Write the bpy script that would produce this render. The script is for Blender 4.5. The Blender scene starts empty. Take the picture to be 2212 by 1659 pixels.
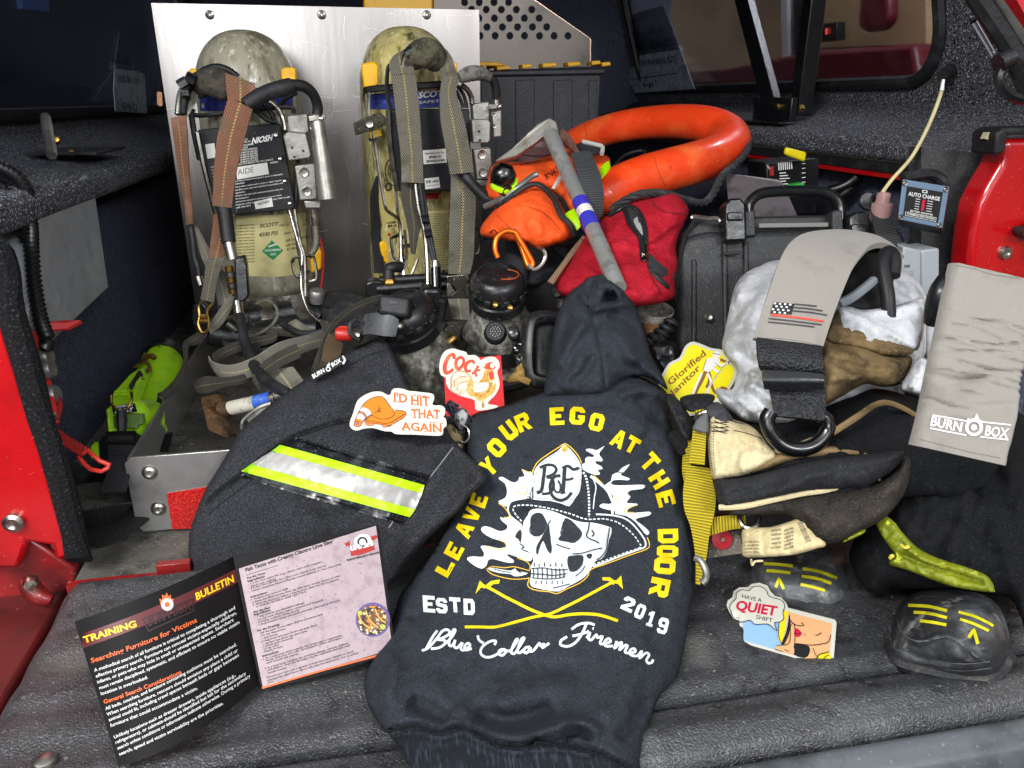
import bpy,bmesh,math,random
import numpy as np
from mathutils import Vector,Matrix,noise
from mathutils.geometry import delaunay_2d_cdt
from mathutils.bvhtree import BVHTree
random.seed(7);np.random.seed(7)
S=bpy.context.scene;COL=S.collection
R_=math.radians
# ---------------------------------------------------------------- camera
W,H,F=2212.0,1659.0,1661.0
YAW,TILT=R_(11.0),R_(20.3)
CAM=np.array([0.0,0.0,0.55])
_sa,_ca,_st,_ct=math.sin(YAW),math.cos(YAW),math.sin(TILT),math.cos(TILT)
FW=np.array([_sa*_ct,_ca*_ct,-_st]);RT=np.array([_ca,-_sa,0.0]);UP=np.array([_sa*_st,_ca*_st,_ct])
cd=bpy.data.cameras.new('camera');cam=bpy.data.objects.new('camera',cd);COL.objects.link(cam)
cd.sensor_width=36;cd.lens=36*F/W;cd.clip_start=.02;cd.clip_end=60
m=Matrix.Identity(4)
for i in range(3):
    m[i][0]=RT[i];m[i][1]=UP[i];m[i][2]=-FW[i];m[i][3]=CAM[i]
cam.matrix_world=m
S.camera=cam
# ---------------------------------------------------------------- light
wd=bpy.data.worlds.new('World');S.world=wd;wd.use_nodes=True
bg=wd.node_tree.nodes['Background'];bg.inputs[1].default_value=.72
_n=wd.node_tree.nodes;_l=wd.node_tree.links # the dim garage round the truck: pale ceiling, dark low walls, random bright patches made up for the metal to reflect
_tc=_n.new('ShaderNodeTexCoord');_nz=_n.new('ShaderNodeTexNoise');_nz.inputs['Scale'].default_value=1.7;_nz.inputs['Detail'].default_value=2
_sp=_n.new('ShaderNodeSeparateXYZ');_ad=_n.new('ShaderNodeMath');_ad.operation='MULTIPLY_ADD';_ad.inputs[1].default_value=.22
_rp=_n.new('ShaderNodeValToRGB');_l.new(_tc.outputs['Generated'],_nz.inputs['Vector']);_l.new(_tc.outputs['Generated'],_sp.inputs[0])
_l.new(_sp.outputs[2],_ad.inputs[0]);_l.new(_nz.outputs['Fac'],_ad.inputs[2]);_l.new(_ad.outputs[0],_rp.inputs[0]);_l.new(_rp.outputs[0],bg.inputs[0])
_e=_rp.color_ramp.elements;_e[0].position=.36;_e[0].color=(.04,.035,.035,1);_e[1].position=.74;_e[1].color=(1.5,1.6,1.75,1)
_q=_e.new(.47);_q.color=(.30,.25,.23,1);_q=_e.new(.56);_q.color=(.75,.75,.78,1)
def area(name,loc,target,sx,sy,power,col=(1,1,1)):
    l=bpy.data.lights.new(name,'AREA');l.shape='RECTANGLE';l.size=sx;l.size_y=sy;l.energy=power;l.color=col
    o=bpy.data.objects.new(name,l);COL.objects.link(o);o.location=loc
    o.rotation_euler=(Vector(target)-Vector(loc)).to_track_quat('-Z','Y').to_euler();return o
area('ceiling_and_fill_lamp',(-1.3,-.45,1.8),(.0,1.2,.2),1.1,.35,52,(1,.985,.96))
area('ceiling_and_fill_lamp',(1.0,-1.7,1.55),(-.35,1.5,.3),1.0,.3,34,(.96,.98,1))  # fill lamp added at the right to lighten the left bed walls
area('window_view_fill_lamp',(1.9,2.1,2.2),(2.4,2.5,.7),.8,.4,75)  # fill lamp added to brighten what stands outside the right window
area('interior_fill_lamp',(-1.3,-2.9,1.2),(.1,1.6,.45),2.2,.8,46,(.95,.97,1))  # broad low fill lamp added behind the camera, reaches deep into the bed
S.view_settings.view_transform='Standard';S.view_settings.look='None'
S.view_settings.exposure=0.22;S.view_settings.gamma=1;S.view_settings.use_curve_mapping=False
# ---------------------------------------------------------------- pixel helpers: a place of the photo -> a place in the truck
def ray(px,py):return FW+(px-W/2)/F*RT-(py-H/2)/F*UP
def P(px,py,d):return CAM+d*ray(px,py)
def PY(px,py,y):
    r=ray(px,py);return CAM+r*((y-CAM[1])/r[1])
def PZ(px,py,z):
    r=ray(px,py);return CAM+r*((z-CAM[2])/r[2])
def PX(px,py,x):
    r=ray(px,py);return CAM+r*((x-CAM[0])/r[0])
def proj(p):
    q=np.asarray(p)-CAM;d=q@FW
    return W/2+F*(q@RT)/d,H/2-F*(q@UP)/d,d
# ---------------------------------------------------------------- curves
def cat(pts,n=6,closed=False):
    p=np.asarray(pts,float)
    if n <= 1 or len(p) < 3:return p
    N=len(p);out=[]
    segs=N if closed else N-1
    for i in range(segs):
        if closed:a,b,c,d=p[(i-1) % N],p[i],p[(i+1) % N],p[(i+2) % N]
        else:a,b,c,d=p[max(i-1,0)],p[i],p[i+1],p[min(i+2,N-1)]
        for k in range(n):
            t=k/n
            out.append(.5*((2*b)+(-a+c)*t+(2*a-5*b+4*c-d)*t*t+(-a+3*b-3*c+d)*t**3))
    if not closed:out.append(p[-1])
    return np.array(out)
def resample(pts,step,closed=False):
    p=np.asarray(pts,float)
    if closed:p=np.vstack([p,p[:1]])
    s=np.r_[0,np.cumsum(np.linalg.norm(np.diff(p,axis=0),axis=1))]
    n=max(int(round(s[-1]/step)),3);t=np.linspace(0,s[-1],n+1)
    q=np.stack([np.interp(t,s,p[:,k]) for k in range(p.shape[1])],1)
    return q[:-1] if closed else q
def densify(pts,step,closed=True):
    """straight segments cut to step, corners kept"""
    p=np.asarray(pts,float);out=[];N=len(p)
    for i in range(N if closed else N-1):
        a,b=p[i],p[(i+1) % N];k=max(int(math.ceil(np.linalg.norm(b-a)/step)),1)
        for j in range(k):out.append(a+(b-a)*j/k)
    if not closed:out.append(p[-1])
    return np.array(out)
def inside(pts,poly):
    x,y=pts[:,0],pts[:,1];r=np.zeros(len(pts),bool);n=len(poly);j=n-1
    for i in range(n):
        xi,yi=poly[i];xj,yj=poly[j]
        if yi != yj:
            c=((yi > y) !=(yj > y)) &(x <(xj-xi)*(y-yi)/(yj-yi)+xi);r ^= c
        j=i
    return r
def segdist(pts,line,closed=False):
    """distance to a polyline and the position 0..1 along it"""
    best=np.full(len(pts),1e9);par=np.zeros(len(pts));n=len(line);m_=n if closed else n-1
    for i in range(m_):
        a,b=line[i],line[(i+1) % n];ab=b-a;L=max(ab@ab,1e-9)
        t=np.clip(((pts-a)@ab)/L,0,1);d=np.linalg.norm(pts-a-t[:,None]*ab,axis=1)
        k=d < best;best[k]=d[k];par[k]=(i+t[k])/m_
    return best,par
def depthfn(dp):
    dp=np.asarray(dp,float)
    if len(dp) == 1:return lambda q:np.full(len(q),dp[0,2])
    if len(dp) == 2:
        a,b=dp;ab=(b-a)[:2];L=ab@ab
        return lambda q:1/(1/a[2]+(((q-a[:2])@ab)/L)*(1/b[2]-1/a[2]))
    if len(dp) == 3:
        A=np.c_[dp[:,:2],np.ones(3)];s=np.linalg.solve(A,1/dp[:,2])
        return lambda q:1/(np.c_[q,np.ones(len(q))]@s)
    X=dp[:,:2]/300;n=len(X)
    U=lambda r:np.where(r > 1e-9,r*r*np.log(np.maximum(r,1e-9)),0)
    K=U(np.linalg.norm(X[:,None]-X[None],axis=2));Q=np.c_[np.ones(n),X]
    A=np.zeros((n+3,n+3));A[:n,:n]=K+np.eye(n)*1e-3;A[:n,n:]=Q;A[n:,:n]=Q.T
    s=np.linalg.solve(A,np.r_[1/dp[:,2],0,0,0])
    def f(q):
        q=np.asarray(q)/300
        return 1/(U(np.linalg.norm(q[:,None]-X[None],axis=2))@s[:n]+np.c_[np.ones(len(q)),q]@s[n:])
    return f
# ---------------------------------------------------------------- objects
def tag(o,label=None,cat_=None,group=None,kind=None):
    if label:o['label']=label
    if cat_:o['category']=cat_
    if group:o['group']=group
    if kind:o['kind']=kind
    return o
def thing(name,label,cat_,loc,group=None):
    o=bpy.data.objects.new(name,None);COL.objects.link(o);o.location=Vector(loc);o.empty_display_size=.05
    return tag(o,label,cat_,group)
def link(name,me,parent=None,origin=None):
    o=bpy.data.objects.new(name,me);COL.objects.link(o)
    while parent is not None and parent.parent is not None and parent.parent.parent is not None:parent=parent.parent
    if parent is not None:
        o.parent=parent
        if parent.type == 'EMPTY' and parent.parent is None:o.matrix_parent_inverse=Matrix.Translation(-parent.location)
        elif parent.parent is None:o.matrix_parent_inverse=Matrix.Translation(-parent.location)
    elif len(me.vertices):
        co=np.empty(len(me.vertices)*3,'f');me.vertices.foreach_get('co',co);co=co.reshape(-1,3)
        c=(co.min(0)+co.max(0))/2;c[2]=co[:,2].min()
        me.vertices.foreach_set('co',(co-c).astype('f').ravel());o.location=Vector([float(v) for v in c])
    return o
class MB:
    def __init__(s):s.v=[];s.f=[];s.uv={};s.mi=[]
    def add(s,verts,faces,uvs=None,mi=0):
        k=len(s.v);s.v +=[tuple(float(c) for c in q) for q in verts]
        for i,f in enumerate(faces):
            if uvs is not None:s.uv[len(s.f)]=[uvs[j] for j in f]
            s.f.append([j+k for j in f]);s.mi.append(mi)
        return s
    def prism(s,pts,vec,mi=0):
        """polygon (3-D points) pushed along vec"""
        pts=[np.asarray(p) for p in pts];n=len(pts);vec=np.asarray(vec)
        v=pts+[p+vec for p in pts]
        f=[list(range(n))[::-1],list(range(n,2*n))]+[[i,(i+1) % n,n+(i+1) % n,n+i] for i in range(n)]
        return s.add(v,f,mi=mi)
    def box(s,c,ax,ay,az):
        """centre and three half-axis vectors"""
        c,ax,ay,az=[np.asarray(q,float) for q in (c,ax,ay,az)]
        v=[c+i*ax+j*ay+k*az for k in (-1,1) for j in (-1,1) for i in (-1,1)]
        return s.add(v,[[0,2,3,1],[4,5,7,6],[0,1,5,4],[2,6,7,3],[0,4,6,2],[1,3,7,5]])
    def bx(s,x0,x1,y0,y1,z0,z1):
        return s.box(((x0+x1)/2,(y0+y1)/2,(z0+z1)/2),((x1-x0)/2,0,0),(0,(y1-y0)/2,0),(0,0,(z1-z0)/2))
    def tube(s,pts,r,n=8,closed=False,cap=True,flat=1.0,ref=None):
        p=np.asarray(pts,float);N=len(p)
        rr=np.full(N,r,float) if np.isscalar(r) else np.asarray(r,float)
        if len(rr) != N:rr=np.interp(np.linspace(0,1,N),np.linspace(0,1,len(rr)),rr)
        T=np.gradient(p,axis=0) if not closed else np.roll(p,-1,0)-np.roll(p,1,0)
        T /= np.maximum(np.linalg.norm(T,axis=1),1e-9)[:,None]
        a=np.asarray(ref if ref is not None else (FW if abs(T[0]@FW) < .9 else UP),float)
        u=a-(a@T[0])*T[0];u /= np.linalg.norm(u);v=[];ang=np.linspace(0,2*math.pi,n,endpoint=False)
        L=np.r_[0,np.cumsum(np.linalg.norm(np.diff(p,axis=0),axis=1))];uvs=[]
        for i in range(N):
            u=u-(u@T[i])*T[i];u /= max(np.linalg.norm(u),1e-9);w=np.cross(T[i],u)
            for q in ang:v.append(p[i]+rr[i]*(math.cos(q)*u*flat+math.sin(q)*w));uvs.append((q/6.2832,L[i]))
        f=[]
        for i in range(N if closed else N-1):
            j=(i+1) % N
            for k in range(n):f.append([i*n+k,i*n+(k+1) % n,j*n+(k+1) % n,j*n+k])
        if cap and not closed:f +=[list(range(n))[::-1],list(range((N-1)*n,N*n))]
        return s.add(v,f,uvs)
    def corr(s,pts,r,pitch,amp,n=8):
        q=resample(pts,pitch/2);rr=[r if i % 2 else r-amp for i in range(len(q))]
        return s.tube(q,rr,n)
    def lathe(s,prof,o,ax,n=24,ref=None):
        """profile [(radius, height)] about axis ax through o"""
        o=np.asarray(o,float);ax=np.asarray(ax,float);ax=ax/np.linalg.norm(ax)
        a=np.asarray(ref if ref is not None else ((1,0,0) if abs(ax[0]) < .9 else (0,1,0)),float)
        u=a-(a@ax)*ax;u /= np.linalg.norm(u);w=np.cross(ax,u);v=[]
        for r,h in prof:
            for k in range(n):
                q=2*math.pi*k/n;v.append(o+ax*h+r*(math.cos(q)*u+math.sin(q)*w))
        m_=len(prof);f=[[i*n+k,i*n+(k+1) % n,(i+1)*n+(k+1) % n,(i+1)*n+k] for i in range(m_-1) for k in range(n)]
        if prof[0][0] > 1e-6:f.append(list(range(n))[::-1])
        if prof[-1][0] > 1e-6:f.append(list(range((m_-1)*n,m_*n)))
        return s.add(v,f)
    def strip(s,rows,th=.0025,sm=5,closed=False):
        """flat band: rows of (left point, right point) in 3-D; thickness away from the camera side"""
        A=cat(np.array([np.r_[a,b] for a,b in rows]),sm,closed);L,Rr=A[:,:3],A[:,3:]
        C=(L+Rr)/2;N=len(C);T=np.gradient(C,axis=0);X=Rr-L
        nn=np.cross(X,T);nn /= np.maximum(np.linalg.norm(nn,axis=1),1e-9)[:,None]
        for i in range(N):
            if i == 0:
                if nn[0]@(CAM-C[0]) < 0:nn[0]=-nn[0]
            elif nn[i]@nn[i-1] < 0:nn[i]=-nn[i]
        s_=np.r_[0,np.cumsum(np.linalg.norm(np.diff(C,axis=0),axis=1))]
        v=[];uv=[]
        for i in range(N):
            for sgn in (.5,-.5):
                for k,t in ((0,0),(1,1/3),(2,2/3),(3,1)):
                    e=.55 if k in (0,3) else 1
                    v.append(L[i]+(Rr[i]-L[i])*t+nn[i]*th*sgn*e);uv.append((t,s_[i]))
        f=[]
        for i in range(N-1):
            a,b=i*8,(i+1)*8
            for k in range(3):f.append([a+k,a+k+1,b+k+1,b+k]);f.append([a+4+k+1,a+4+k,b+4+k,b+4+k+1])
            f.append([a+4,a,b,b+4]);f.append([a+3,a+7,b+7,b+3])
        f +=[[0,4,5,1],[1,5,6,2],[2,6,7,3]];e=(N-1)*8
        f +=[[e,e+1,e+5,e+4],[e+1,e+2,e+6,e+5],[e+2,e+3,e+7,e+6]]
        return s.add(v,f,uv)
    def build(s,name,mat,parent=None,smooth=True,bevel=0,label=None,cat_=None,group=None,kind=None,angle=40,seg=2):
        me=bpy.data.meshes.new(name);me.from_pydata(s.v,[],s.f);me.validate(clean_customdata=False)
        ms=mat if isinstance(mat,(list,tuple)) else [mat]
        for q in ms:me.materials.append(q)
        if len(ms) > 1 and len(me.polygons) == len(s.mi):me.polygons.foreach_set('material_index',s.mi)
        if s.uv and len(me.polygons) == len(s.f):
            ul=me.uv_layers.new(name='UVMap').data
            for i,p in enumerate(me.polygons):
                if i in s.uv:
                    for k,li in enumerate(p.loop_indices):ul[li].uv=s.uv[i][k]
        bm=bmesh.new();bm.from_mesh(me);bmesh.ops.recalc_face_normals(bm,faces=bm.faces);bm.to_mesh(me);bm.free()
        if smooth:
            me.polygons.foreach_set('use_smooth',[True]*len(me.polygons))
            me.set_sharp_from_angle(angle=R_(angle))
        o=link(name,me,parent);tag(o,label,cat_,group,kind)
        if bevel:
            b=o.modifiers.new('bevel','BEVEL');b.width=bevel;b.segments=seg;b.limit_method='ANGLE';b.angle_limit=R_(35);b.harden_normals=False
        return o
def pxs(pts,n=6,closed=False):return np.array([P(*q) for q in cat(pts,n,closed)])
def pys(pts,n=6,closed=False):return np.array([PY(*q) for q in cat(pts,n,closed)])
def prow(rows):return [(P(a,b,e),P(c,d,e if len(r) < 6 else r[5])) for r in rows for a,b,c,d,e in [r[:5]]]
def yrow(rows):return [(PY(a,b,e),PY(c,d,e if len(r) < 6 else r[5])) for r in rows for a,b,c,d,e in [r[:5]]]
def hexgrid(poly,step,jit=.15):
    lo,hi=poly.min(0),poly.max(0);ys=np.arange(lo[1],hi[1],step*.87);g=[]
    for i,y in enumerate(ys):
        xs=np.arange(lo[0]+(i % 2)*step/2,hi[0],step);g +=[(x,y) for x in xs]
    g=np.array(g) if g else np.zeros((0,2));g=g+np.random.uniform(-jit,jit,g.shape)*step
    return g
def cdt(poly,step,margin=.5,holes=(),sizing=None):
    pts=[tuple(q) for q in poly];edges=[]
    loops=[list(range(len(pts)))]
    for h in holes:
        k=len(pts);pts +=[tuple(q) for q in h];edges +=[(k+i,k+(i+1) % len(h)) for i in range(len(h))]
    if step:
        g=hexgrid(poly,step)
        if len(g):
            g=g[inside(g,poly)]
        if len(g):
            d,_=segdist(g,poly,True);g=g[d > margin*step]
            for h in holes:
                if len(g):d,_=segdist(g,np.asarray(h),True);g=g[d > margin*step]
            pts +=[tuple(q) for q in g]
    r=delaunay_2d_cdt([Vector(q) for q in pts],edges,loops,1,1e-5)
    v=np.array([tuple(q) for q in r[0]]);f=[list(q) for q in r[2]]
    if holes:
        c=np.array([v[q].mean(0) for q in f]);k=np.zeros(len(f),bool)
        for h in holes:k |= inside(c,np.asarray(h))
        f=[q for q,b in zip(f,k) if not b]
    return v,f
def pillow(name,outline,dp,mat,thick=.03,R=40,step=8,folds=(),nz=(0,40),back=.012,parent=None,sm=4,fn=None,uvw=None,flatd=False,**kw):
    """a stuffed or folded cloth body: outline in photo pixels, depth points, rounded towards the viewer, folds as ridges (px line, px width, metres)"""
    ol=resample(cat(outline,sm,True),step,True)
    v,f=cdt(ol,step)
    d0=depthfn(dp)(v);ds,_=segdist(v,ol,True);edge=ds < .02
    t=np.clip(ds/R,0,1);prof=np.sqrt(1-(1-t)**2);h=thick*prof
    fade=np.clip(ds/(step*1.5),0,1)
    for fo in folds:
        ln=np.asarray(cat(fo[0],4),float);dd,pr=segdist(v,ln)
        e=np.clip(np.minimum(pr,1-pr)/.18,0,1)
        e=e*e*(3-2*e)
        if len(fo) > 3:e=np.ones_like(e)
        h=h+fo[2]*np.exp(-(dd/fo[1])**2)*e*np.maximum(fade,.25)
    if nz[0]:
        sd=(hash(name) % 97)*0+len(name)*1.7
        h=h+fade*nz[0]*np.array([noise.fractal(Vector((x/nz[1],y/nz[1],sd)),.8,2.1,4) for x,y in v])
    if fn is not None:h=h+fade*fn(v,ds)
    n=len(v);fr=[P(x,y,d-q) for (x,y),d,q in zip(v,d0,h)]
    idx=np.full(n,-1);bk=[]
    for i in range(n):
        if edge[i]:idx[i]=i
        else:idx[i]=n+len(bk);bk.append(P(v[i,0],v[i,1],d0[i]+back*prof[i]))
    b=MB();uv=[(x/100,-y/100) for x,y in v];uv=uv+[uv[i] for i in range(n) if not edge[i]]
    b.add(fr+bk,f+[[idx[j] for j in q][::-1] for q in f],uv)
    b.nf=len(f)
    return b.build(name,mat,parent,**kw)
def bvh(o):
    off=Vector((0,0,0)) if o.parent else o.location
    return BVHTree.FromPolygons([q.co+off for q in o.data.vertices],[list(p.vertices) for p in o.data.polygons])
_tc={}
def textmesh(s,bold=0,res=3):
    k=(s,bold,res)
    if k not in _tc:
        c=bpy.data.curves.new('t','FONT');c.body=s;c.size=1;c.offset=bold;c.resolution_u=res;c.fill_mode='FRONT';c.dimensions='2D'
        o=bpy.data.objects.new('t',c);COL.objects.link(o)
        bpy.context.view_layer.update()
        me=bpy.data.meshes.new_from_object(o.evaluated_get(bpy.context.evaluated_depsgraph_get()))
        v=np.array([tuple(q.co)[:2] for q in me.vertices]).reshape(-1,2);f=[list(p.vertices) for p in me.polygons]
        bpy.data.objects.remove(o);bpy.data.curves.remove(c);bpy.data.meshes.remove(me)
        if len(v):
            v[:,0] -= v[:,0].min();v[:,0] /= max(v[:,0].max(),1e-6);v[:,1] /= .73
        _tc[k]=(v,f)
    return _tc[k]
class Decal:
    """printed shapes laid on the surface of tgt (a BVH): every shape is cut fine and follows the surface"""
    def __init__(s,tgt,off=.0006,inc=.000012):s.t=tgt;s.off=off;s.inc=inc;s.v=[];s.f=[];s.k=0;s.last=1.0;s.cx=None
    def put(s,v2,faces,mi=0):
        k=len(s.v);off=s.off+s.inc*s.k;s.k += 1
        if s.cx is not None:v2=s.cx(np.asarray(v2,float))
        for x,y in v2:
            r=ray(x,y);dv=Vector(r).normalized();hit=s.t.ray_cast(Vector(CAM),dv)
            if hit[0] is None:
                q=Vector(P(x,y,s.last));h2=s.t.find_nearest(q)
                s.v.append(tuple(h2[0]-dv*off) if h2[0] is not None and (h2[0]-q).length < .02 else tuple(q));continue
            n=hit[1]
            if n.dot(dv) > 0:n=-n
            s.last=float((np.array(hit[0])-CAM)@FW)
            q=hit[0]-dv*(off/max(-n.dot(dv),.35));s.v.append(tuple(q))
        s.f +=[[j+k for j in q] for q in faces];return s
    def poly(s,outer,holes=(),step=14,sm=1):
        o=cat(outer,sm,True) if sm > 1 else np.asarray(outer,float)
        hs=[cat(h,sm,True) if sm > 1 else np.asarray(h,float) for h in holes]
        if step:o=densify(o,step);hs=[densify(h,step) for h in hs]
        v,f=cdt(o,step,.45,hs);return s.put(v,f)
    def stroke(s,pts,w,sm=4,closed=False,step=10):
        p=cat(pts,sm,closed) if sm > 1 else np.asarray(pts,float)
        p=densify(p,step,closed);N=len(p)
        T=(np.roll(p,-1,0)-np.roll(p,1,0)) if closed else np.gradient(p,axis=0)
        T /= np.maximum(np.linalg.norm(T,axis=1),1e-9)[:,None];n=np.c_[-T[:,1],T[:,0]]
        ww=np.full(N,w) if np.isscalar(w) else np.interp(np.linspace(0,1,N),np.linspace(0,1,len(w)),w)
        v=np.vstack([p+n*ww[:,None]/2,p-n*ww[:,None]/2])
        f=[[i,(i+1) % N,N+(i+1) % N,N+i] for i in range(N if closed else N-1)]
        return s.put(v,f)
    def dash(s,pts,w,on,gap,sm=4):
        p=resample(cat(pts,sm),1.5);per=on+gap;L=len(p)*1.5;k=0
        while k*per < L:
            a,b=int(k*per/1.5),int((k*per+on)/1.5)+1
            q=p[a:b]
            if len(q) > 1:s.stroke(q,w,1)
            k += 1
        return s
    def text(s,t,p0,p1,up,bold=0,slant=0,res=3,arc=0):
        v,f=textmesh(t,bold,res)
        if not len(v):return s
        p0,p1,up=np.asarray(p0,float),np.asarray(p1,float),np.asarray(up,float)
        x=v[:,0:1];y=v[:,1:2];q=p0+(p1-p0)*x+up*y
        if slant:q=q+(p1-p0)/np.linalg.norm(p1-p0)*slant*y*np.linalg.norm(up)
        if arc:q=q+up/np.linalg.norm(up)*arc*(1-(2*x-1)**2)
        return s.put(q,f)
    def build(s,name,mat,parent,label=None):
        b=MB();b.add(s.v,s.f);me=bpy.data.meshes.new(name);me.from_pydata(b.v,[],b.f);me.validate()
        me.materials.append(mat);me.polygons.foreach_set('use_smooth',[True]*len(me.polygons))
        nrm=np.array([tuple(p.normal) for p in me.polygons]);c=np.array([tuple(p.center) for p in me.polygons])
        if len(c):
            flip=((CAM-c)*nrm).sum(1) < 0
            if flip.any():_flip(me,flip)
        o=link(name,me,parent);tag(o,label);return o
def _flip(me,flip):
    bm=bmesh.new();bm.from_mesh(me);bm.faces.ensure_lookup_table()
    bmesh.ops.reverse_faces(bm,faces=[bm.faces[i] for i in np.nonzero(flip)[0]]);bm.to_mesh(me);bm.free()
# ---------------------------------------------------------------- materials
def srgb(h):
    h=h.lstrip('#');c=[int(h[i:i+2],16)/255 for i in (0,2,4)]
    return tuple(((x+.055)/1.055)**2.4 if x > .04045 else x/12.92 for x in c)+(1,)
def C_(c):return srgb(c) if isinstance(c,str) else (tuple(c)+(1,) if len(c) == 3 else tuple(c))
class N:
    def __init__(s,mat):s.t=mat.node_tree;s.n=s.t.nodes;s.l=s.t.links
    def new(s,ty,**kw):
        q=s.n.new(ty)
        for k,v in kw.items():setattr(q,k,v)
        return q
    def set(s,sock,v):
        if hasattr(v,'is_output') or isinstance(v,bpy.types.NodeSocket):s.l.new(v,sock)
        else:sock.default_value=v
    def math(s,op,a,b=0.0,c=None):
        q=s.new('ShaderNodeMath',operation=op);s.set(q.inputs[0],a);s.set(q.inputs[1],b)
        if c is not None:s.set(q.inputs[2],c)
        return q.outputs[0]
    def mix(s,f,a,b,blend='MIX'):
        q=s.new('ShaderNodeMix',data_type='RGBA',blend_type=blend);s.set(q.inputs[0],f);s.set(q.inputs[6],a);s.set(q.inputs[7],b);return q.outputs[2]
    def noise(s,vec,scale,detail=3,rough=.55):
        q=s.new('ShaderNodeTexNoise');s.l.new(vec,q.inputs['Vector']);q.inputs['Scale'].default_value=scale;q.inputs['Detail'].default_value=detail;q.inputs['Roughness'].default_value=rough;return q.outputs['Fac']
    def sm(s,x,lo,hi):
        q=s.new('ShaderNodeMapRange',interpolation_type='SMOOTHSTEP');s.set(q.inputs[0],x);q.inputs[1].default_value=lo;q.inputs[2].default_value=hi;return q.outputs[0]
def mk(name,col,rough=.5,metal=0,spec=.5,var=(),bump=(),sheen=0,coat=0,web=None,stretch=None,rv=None,alpha=None):
    mt=bpy.data.materials.new(name);mt.use_nodes=True;g=N(mt);bs=g.n['Principled BSDF']
    tc=g.new('ShaderNodeTexCoord');vec=tc.outputs['Object']
    if stretch:
        mp=g.new('ShaderNodeMapping');g.l.new(vec,mp.inputs[0]);mp.inputs['Scale'].default_value=stretch;vec=mp.outputs[0]
    c=C_(col);first=True;hgt=None
    def rgb(q):
        z=g.new('ShaderNodeRGB');z.outputs[0].default_value=C_(q);return z.outputs[0]
    c=rgb(col)
    if web:
        # woven band: u across, v along in metres; centre thread
        uv=g.new('ShaderNodeSeparateXYZ');g.l.new(tc.outputs['UV'],uv.inputs[0]);u,v=uv.outputs[0],uv.outputs[1]
        a=g.math('SINE',g.math('MULTIPLY',u,6.2832*web.get('nu',11)));b=g.math('SINE',g.math('MULTIPLY',v,6.2832/web.get('pv',.0032)))
        w=g.math('MULTIPLY',a,b) if not web.get('rib') else b
        hgt=g.math('MULTIPLY_ADD',w,.5,.5)
        c=g.mix(g.sm(w,-.9,.55),rgb(web['dark']),c)
        if web.get('thread'):
            k=g.math('LESS_THAN',g.math('ABSOLUTE',g.math('SUBTRACT',u,.5)),.035)
            k2=g.math('MULTIPLY',k,g.sm(b,-.8,.2));c=g.mix(k2,c,rgb(web['thread']))
        if web.get('edge'):
            k=g.math('GREATER_THAN',g.math('ABSOLUTE',g.math('SUBTRACT',u,.5)),.44);c=g.mix(k,c,rgb(web['edge']))
    for q in var:
        sc,col2,lo,hi=q[:4];det=q[4] if len(q) > 4 else 4
        c=g.mix(g.sm(g.noise(vec,sc,det,.6),lo,hi),c,rgb(col2))
    g.l.new(c,bs.inputs['Base Color'])
    bs.inputs['Roughness'].default_value=rough;bs.inputs['Metallic'].default_value=metal
    bs.inputs['Specular IOR Level'].default_value=spec
    if rv:g.l.new(g.math('MULTIPLY_ADD',g.sm(g.noise(vec,rv[0],4),.3,.7),rv[2]-rv[1],rv[1]),bs.inputs['Roughness'])
    if sheen:bs.inputs['Sheen Weight'].default_value=sheen;bs.inputs['Sheen Roughness'].default_value=.5
    if coat:bs.inputs['Coat Weight'].default_value=coat;bs.inputs['Coat Roughness'].default_value=.08
    nrm=None
    for q in bump:
        kind,sc,dist=q[:3]
        if kind == 'noise':hh=g.noise(vec,sc,3)
        elif kind == 'vor':
            z=g.new('ShaderNodeTexVoronoi');g.l.new(vec,z.inputs['Vector']);z.inputs['Scale'].default_value=sc;hh=z.outputs['Distance']
        elif kind == 'twill':
            z=g.new('ShaderNodeTexWave',wave_type='BANDS',bands_direction='DIAGONAL');g.l.new(vec,z.inputs['Vector']);z.inputs['Scale'].default_value=sc;z.inputs['Distortion'].default_value=1.5;z.inputs['Detail Scale'].default_value=6;hh=z.outputs['Fac']
        elif kind == 'web':hh=hgt
        bp=g.new('ShaderNodeBump');bp.inputs['Strength'].default_value=q[3] if len(q) > 3 else 1;bp.inputs['Distance'].default_value=dist;g.l.new(hh,bp.inputs['Height'])
        if nrm is not None:g.l.new(nrm,bp.inputs['Normal'])
        nrm=bp.outputs[0]
    if nrm is not None:g.l.new(nrm,bs.inputs['Normal'])
    return mt
def glassy(name,tint,gloss=.05,amt=.8):
    """tinted pane: clear, darkened, with a mirror coat"""
    mt=bpy.data.materials.new(name);mt.use_nodes=True;g=N(mt);out=g.n['Material Output'];g.n.remove(g.n['Principled BSDF'])
    t=g.new('ShaderNodeBsdfTransparent');t.inputs[0].default_value=C_(tint);r=g.new('ShaderNodeBsdfGlossy');r.inputs['Roughness'].default_value=gloss
    fr=g.new('ShaderNodeFresnel');fr.inputs[0].default_value=1.5;x=g.new('ShaderNodeMixShader')
    g.l.new(g.math('MULTIPLY',fr.outputs[0],amt),x.inputs[0]);g.l.new(t.outputs[0],x.inputs[1]);g.l.new(r.outputs[0],x.inputs[2]);g.l.new(x.outputs[0],out.inputs[0]);return mt
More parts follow.
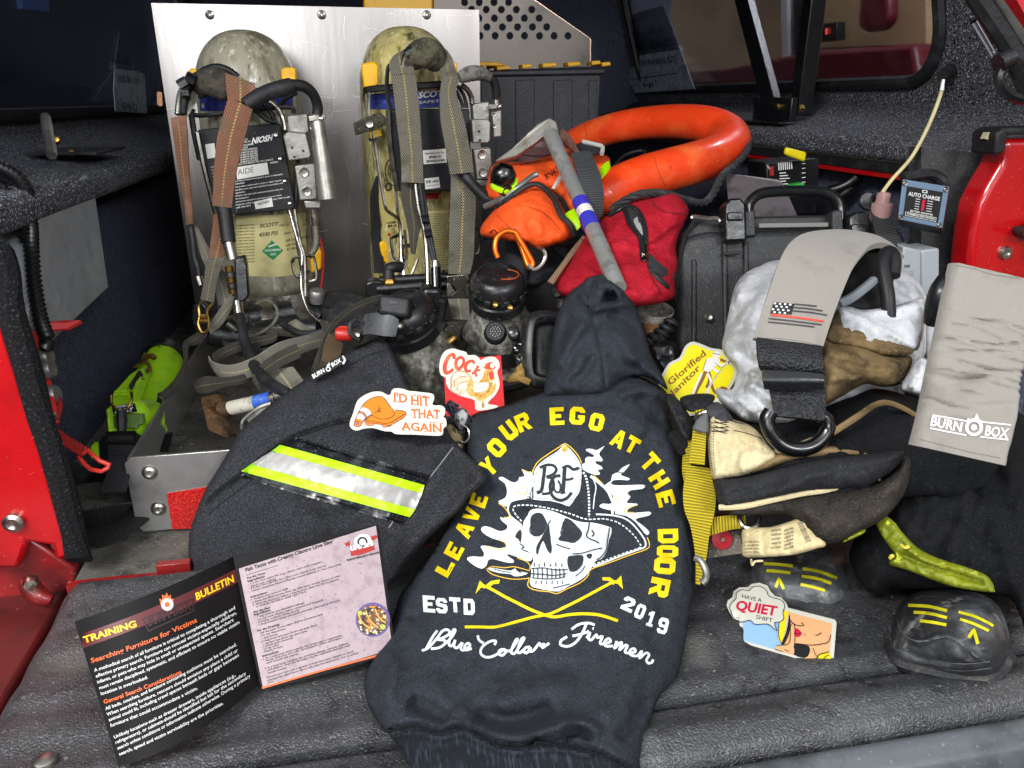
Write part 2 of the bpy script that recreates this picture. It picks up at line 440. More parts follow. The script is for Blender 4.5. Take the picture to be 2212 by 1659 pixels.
# ================================================================ materials used all over
CARPET=mk('grey_carpet','#4c4e55',.95,var=[(300,'#d2d4d9',.56,.68,2),(210,'#0c0c0f',.52,.64,2),(5,'#5d5f66',.5,.75)],bump=[('noise',420,.004)],spec=.2)
CARPET2=mk('dark_carpet','#121319',.95,var=[(420,'#4a4d58',.6,.7,2),(200,'#040406',.5,.62,2)],bump=[('noise',420,.003)],spec=.2)
BEDBLK=mk('bed_plastic','#464a5c',.7,var=[(60,'#545970',.5,.7),(380,'#7d8296',.58,.68,2),(300,'#1d2028',.54,.64,2)],bump=[('noise',380,.0015)],spec=.35)
LINER=mk('tailgate_liner','#3c3d3f',.40,var=[(8,'#525356',.45,.75),(40,'#29292b',.5,.7),(5,'#77756c',.58,.8),(300,'#6f6f73',.58,.72,2)],bump=[('noise',420,.0012),('vor',460,.0007)],spec=.7,rv=(14,.3,.46))
DUST=mk('dusty_liner','#6b6860',.75,var=[(30,'#3d3c38',.45,.7),(220,'#9a968a',.55,.75),(7,'#4c4b48',.5,.7)],bump=[('noise',240,.0015)],spec=.3)
REDP=mk('red_paint','#b80f16',.22,var=[(9,'#8c0a10',.5,.75),(260,'#d96a64',.68,.74,2)],coat=.6,bump=[('noise',30,.0006)])
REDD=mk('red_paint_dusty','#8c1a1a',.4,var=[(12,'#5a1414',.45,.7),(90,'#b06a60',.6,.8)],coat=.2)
SEAL=mk('flocked_seal','#131416',.9,var=[(300,'#47494d',.6,.72,2)],bump=[('noise',260,.003)],spec=.25)
BLK=mk('black_plastic','#111214',.32,var=[(25,'#26272a',.5,.8),(260,'#4b4b48',.66,.74,2)],bump=[('noise',90,.0006)],spec=.6)
BLKM=mk('black_rubber','#17181a',.55,var=[(30,'#2d2e31',.45,.75)],bump=[('noise',160,.0006)],spec=.45)
BLKG=mk('glossy_black','#0a0a0c',.14,var=[(160,'#55544e',.68,.76,3)],spec=.7,rv=(40,.1,.32))
ALU=mk('brushed_aluminium','#a9a8a5',.34,metal=.62,var=[(6,'#8f8d8c',.45,.75),(70,'#d8d8d6',.64,.8)],rv=(5,.2,.42),bump=[('noise',320,.00025)],stretch=(1,1,1))
PERFM=mk('dull_perforated_sheet','#6f6862',.4,metal=.7,var=[(4,'#4e4a48',.45,.7),(3,'#94785e',.55,.75)])
ALUB=mk('board_aluminium','#9d9996',.27,metal=.95,var=[(3,'#857f7c',.45,.75),(25,'#b9b6b3',.6,.8),(8,'#726d69',.62,.8)],rv=(3,.22,.4),bump=[('noise',60,.0003)],stretch=(1,1,.12))
STEEL=mk('steel','#b5b1a8',.28,metal=1,var=[(40,'#77726a',.5,.75)],rv=(30,.18,.45))
DSTEEL=mk('worn_steel','#8c877e',.4,metal=1,var=[(40,'#4a463f',.45,.7),(160,'#c9c3b8',.62,.75)],bump=[('noise',120,.0004)])
GREYM=mk('grey_metal','#8e8d89',.45,metal=.7,var=[(20,'#6a6964',.45,.7),(120,'#b8b6b0',.62,.75)])
WHT=mk('white_print','#e9e9e6',.5);YEL=mk('yellow_plastic','#eeb400',.4,var=[(30,'#c98e00',.55,.8),(140,'#8c6a10',.68,.78)])
RUBBERL=mk('corrugated_loom','#101113',.35,spec=.6)
BRASS=mk('brass','#b08d4a',.35,metal=1,var=[(60,'#6d5a38',.5,.7)])
# ================================================================ surroundings of the truck
b=MB();b.bx(-4,6,-3,7,-.84,-.8)
b.build('garage_floor',mk('garage_concrete','#2b2b2d',.8,var=[(2,'#1c1c1e',.4,.7)]),kind='structure',smooth=False)
b=MB();b.bx(-2.7,-2.6,-2,6.4,-.8,2.4);b.bx(-2.6,.6,6.4,6.5,-.8,2.4);b.build('garage_wall',mk('dark_blue_wall','#2b3442',.7,var=[(2,'#181d26',.4,.65)]),kind='structure',smooth=False)
b=MB();b.bx(3.6,3.7,-2,7,-.8,2.4);b.bx(.6,3.6,6.4,6.5,-.8,2.4)
b.build('garage_wall',mk('tan_wall','#b49a78',.7,var=[(3,'#9c8365',.4,.7)]),kind='structure',smooth=False)
# ================================================================ the truck
truck=thing('pickup_truck','red pickup truck with open tailgate and carpeted cap, holding all the gear','truck',(.3,.9,0))
# bed floor
b=MB();b.bx(-.385,1.1,.90,1.0,-.07,-.02);b.bx(-.55,1.1,1.0,3.33,-.07,-.02);b.build('bed_floor',DUST,truck,smooth=False)
# tailgate liner: a heightfield sheet with shallow ribs
def sheet(name,x0,x1,y0,y1,hf,mat,nx,ny,parent,depth=.05):
    b=MB();xs=np.linspace(x0,x1,nx);ys=np.linspace(y0,y1,ny);v=[]
    for y in ys:
        for x in xs:v.append((x,y,hf(x,y)))
    f=[[j*nx+i,j*nx+i+1,(j+1)*nx+i+1,(j+1)*nx+i] for j in range(ny-1) for i in range(nx-1)]
    k=len(v);ring=[i for i in range(nx)]+[j*nx+nx-1 for j in range(1,ny)]+[(ny-1)*nx+i for i in range(nx-2,-1,-1)]+[j*nx for j in range(ny-2,0,-1)]
    low=[(v[i][0],v[i][1],-depth) for i in ring];n=len(ring)
    f +=[[ring[i],k+i,k+(i+1) % n,ring[(i+1) % n]] for i in range(n)]+[[k+i for i in range(n)]]
    b.add(v+low,f);return b.build(name,mat,parent,angle=60)
def tg(x,y):
    z=0
    for yc,w in ((.64,.018),(.70,.02),(.765,.02)):
        z += .0032*math.exp(-((y-yc-.01*math.sin(x*3))/w)**4)
    z += .006*math.exp(-((y-.86)/.025)**2)
    z +=-.012*max(0,(y-.87)/.02) if y > .87 else 0
    z += .004*math.exp(-((y-.575)/.012)**2)
    z += .0035*noise.noise(Vector((x*7,y*9,1)))
    r=math.hypot(x+.17,y-.61)  # moulded ring
    z +=-.004*math.exp(-((r-.022)/.006)**2)
    r=math.hypot(x-.36,y-.72);z +=-.006*math.exp(-(r/.05)**2)
    e=min(x+.385,1.03-x)
    z -= .03*max(0,1-e/.03)**2
    return z
tgl=sheet('tailgate',-.385,1.03,.5575,.888,tg,LINER,190,70,truck)
def tg2(x,y):
    z=-.002+.010*math.exp(-((y-.515)/.02)**2)+.003*noise.noise(Vector((x*6,y*9,5)))
    z -= .012*max(0,(y-.548)/.006) if y > .548 else 0
    z -= .02*max(0,(.495-y)/.012)**2 if y < .495 else 0
    return z
sheet('tailgate_lip',-.385,1.03,.4835,.5545,tg2,LINER,150,26,truck)
b=MB()
prof=[(.4815,-.012),(.474,-.004),(.462,-.0045),(.450,-.012),(.444,-.03),(.444,-.10),(.4815,-.10)]
b.prism([(-.40,y,z) for y,z in prof],(1.45,0,0));b.build('tailgate_edge_strip',mk('scuffed_grey_plastic','#5b6064',.35,var=[(10,'#3c4043',.45,.7),(200,'#7d8286',.6,.75)],spec=.6),truck,bevel=.003)
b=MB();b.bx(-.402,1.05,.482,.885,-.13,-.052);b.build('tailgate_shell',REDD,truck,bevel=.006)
for px,py in ((97,1643),(1016,1652)):
    q=PZ(px,py,.0045);b=MB();b.lathe([(0,.003),(.006,.003),(.009,.0015),(.0095,-.002)],q,(0,0,1),16);b.build('bolt',STEEL,truck)
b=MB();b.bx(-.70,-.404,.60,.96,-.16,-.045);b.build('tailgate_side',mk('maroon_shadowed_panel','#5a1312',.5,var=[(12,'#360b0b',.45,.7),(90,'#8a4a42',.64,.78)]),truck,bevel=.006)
# hinge gap: red sheet edge and ridge of the liner
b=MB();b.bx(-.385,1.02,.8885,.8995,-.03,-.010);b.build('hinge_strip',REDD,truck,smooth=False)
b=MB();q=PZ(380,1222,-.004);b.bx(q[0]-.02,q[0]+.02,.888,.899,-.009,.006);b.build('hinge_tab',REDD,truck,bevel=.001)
# bed walls and rails
def wallprism(name,pts_xz,y0,y1,mat,**kw):
    b=MB();b.prism([(x,y0,z) for x,z in pts_xz],(0,y1-y0,0));return b.build(name,mat,truck,**kw)
wallprism('bed_wall',[(-.56,-.02),(-.50,-.02),(-.49,.36),(-.56,.36)],.96,3.33,BEDBLK,smooth=False)
wallprism('bed_wall',[(1.12,-.02),(1.05,-.02),(1.04,.42),(1.12,.42)],1.06,3.33,BEDBLK,smooth=False)
wallprism('bed_rail',[(-.70,.395),(-.428,.395),(-.420,.405),(-.420,.425),(-.430,.437),(-.60,.465),(-.70,.50)],.93,3.3,CARPET,bevel=.004)
wallprism('bed_rail',[(1.30,.44),(.985,.44),(.975,.45),(.975,.472),(.985,.482),(1.12,.515),(1.17,.54),(1.30,.54)],1.04,3.3,CARPET,bevel=.004)
wallprism('rail_lip',[(1.0,.421),(.978,.421),(.978,.4385),(1.0,.4385)],1.04,3.3,BLKM,smooth=False)
wallprism('red_rail_edge',[(1.0,.4105),(.982,.4105),(.982,.4195),(1.0,.4195)],1.08,1.98,REDP,smooth=False)
b=MB();b.bx(-.72,1.3,3.3,3.34,-.05,1.15);b.build('bulkhead',BEDBLK,truck,smooth=False)
# cap (topper) walls with window openings
capL=lambda z:-.70+.30*(z-.46)
capR=lambda z:1.19-.30*(z-.52)
def cap_wall(xf,zlo,zw0,zw1,yw0,yw1,ztop,y0,y1,rad,nm,flip):
    outer=[(y0,zlo),(y1,zlo),(y1,ztop),(y0,ztop)]
    hole=[]
    for (cy,cz),a0 in (((yw0+rad,zw0+rad),180),((yw1-rad,zw0+rad),270),((yw1-rad,zw1-rad),0),((yw0+rad,zw1-rad),90)):
        for k in range(9):
            a=R_(a0+k*90/8);hole.append((cy+rad*math.cos(a),cz+rad*math.sin(a)))
    v,f=cdt(np.array(outer,float),0,.5,[np.array(hole)])
    b=MB();s_=-.02 if flip else .02
    b.add([(xf(z),y,z) for y,z in v]+[(xf(z)+s_,y,z) for y,z in v],f+[[j+len(v) for j in q][::-1] for q in f])
    n=len(v);b.build(nm,CARPET,truck,smooth=False)
    fr=[np.array((xf(z)-(.004 if not flip else -.004),y,z)) for y,z in hole]
    b=MB();b.tube(fr,.014,8,closed=True);wf=b.build('window_frame',BLKM,truck)
    gl=MB();gl.prism([np.array((xf(z)+(.012 if not flip else -.012),y,z)) for y,z in hole],(.004 if not flip else -.004,0,0))
    gl.build('pane',GLASS,wf,smooth=False);return wf
GLASS=glassy('tinted_glass',(.74,.75,.80),.03,.8)
wl=cap_wall(capL,.44,.52,1.0,1.0,3.2,1.12,.88,3.31,.09,'cap_wall',True)
wr=cap_wall(capR,.50,.585,1.0,1.46,3.2,1.12,.88,3.31,.11,'cap_wall',False)
b=MB();b.bx(-.62,1.1,.88,3.34,1.12,1.14);b.build('cap_roof',CARPET2,truck,smooth=False)
# rear frame of the cap on the right with rubber edge
b=MB()
p0,p1=PY(2105,-20,.885),PY(2240,190,.872)
b.tube([p0,(p0+p1)/2+np.array([0,0,.002]),p1],.013,8);b.build('rubber_edge',BLKM,truck)
p0,p1=PY(2165,-20,.88),PY(2280,190,.87)
b=MB();b.tube([p0,p1],.018,10);b.build('cap_frame',GREYM,truck)
b=MB();b.prism([PY(2180,-30,.85),PY(2330,-30,.85),PY(2330,180,.85),PY(2262,120,.85)],(0,.02,0));b.build('cap_door_edge',REDP,truck,smooth=False)
# strut posts inside the cap on the right
b=MB();b.bx(1.052,1.092,1.80,1.84,.512,1.12);b.build('cap_post',BLK,truck,bevel=.003)
a,c=PX(1672,240,1.06),PX(1600,-30,1.06)
b=MB();d_=(c-a)/2;pr=np.cross(d_,(1,0,0));pr /= np.linalg.norm(pr);b.box((a+c)/2,d_,pr*.028,(.012,0,0));b.build('cap_brace',BLK,truck,bevel=.003)
b=MB();q=PX(1690,220,1.045);b.bx(1.033,1.05,1.80,1.99,.5,.555);b.bx(.995,1.05,1.78,2.14,.494,.499);pl=b.build('post_bracket',BLK,truck,bevel=.002)
for px,py in ((1681,231),(1729,234)):
    q=PX(px,py,1.028);b=MB();b.lathe([(0,.006),(.006,.005),(.008,0),(.008,-.006)],q,(-1,0,0),8);b.build('bracket_bolt',BRASS,pl)
# left post and bracket
a,c=PX(98,252,-.50),PX(112,336,-.47)
b=MB();b.tube([c,a],.008,6);b.build('cap_rod',GREYM,truck)
b=MB();q=PX(135,332,-.5);b.bx(q[0]-.05,q[0]+.06,q[1]-.02,q[1]+.16,q[2]-.002,q[2]+.003);b.build('rod_bracket',BLK,truck,bevel=.001)
for px,py in ((121,302),(155,332),(180,329)):
    q=PX(px,py,-.49);b=MB();b.lathe([(0,.006),(.005,.005),(.007,0),(.007,-.006)],q,(.3,-1,.3),8);b.build('bracket_bolt',BRASS,truck)
b=MB();q=PX(45,300,-.5);b.bx(-.58,-.53,1.0,1.28,.455,.515);b.build('ledge',CARPET,truck,bevel=.01)
b=MB();b.bx(-.57,-.53,.97,1.33,.517,.533);b.build('ledge_trim',BLKM,truck,bevel=.004)
# pillars at the tail
b=MB()
red=[(-60,520),(-30,590),(0,676),(43,819),(90,969),(128,1106),(150,1180),(158,1202),(140,1208),(120,1214),(110,1180),(60,1172),(40,1230),(0,1230),(-200,1230),(-200,520)]
b.prism([PY(x,y,.915) for x,y in red],(0,.05,0));pl=b.build('tail_pillar',REDP,truck,bevel=.006)
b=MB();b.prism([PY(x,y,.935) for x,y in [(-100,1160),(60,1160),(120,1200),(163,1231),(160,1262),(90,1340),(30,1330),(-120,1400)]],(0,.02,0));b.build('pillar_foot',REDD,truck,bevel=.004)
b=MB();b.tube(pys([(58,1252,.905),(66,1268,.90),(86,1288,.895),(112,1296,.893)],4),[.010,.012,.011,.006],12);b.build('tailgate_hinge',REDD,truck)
b=MB();b.lathe([(0,.006),(.007,.005),(.009,0),(.009,-.01)],PY(66,1262,.888),(.3,-1,.1),14);b.build('hinge_pin',STEEL,truck)
for px,py,r in ((30,1128,.012),(71,1262,0)):
    if r:b=MB();b.lathe([(.004,.004),(r*.6,.006),(r,.004),(r,-.004)],PY(px,py,.912),(0,-1,0),14);b.build('pillar_bolt',STEEL,pl)
sl=[((-30,500),(20,560)),((0,590),(20,586)),((0,660),(50,693)),((38,800),(84,800)),((66,890),(110,920)),((92,969),(140,1003)),((129,1106),(168,1100)),((152,1182),(178,1186)),((160,1205),(182,1215))]
b=MB();b.strip([(PY(*l,.905),PY(*r,.925)) for l,r in sl],.03,4);b.build('door_seal',SEAL,truck)
b=MB();b.prism([PY(x,y,.93) for x,y in [(-60,500),(-20,520),(0,570),(30,690),(90,920),(140,1090),(165,1190),(110,1190),(-60,700)]],(0,.02,0));b.build('pillar_backing',BEDBLK,truck,bevel=.004)
b=MB();rp=[(2096,700),(2094,600),(2098,550),(2104,500),(2117,440),(2140,395),(2162,360),(2171,335),(2172,300),(2330,296),(2330,640),(2190,700),(2150,1000),(2100,1000)]
b.prism([PY(x,y,1.03) for x,y in rp],(0,.05,0));pr_=b.build('tail_pillar',REDP,truck,bevel=.010,seg=3)
b=MB();b.prism([PY(x,y,1.015) for x,y in [(2150,335),(2153,288),(2170,276),(2340,270),(2340,288),(2178,292),(2172,330)]],(0,.05,0));b.build('rail_cap',BLKM,truck,bevel=.004)
for px,py,kk in ((2196,497,0),(2172,546,1)):
    q=PY(px,py,1.027);b=MB()
    if kk:b.lathe([(.003,.002),(.005,.004),(.009,.004),(.011,0),(.011,-.006)],q,(0,-1,0),16)
    else:b.tube([q+np.array([.03,0,.002]),q+np.array([0,-.022,0])],[.016,.011],12);b.tube([q,q+np.array([-.008,-.03,0])],.007,10)
    b.build('pillar_bumper' if not kk else 'pillar_bolt',BLKM if not kk else STEEL,pr_)
# rear inner panel on the right that carries the monitor
b=MB();b.prism([PY(x,y,1.10) for x,y in [(1990,318),(2165,335),(2165,360),(2120,420),(2098,500),(2090,960),(1990,960)]],(0,.03,0));b.build('tail_panel',mk('textured_panel','#3a3b3c',.6,var=[(260,'#67696a',.58,.7,2),(20,'#2a2b2c',.45,.7)],bump=[('noise',300,.0015)]),truck,smooth=False)
b=MB();q=[PY(1950,383,1.09),PY(2010,375,1.09),PY(2040,392,1.085)];b.tube(cat(q,5),.008,8);b.build('panel_rib',BLKM,truck)
b=MB();b.lathe([(0,.012),(.008,.012),(.01,0)],PY(2074,646,1.095),(0,-1,0),12);b.build('panel_plug',BLKM,truck)
b=MB();b.tube([PX(2052,153,1.155),PX(2035,163,1.125)],[.014,.011],10);b.build('latch_stud',BLKM,truck)
for px,py in ((1888,257),(45,353)):
    q=PZ(px,py,.484 if px > 1000 else .432);b=MB();b.bx(q[0]-.012,q[0]+.012,q[1]-.01,q[1]+.01,q[2],q[2]+.004);b.build('carpet_clip',mk('tan_clip','#c89a62',.5),truck,bevel=.001)
b=MB();b.prism([PY(x,y,1.03) for x,y in [(2128,300),(2135,286),(2155,285),(2152,306)]],(0,.01,0));b.build('foam_end',mk('foam','#b4a88a',.8),truck,smooth=False)
# grab handle, gas strut
b=MB();b.tube(pys([(2212,155,.86),(2190,135,.86),(2165,150,.86),(2158,175,.86),(2175,200,.86),(2205,213,.86),(2222,214,.86)],5),.0065,8);b.tube([PY(2156,138,.86),PY(2185,124,.86)],.011,10);b.tube([PY(2180,126,.86),PY(2225,210,.86)],.008,8);b.build('cap_latch_handle',BLK,truck)
b=MB();b.tube([PY(2104,46,.87),PY(2154,132,.87)],.0042,10);b.build('gas_strut',mk('chrome_rod','#d6d8e6',.15,metal=1),truck)
# ================================================================ seen through the panes
wp=mk('wall_panel','#c0a178',.6);dk=mk('dark_doorway','#1a1712',.6);mar=mk('maroon_metal','#6b1520',.4)
def back_quad(name,px,xw,mat,label,cat_,th=.05,bev=.004):
    b=MB();b.prism([PX(x,y,xw) for x,y in px],(th,0,0));return b.build(name,mat,bevel=bev,label=label,cat_=cat_)
back_quad('storage_locker',[(1735,-30),(2000,-30),(2000,96),(1755,106)],2.4,wp,'tan wall cabinet seen through the right cap window','cabinet')
o=back_quad('control_panel',[(1767,52),(1806,47),(1806,87),(1768,91)],2.3,BLK,'small black wall panel with a red lit slot behind the window','panel')
b=MB();b.prism([PX(x,y,2.295) for x,y in [(1784,62),(1787,61),(1787,74),(1784,75)]],(-.003,0,0))
em=mk('red_indicator','#ff3020',.4);em.node_tree.nodes['Principled BSDF'].inputs['Emission Color'].default_value=(1,.08,.05,1);em.node_tree.nodes['Principled BSDF'].inputs['Emission Strength'].default_value=4
b.build('indicator',em,o,smooth=False)
back_quad('red_jacket',[(1856,-30),(1915,-30),(1918,40),(1900,66),(1868,70),(1850,60)],2.25,mar,'dark red garment hanging on the tan cabinet outside the window','jacket',.06,.02)
back_quad('parked_vehicle',[(1420,160),(1560,150),(1740,112),(1970,95),(2000,260),(1420,260)],2.2,mar,'maroon vehicle side seen low through the right cap window','vehicle',.4,.02)
back_quad('doorway',[(1702,-30),(1745,-30),(1748,180),(1706,190)],2.5,dk,'dark narrow doorway beside the tan cabinet outside','door')
back_quad('white_post',[(1685,-30),(1700,-30),(1703,190),(1690,195)],2.48,WHT,'pale post left of the dark doorway outside','post')
b=MB()
for k in range(6):b.tube([(-1.9,1.1+k*.28,.55),(-1.9,1.12+k*.28,.9),(-1.88,1.1+k*.28,1.0)],[.10,.13,.07],8)
for k in range(0):pass
b.build('hanging_coats',mk('olive_cloth','#7d6a34',.8,var=[(20,'#4d4020',.4,.7)]),label='olive turnout coats hanging outside the left cap window',cat_='coats')
back_quad('blue_board',[(45,-25),(105,-25),(108,28),(50,20)],-1.7,mk('blue_board_paint','#5a7fc0',.5),'blue board seen high through the left cap window','board',-.03)
# mirrored lettering on the panes
PRINT=mk('window_film','#a3acb8',.6,var=[(40,'#6d7480',.45,.7)])
b=MB();pan=[PX(x,y,1.143) for x,y in [(1312,45),(1432,12),(1445,40),(1500,192),(1372,201),(1350,165)]]
b.prism(pan,(.002,0,0));film=b.build('memorial_film',PRINT,wr,smooth=False)
dc=Decal(bvh(film),.001)
for t,p0,p1,h in (('YROMEM GNIVOL NI',(1316,62),(1412,36),14),('FO',(1362,84),(1384,79),12),('AJBAQO NINAM OD',(1338,118),(1452,97),15),('IXOCON AANAE GT',(1350,148),(1460,134),14),('NI',(1392,190),(1412,187),10)):
    dc.text(t,p0,p1,(-h*.28,-h),.01)
dc.stroke([(1322,88),(1356,80)],2,1);dc.stroke([(1395,75),(1440,62)],2,1);dc.stroke([(1362,172),(1462,158)],2,1)
dc.build('memorial_lettering',BLK,film)
b=MB();b.prism([PX(x,y,-.66) for x,y in [(258,66),(276,110),(290,150),(312,160),(318,245),(250,240),(246,195),(248,140)]],(-.002,0,0));film2=b.build('memorial_film',PRINT,wl,smooth=False)
dc=Decal(bvh(film2),.001)
dc.text('NISON ON',(254,176),(300,182),(1,-15),.01);dc.text('GH-O',(262,236),(296,240),(1,-16),.01);dc.build('memorial_lettering',BLK,film2)
# ================================================================ sliding tray and upright board
def t1(x,y):return (x/3.0,y/3.0)
def A_(p,ox,oy,k=3.0):return [(x/k+ox,)+(y/k+oy,)+tuple(r) for x,y,*r in p]
T1=lambda p:A_(p,0,0);T2=lambda p:A_(p,737,0);T3=lambda p:A_(p,1474,0)
T4=lambda p:A_(p,0,552.7);T5=lambda p:A_(p,737,552.7);T6=lambda p:A_(p,1474,552.7)
T7=lambda p:A_(p,0,1105.5,2.995);T8=lambda p:A_(p,737,1105.5,2.995);T9=lambda p:A_(p,1474,1105.5,2.995)
TC=lambda p:A_(p,600.3,570.6,3.998)  # centre close-up
tray=thing('cargo_tray','scuffed aluminium slide-out tray with riveted front lip and red reflector','tray',(.05,1.3,.0))
TF=mk('tray_floor','#6f6d66',.6,metal=.35,var=[(25,'#45443f',.42,.68),(160,'#a3a095',.55,.75),(6,'#8a877c',.5,.75)],bump=[('noise',180,.0012)])
b=MB();b.bx(-.325,.47,1.022,2.05,.018,.028);b.build('tray_floor',TF,tray,smooth=False)
b=MB();b.bx(-.330,-.3255,1.018,2.05,-.012,.097);b.build('side_panel',ALU,tray,smooth=False)
b=MB();b.bx(.471,.4755,1.018,2.05,.012,.097);b.build('side_panel',ALU,tray,smooth=False)
fp=MB();c=[(-.333,-.004),(-.325,-.014),(.470,-.014),(.478,-.004),(.478,.092),(.470,.100),(-.325,.100),(-.333,.092)]
fp.prism([(x,1.012,z) for x,z in c],(0,.0045,0));fpo=fp.build('front_panel',ALU,tray,bevel=.0008)
for px,py in ((323,1021),(342,1099)):
    q=PY(px,py,1.011);b=MB();b.lathe([(.0028,.002),(.005,.0042),(.0085,.003),(.0105,0),(.0105,-.002)],q,(0,-1,0),18);b.build('rivet',STEEL,fpo)
REFL=mk('red_reflector','#c01818',.25,var=[(500,'#e04a3a',.55,.7,1)],bump=[('vor',260,.001)],coat=.8)
q=PY(361,1064,1.011);b=MB();b.prism([PY(x,y,1.0105) for x,y in [(360,1066),(446,1052),(446,1142),(372,1143)]],(0,.001,0));b.build('reflector',REFL,fpo,smooth=False)
board=MB();board.bx(-.376,.275,1.78,1.785,.03,.728)
bo=board.build('mounting_board',ALUB,label='tall brushed aluminium board standing behind the two air cylinders',cat_='board',smooth=False)
for px,py in ((453,32),(695,32),(922,32)):
    q=PY(px,py,1.779);b=MB();b.lathe([(.002,.001),(.004,.004),(.0075,.003),(.009,0),(.009,-.002)],q,(0,-1,0),16);b.build('rivet',STEEL,bo)
dc=Decal(bvh(bo),.0004);random.seed(5)
for k in range(60):
    x0=random.uniform(360,1015);y0=random.uniform(15,560);a=random.choice((random.uniform(-.3,.3),random.uniform(1.2,1.9)));L=random.uniform(8,60);dc.stroke([(x0,y0),(x0+L*.5*math.cos(a)+random.uniform(-3,3),y0+L*.5*math.sin(a)),(x0+L*math.cos(a),y0+L*math.sin(a))],random.uniform(.4,1.1),2)
dc.build('scratches',mk('bright_scratch','#e6e5e2',.45,metal=.6),bo)
b=MB();b.prism([PY(x,y,1.80) for x,y in [(338,200),(342,197),(350,199),(352,228),(346,231),(339,226)]],(0,.006,0));b.build('latch_slot',mk('copper_latch','#b98768',.4,metal=.6),bo,bevel=.001)
# ================================================================ breathing air packs
WEBG=dict(nu=9,pv=.0042,dark=C_('#45433a'),thread=C_('#c8b26a'))
STRAPO=mk('dirty_orange_pad','#a8745a',.85,web=dict(nu=10,pv=.0052,dark=C_('#5c3a2c'),thread=C_('#c9b070')),var=[(30,'#7d6a52',.48,.7),(14,'#b58a72',.5,.75)],bump=[('web',1,.0022)])
STRAPG=mk('grey_pad_webbing','#8b8677',.88,web=dict(nu=10,pv=.0050,dark=C_('#3a3831'),thread=C_('#b8a25c')),var=[(26,'#57523f',.5,.72),(12,'#a19b8b',.52,.75)],bump=[('web',1,.0022)])
WEBB=mk('grey_webbing','#a29e90',.85,web=dict(nu=12,pv=.0034,dark=C_('#56544b'),thread=C_('#d6c890')),var=[(30,'#6a6557',.52,.75)],bump=[('web',1,.0016)])
WEBD=mk('dark_webbing','#5d5a50',.85,web=dict(nu=12,pv=.0034,dark=C_('#2c2a25'),thread=C_('#93885c')),var=[(30,'#3c372c',.5,.75)],bump=[('web',1,.0016)])
WEBK=mk('black_webbing','#26272a',.7,web=dict(rib=1,pv=.0030,dark=C_('#0c0c0e')),bump=[('web',1,.0012)])
CYL1=mk('wound_cylinder_shell','#a19d88',.36,var=[(40,'#6f6c58',.45,.66),(110,'#cdc9b6',.54,.70),(7,'#7d7963',.48,.72),(200,'#45433a',.60,.70)],stretch=(1,1,.25),bump=[('noise',90,.0008)],coat=.25,rv=(12,.25,.5))
CYL2=mk('yellow_cylinder_shell','#b5a765',.40,var=[(14,'#97916f',.42,.62),(60,'#4d4730',.52,.66),(150,'#ddd5a8',.54,.70),(9,'#6b6138',.54,.72),(6,'#cdbf7c',.54,.72)],stretch=(1,1,.3),bump=[('noise',90,.0008)],coat=.2,rv=(12,.28,.5))
LAB=mk('aged_label','#d6cb90',.45,var=[(18,'#b8ab70',.5,.75),(120,'#8c8258',.68,.78)])
BLUEB=mk('blue_band','#26337a',.45,var=[(60,'#566094',.55,.75),(200,'#9a9a9a',.68,.76)])
NAVY=mk('backplate','#090a10',.45,var=[(40,'#131520',.5,.8),(220,'#8f9090',.70,.75,2)],spec=.25,bump=[('noise',60,.0004)])
INK=mk('black_ink','#17171a',.6);INKW=mk('white_ink','#e6e6e2',.5);GRN=mk('green_ink','#1f8a4c',.5);INKR=mk('red_ink','#a02018',.5)
PAPER=mk('label_paper','#e2e1da',.5,var=[(60,'#bdbcb2',.58,.75)])
def cylinder(cx,mat,ztop,zbot,R,parent):
    b=MB();pr=[(0,zbot)]
    for k in range(1,9):a=k/8*math.pi/2;pr.append((R*math.sin(a),zbot+.055-.055*math.cos(a)))
    hd=.105
    for k in range(0,15):a=k/14*math.pi/2;pr.append((R*math.cos(a)**.85 if k < 14 else 0,ztop-hd+hd*math.sin(a)))
    b.lathe([(r,z) for r,z in pr],(cx,1.58,0),(0,0,1),48)
    return b.build('cylinder',mat,parent,angle=60)
def hexbolt(px,py,y,r,parent,nm='hex_bolt',mat=None):
    q=PY(px,py,y);b=MB();b.lathe([(.0,.0005),(r*.38,.0005),(r*.42,.003),(r*.86,.0035),(r,.0015),(r,-.004)],q,(0,-1,0),18);return b.build(nm,mat or STEEL,parent)
def yslab(pts,y,th):return MB().prism([PY(p[0],p[1],y if len(p) < 3 else p[2]) for p in pts],(0,th,0))
BLOCK=mk('cast_grey_block','#a6a49c',.4,metal=.75,var=[(30,'#7e7c74',.45,.7),(180,'#c9c7c0',.64,.76)],bump=[('noise',200,.0003)])
# ---- left pack
pk=thing('air_pack','breathing air pack with dirty orange shoulder pads, left of the two on the board','air pack',(-.19,1.55,.028),'breathing air packs on the board')
cy=cylinder(-.188,CYL1,.668,.168,.091,pk);cb=bvh(cy)
dc=Decal(cb,.0006);dc.poly(T1([(1530,1400),(1700,1395),(1980,1380),(1985,1659)])+[(664,590),(600,598),(512,596)],step=10);lb=dc.build('paper_label',LAB,cy)
dc=Decal(cb,.0006);dc.poly([(430,195),(540,190),(632,184),(634,232),(540,239),(432,240)],step=10);dc.build('colour_band',BLUEB,cy)
dc=Decal(cb,.0011);dc.text('SCOTT',(560,492),(600,487),(1,-8),.02,.25);dc.text('P/N 31',(604,490),(624,487),(0,-5),.01);dc.text('4500 PSI',(559,512),(599,507),(1,-9),.012)
dc.text('- BREATHING',(610,507),(650,500),(0,-4));dc.text('AIR COMPRESSED',(617,523),(668,513),(0,-6));dc.text('UN 1002',(618,533),(645,528),(0,-6));dc.text('45 MINUTES',(619,542),(658,535),(0,-6))
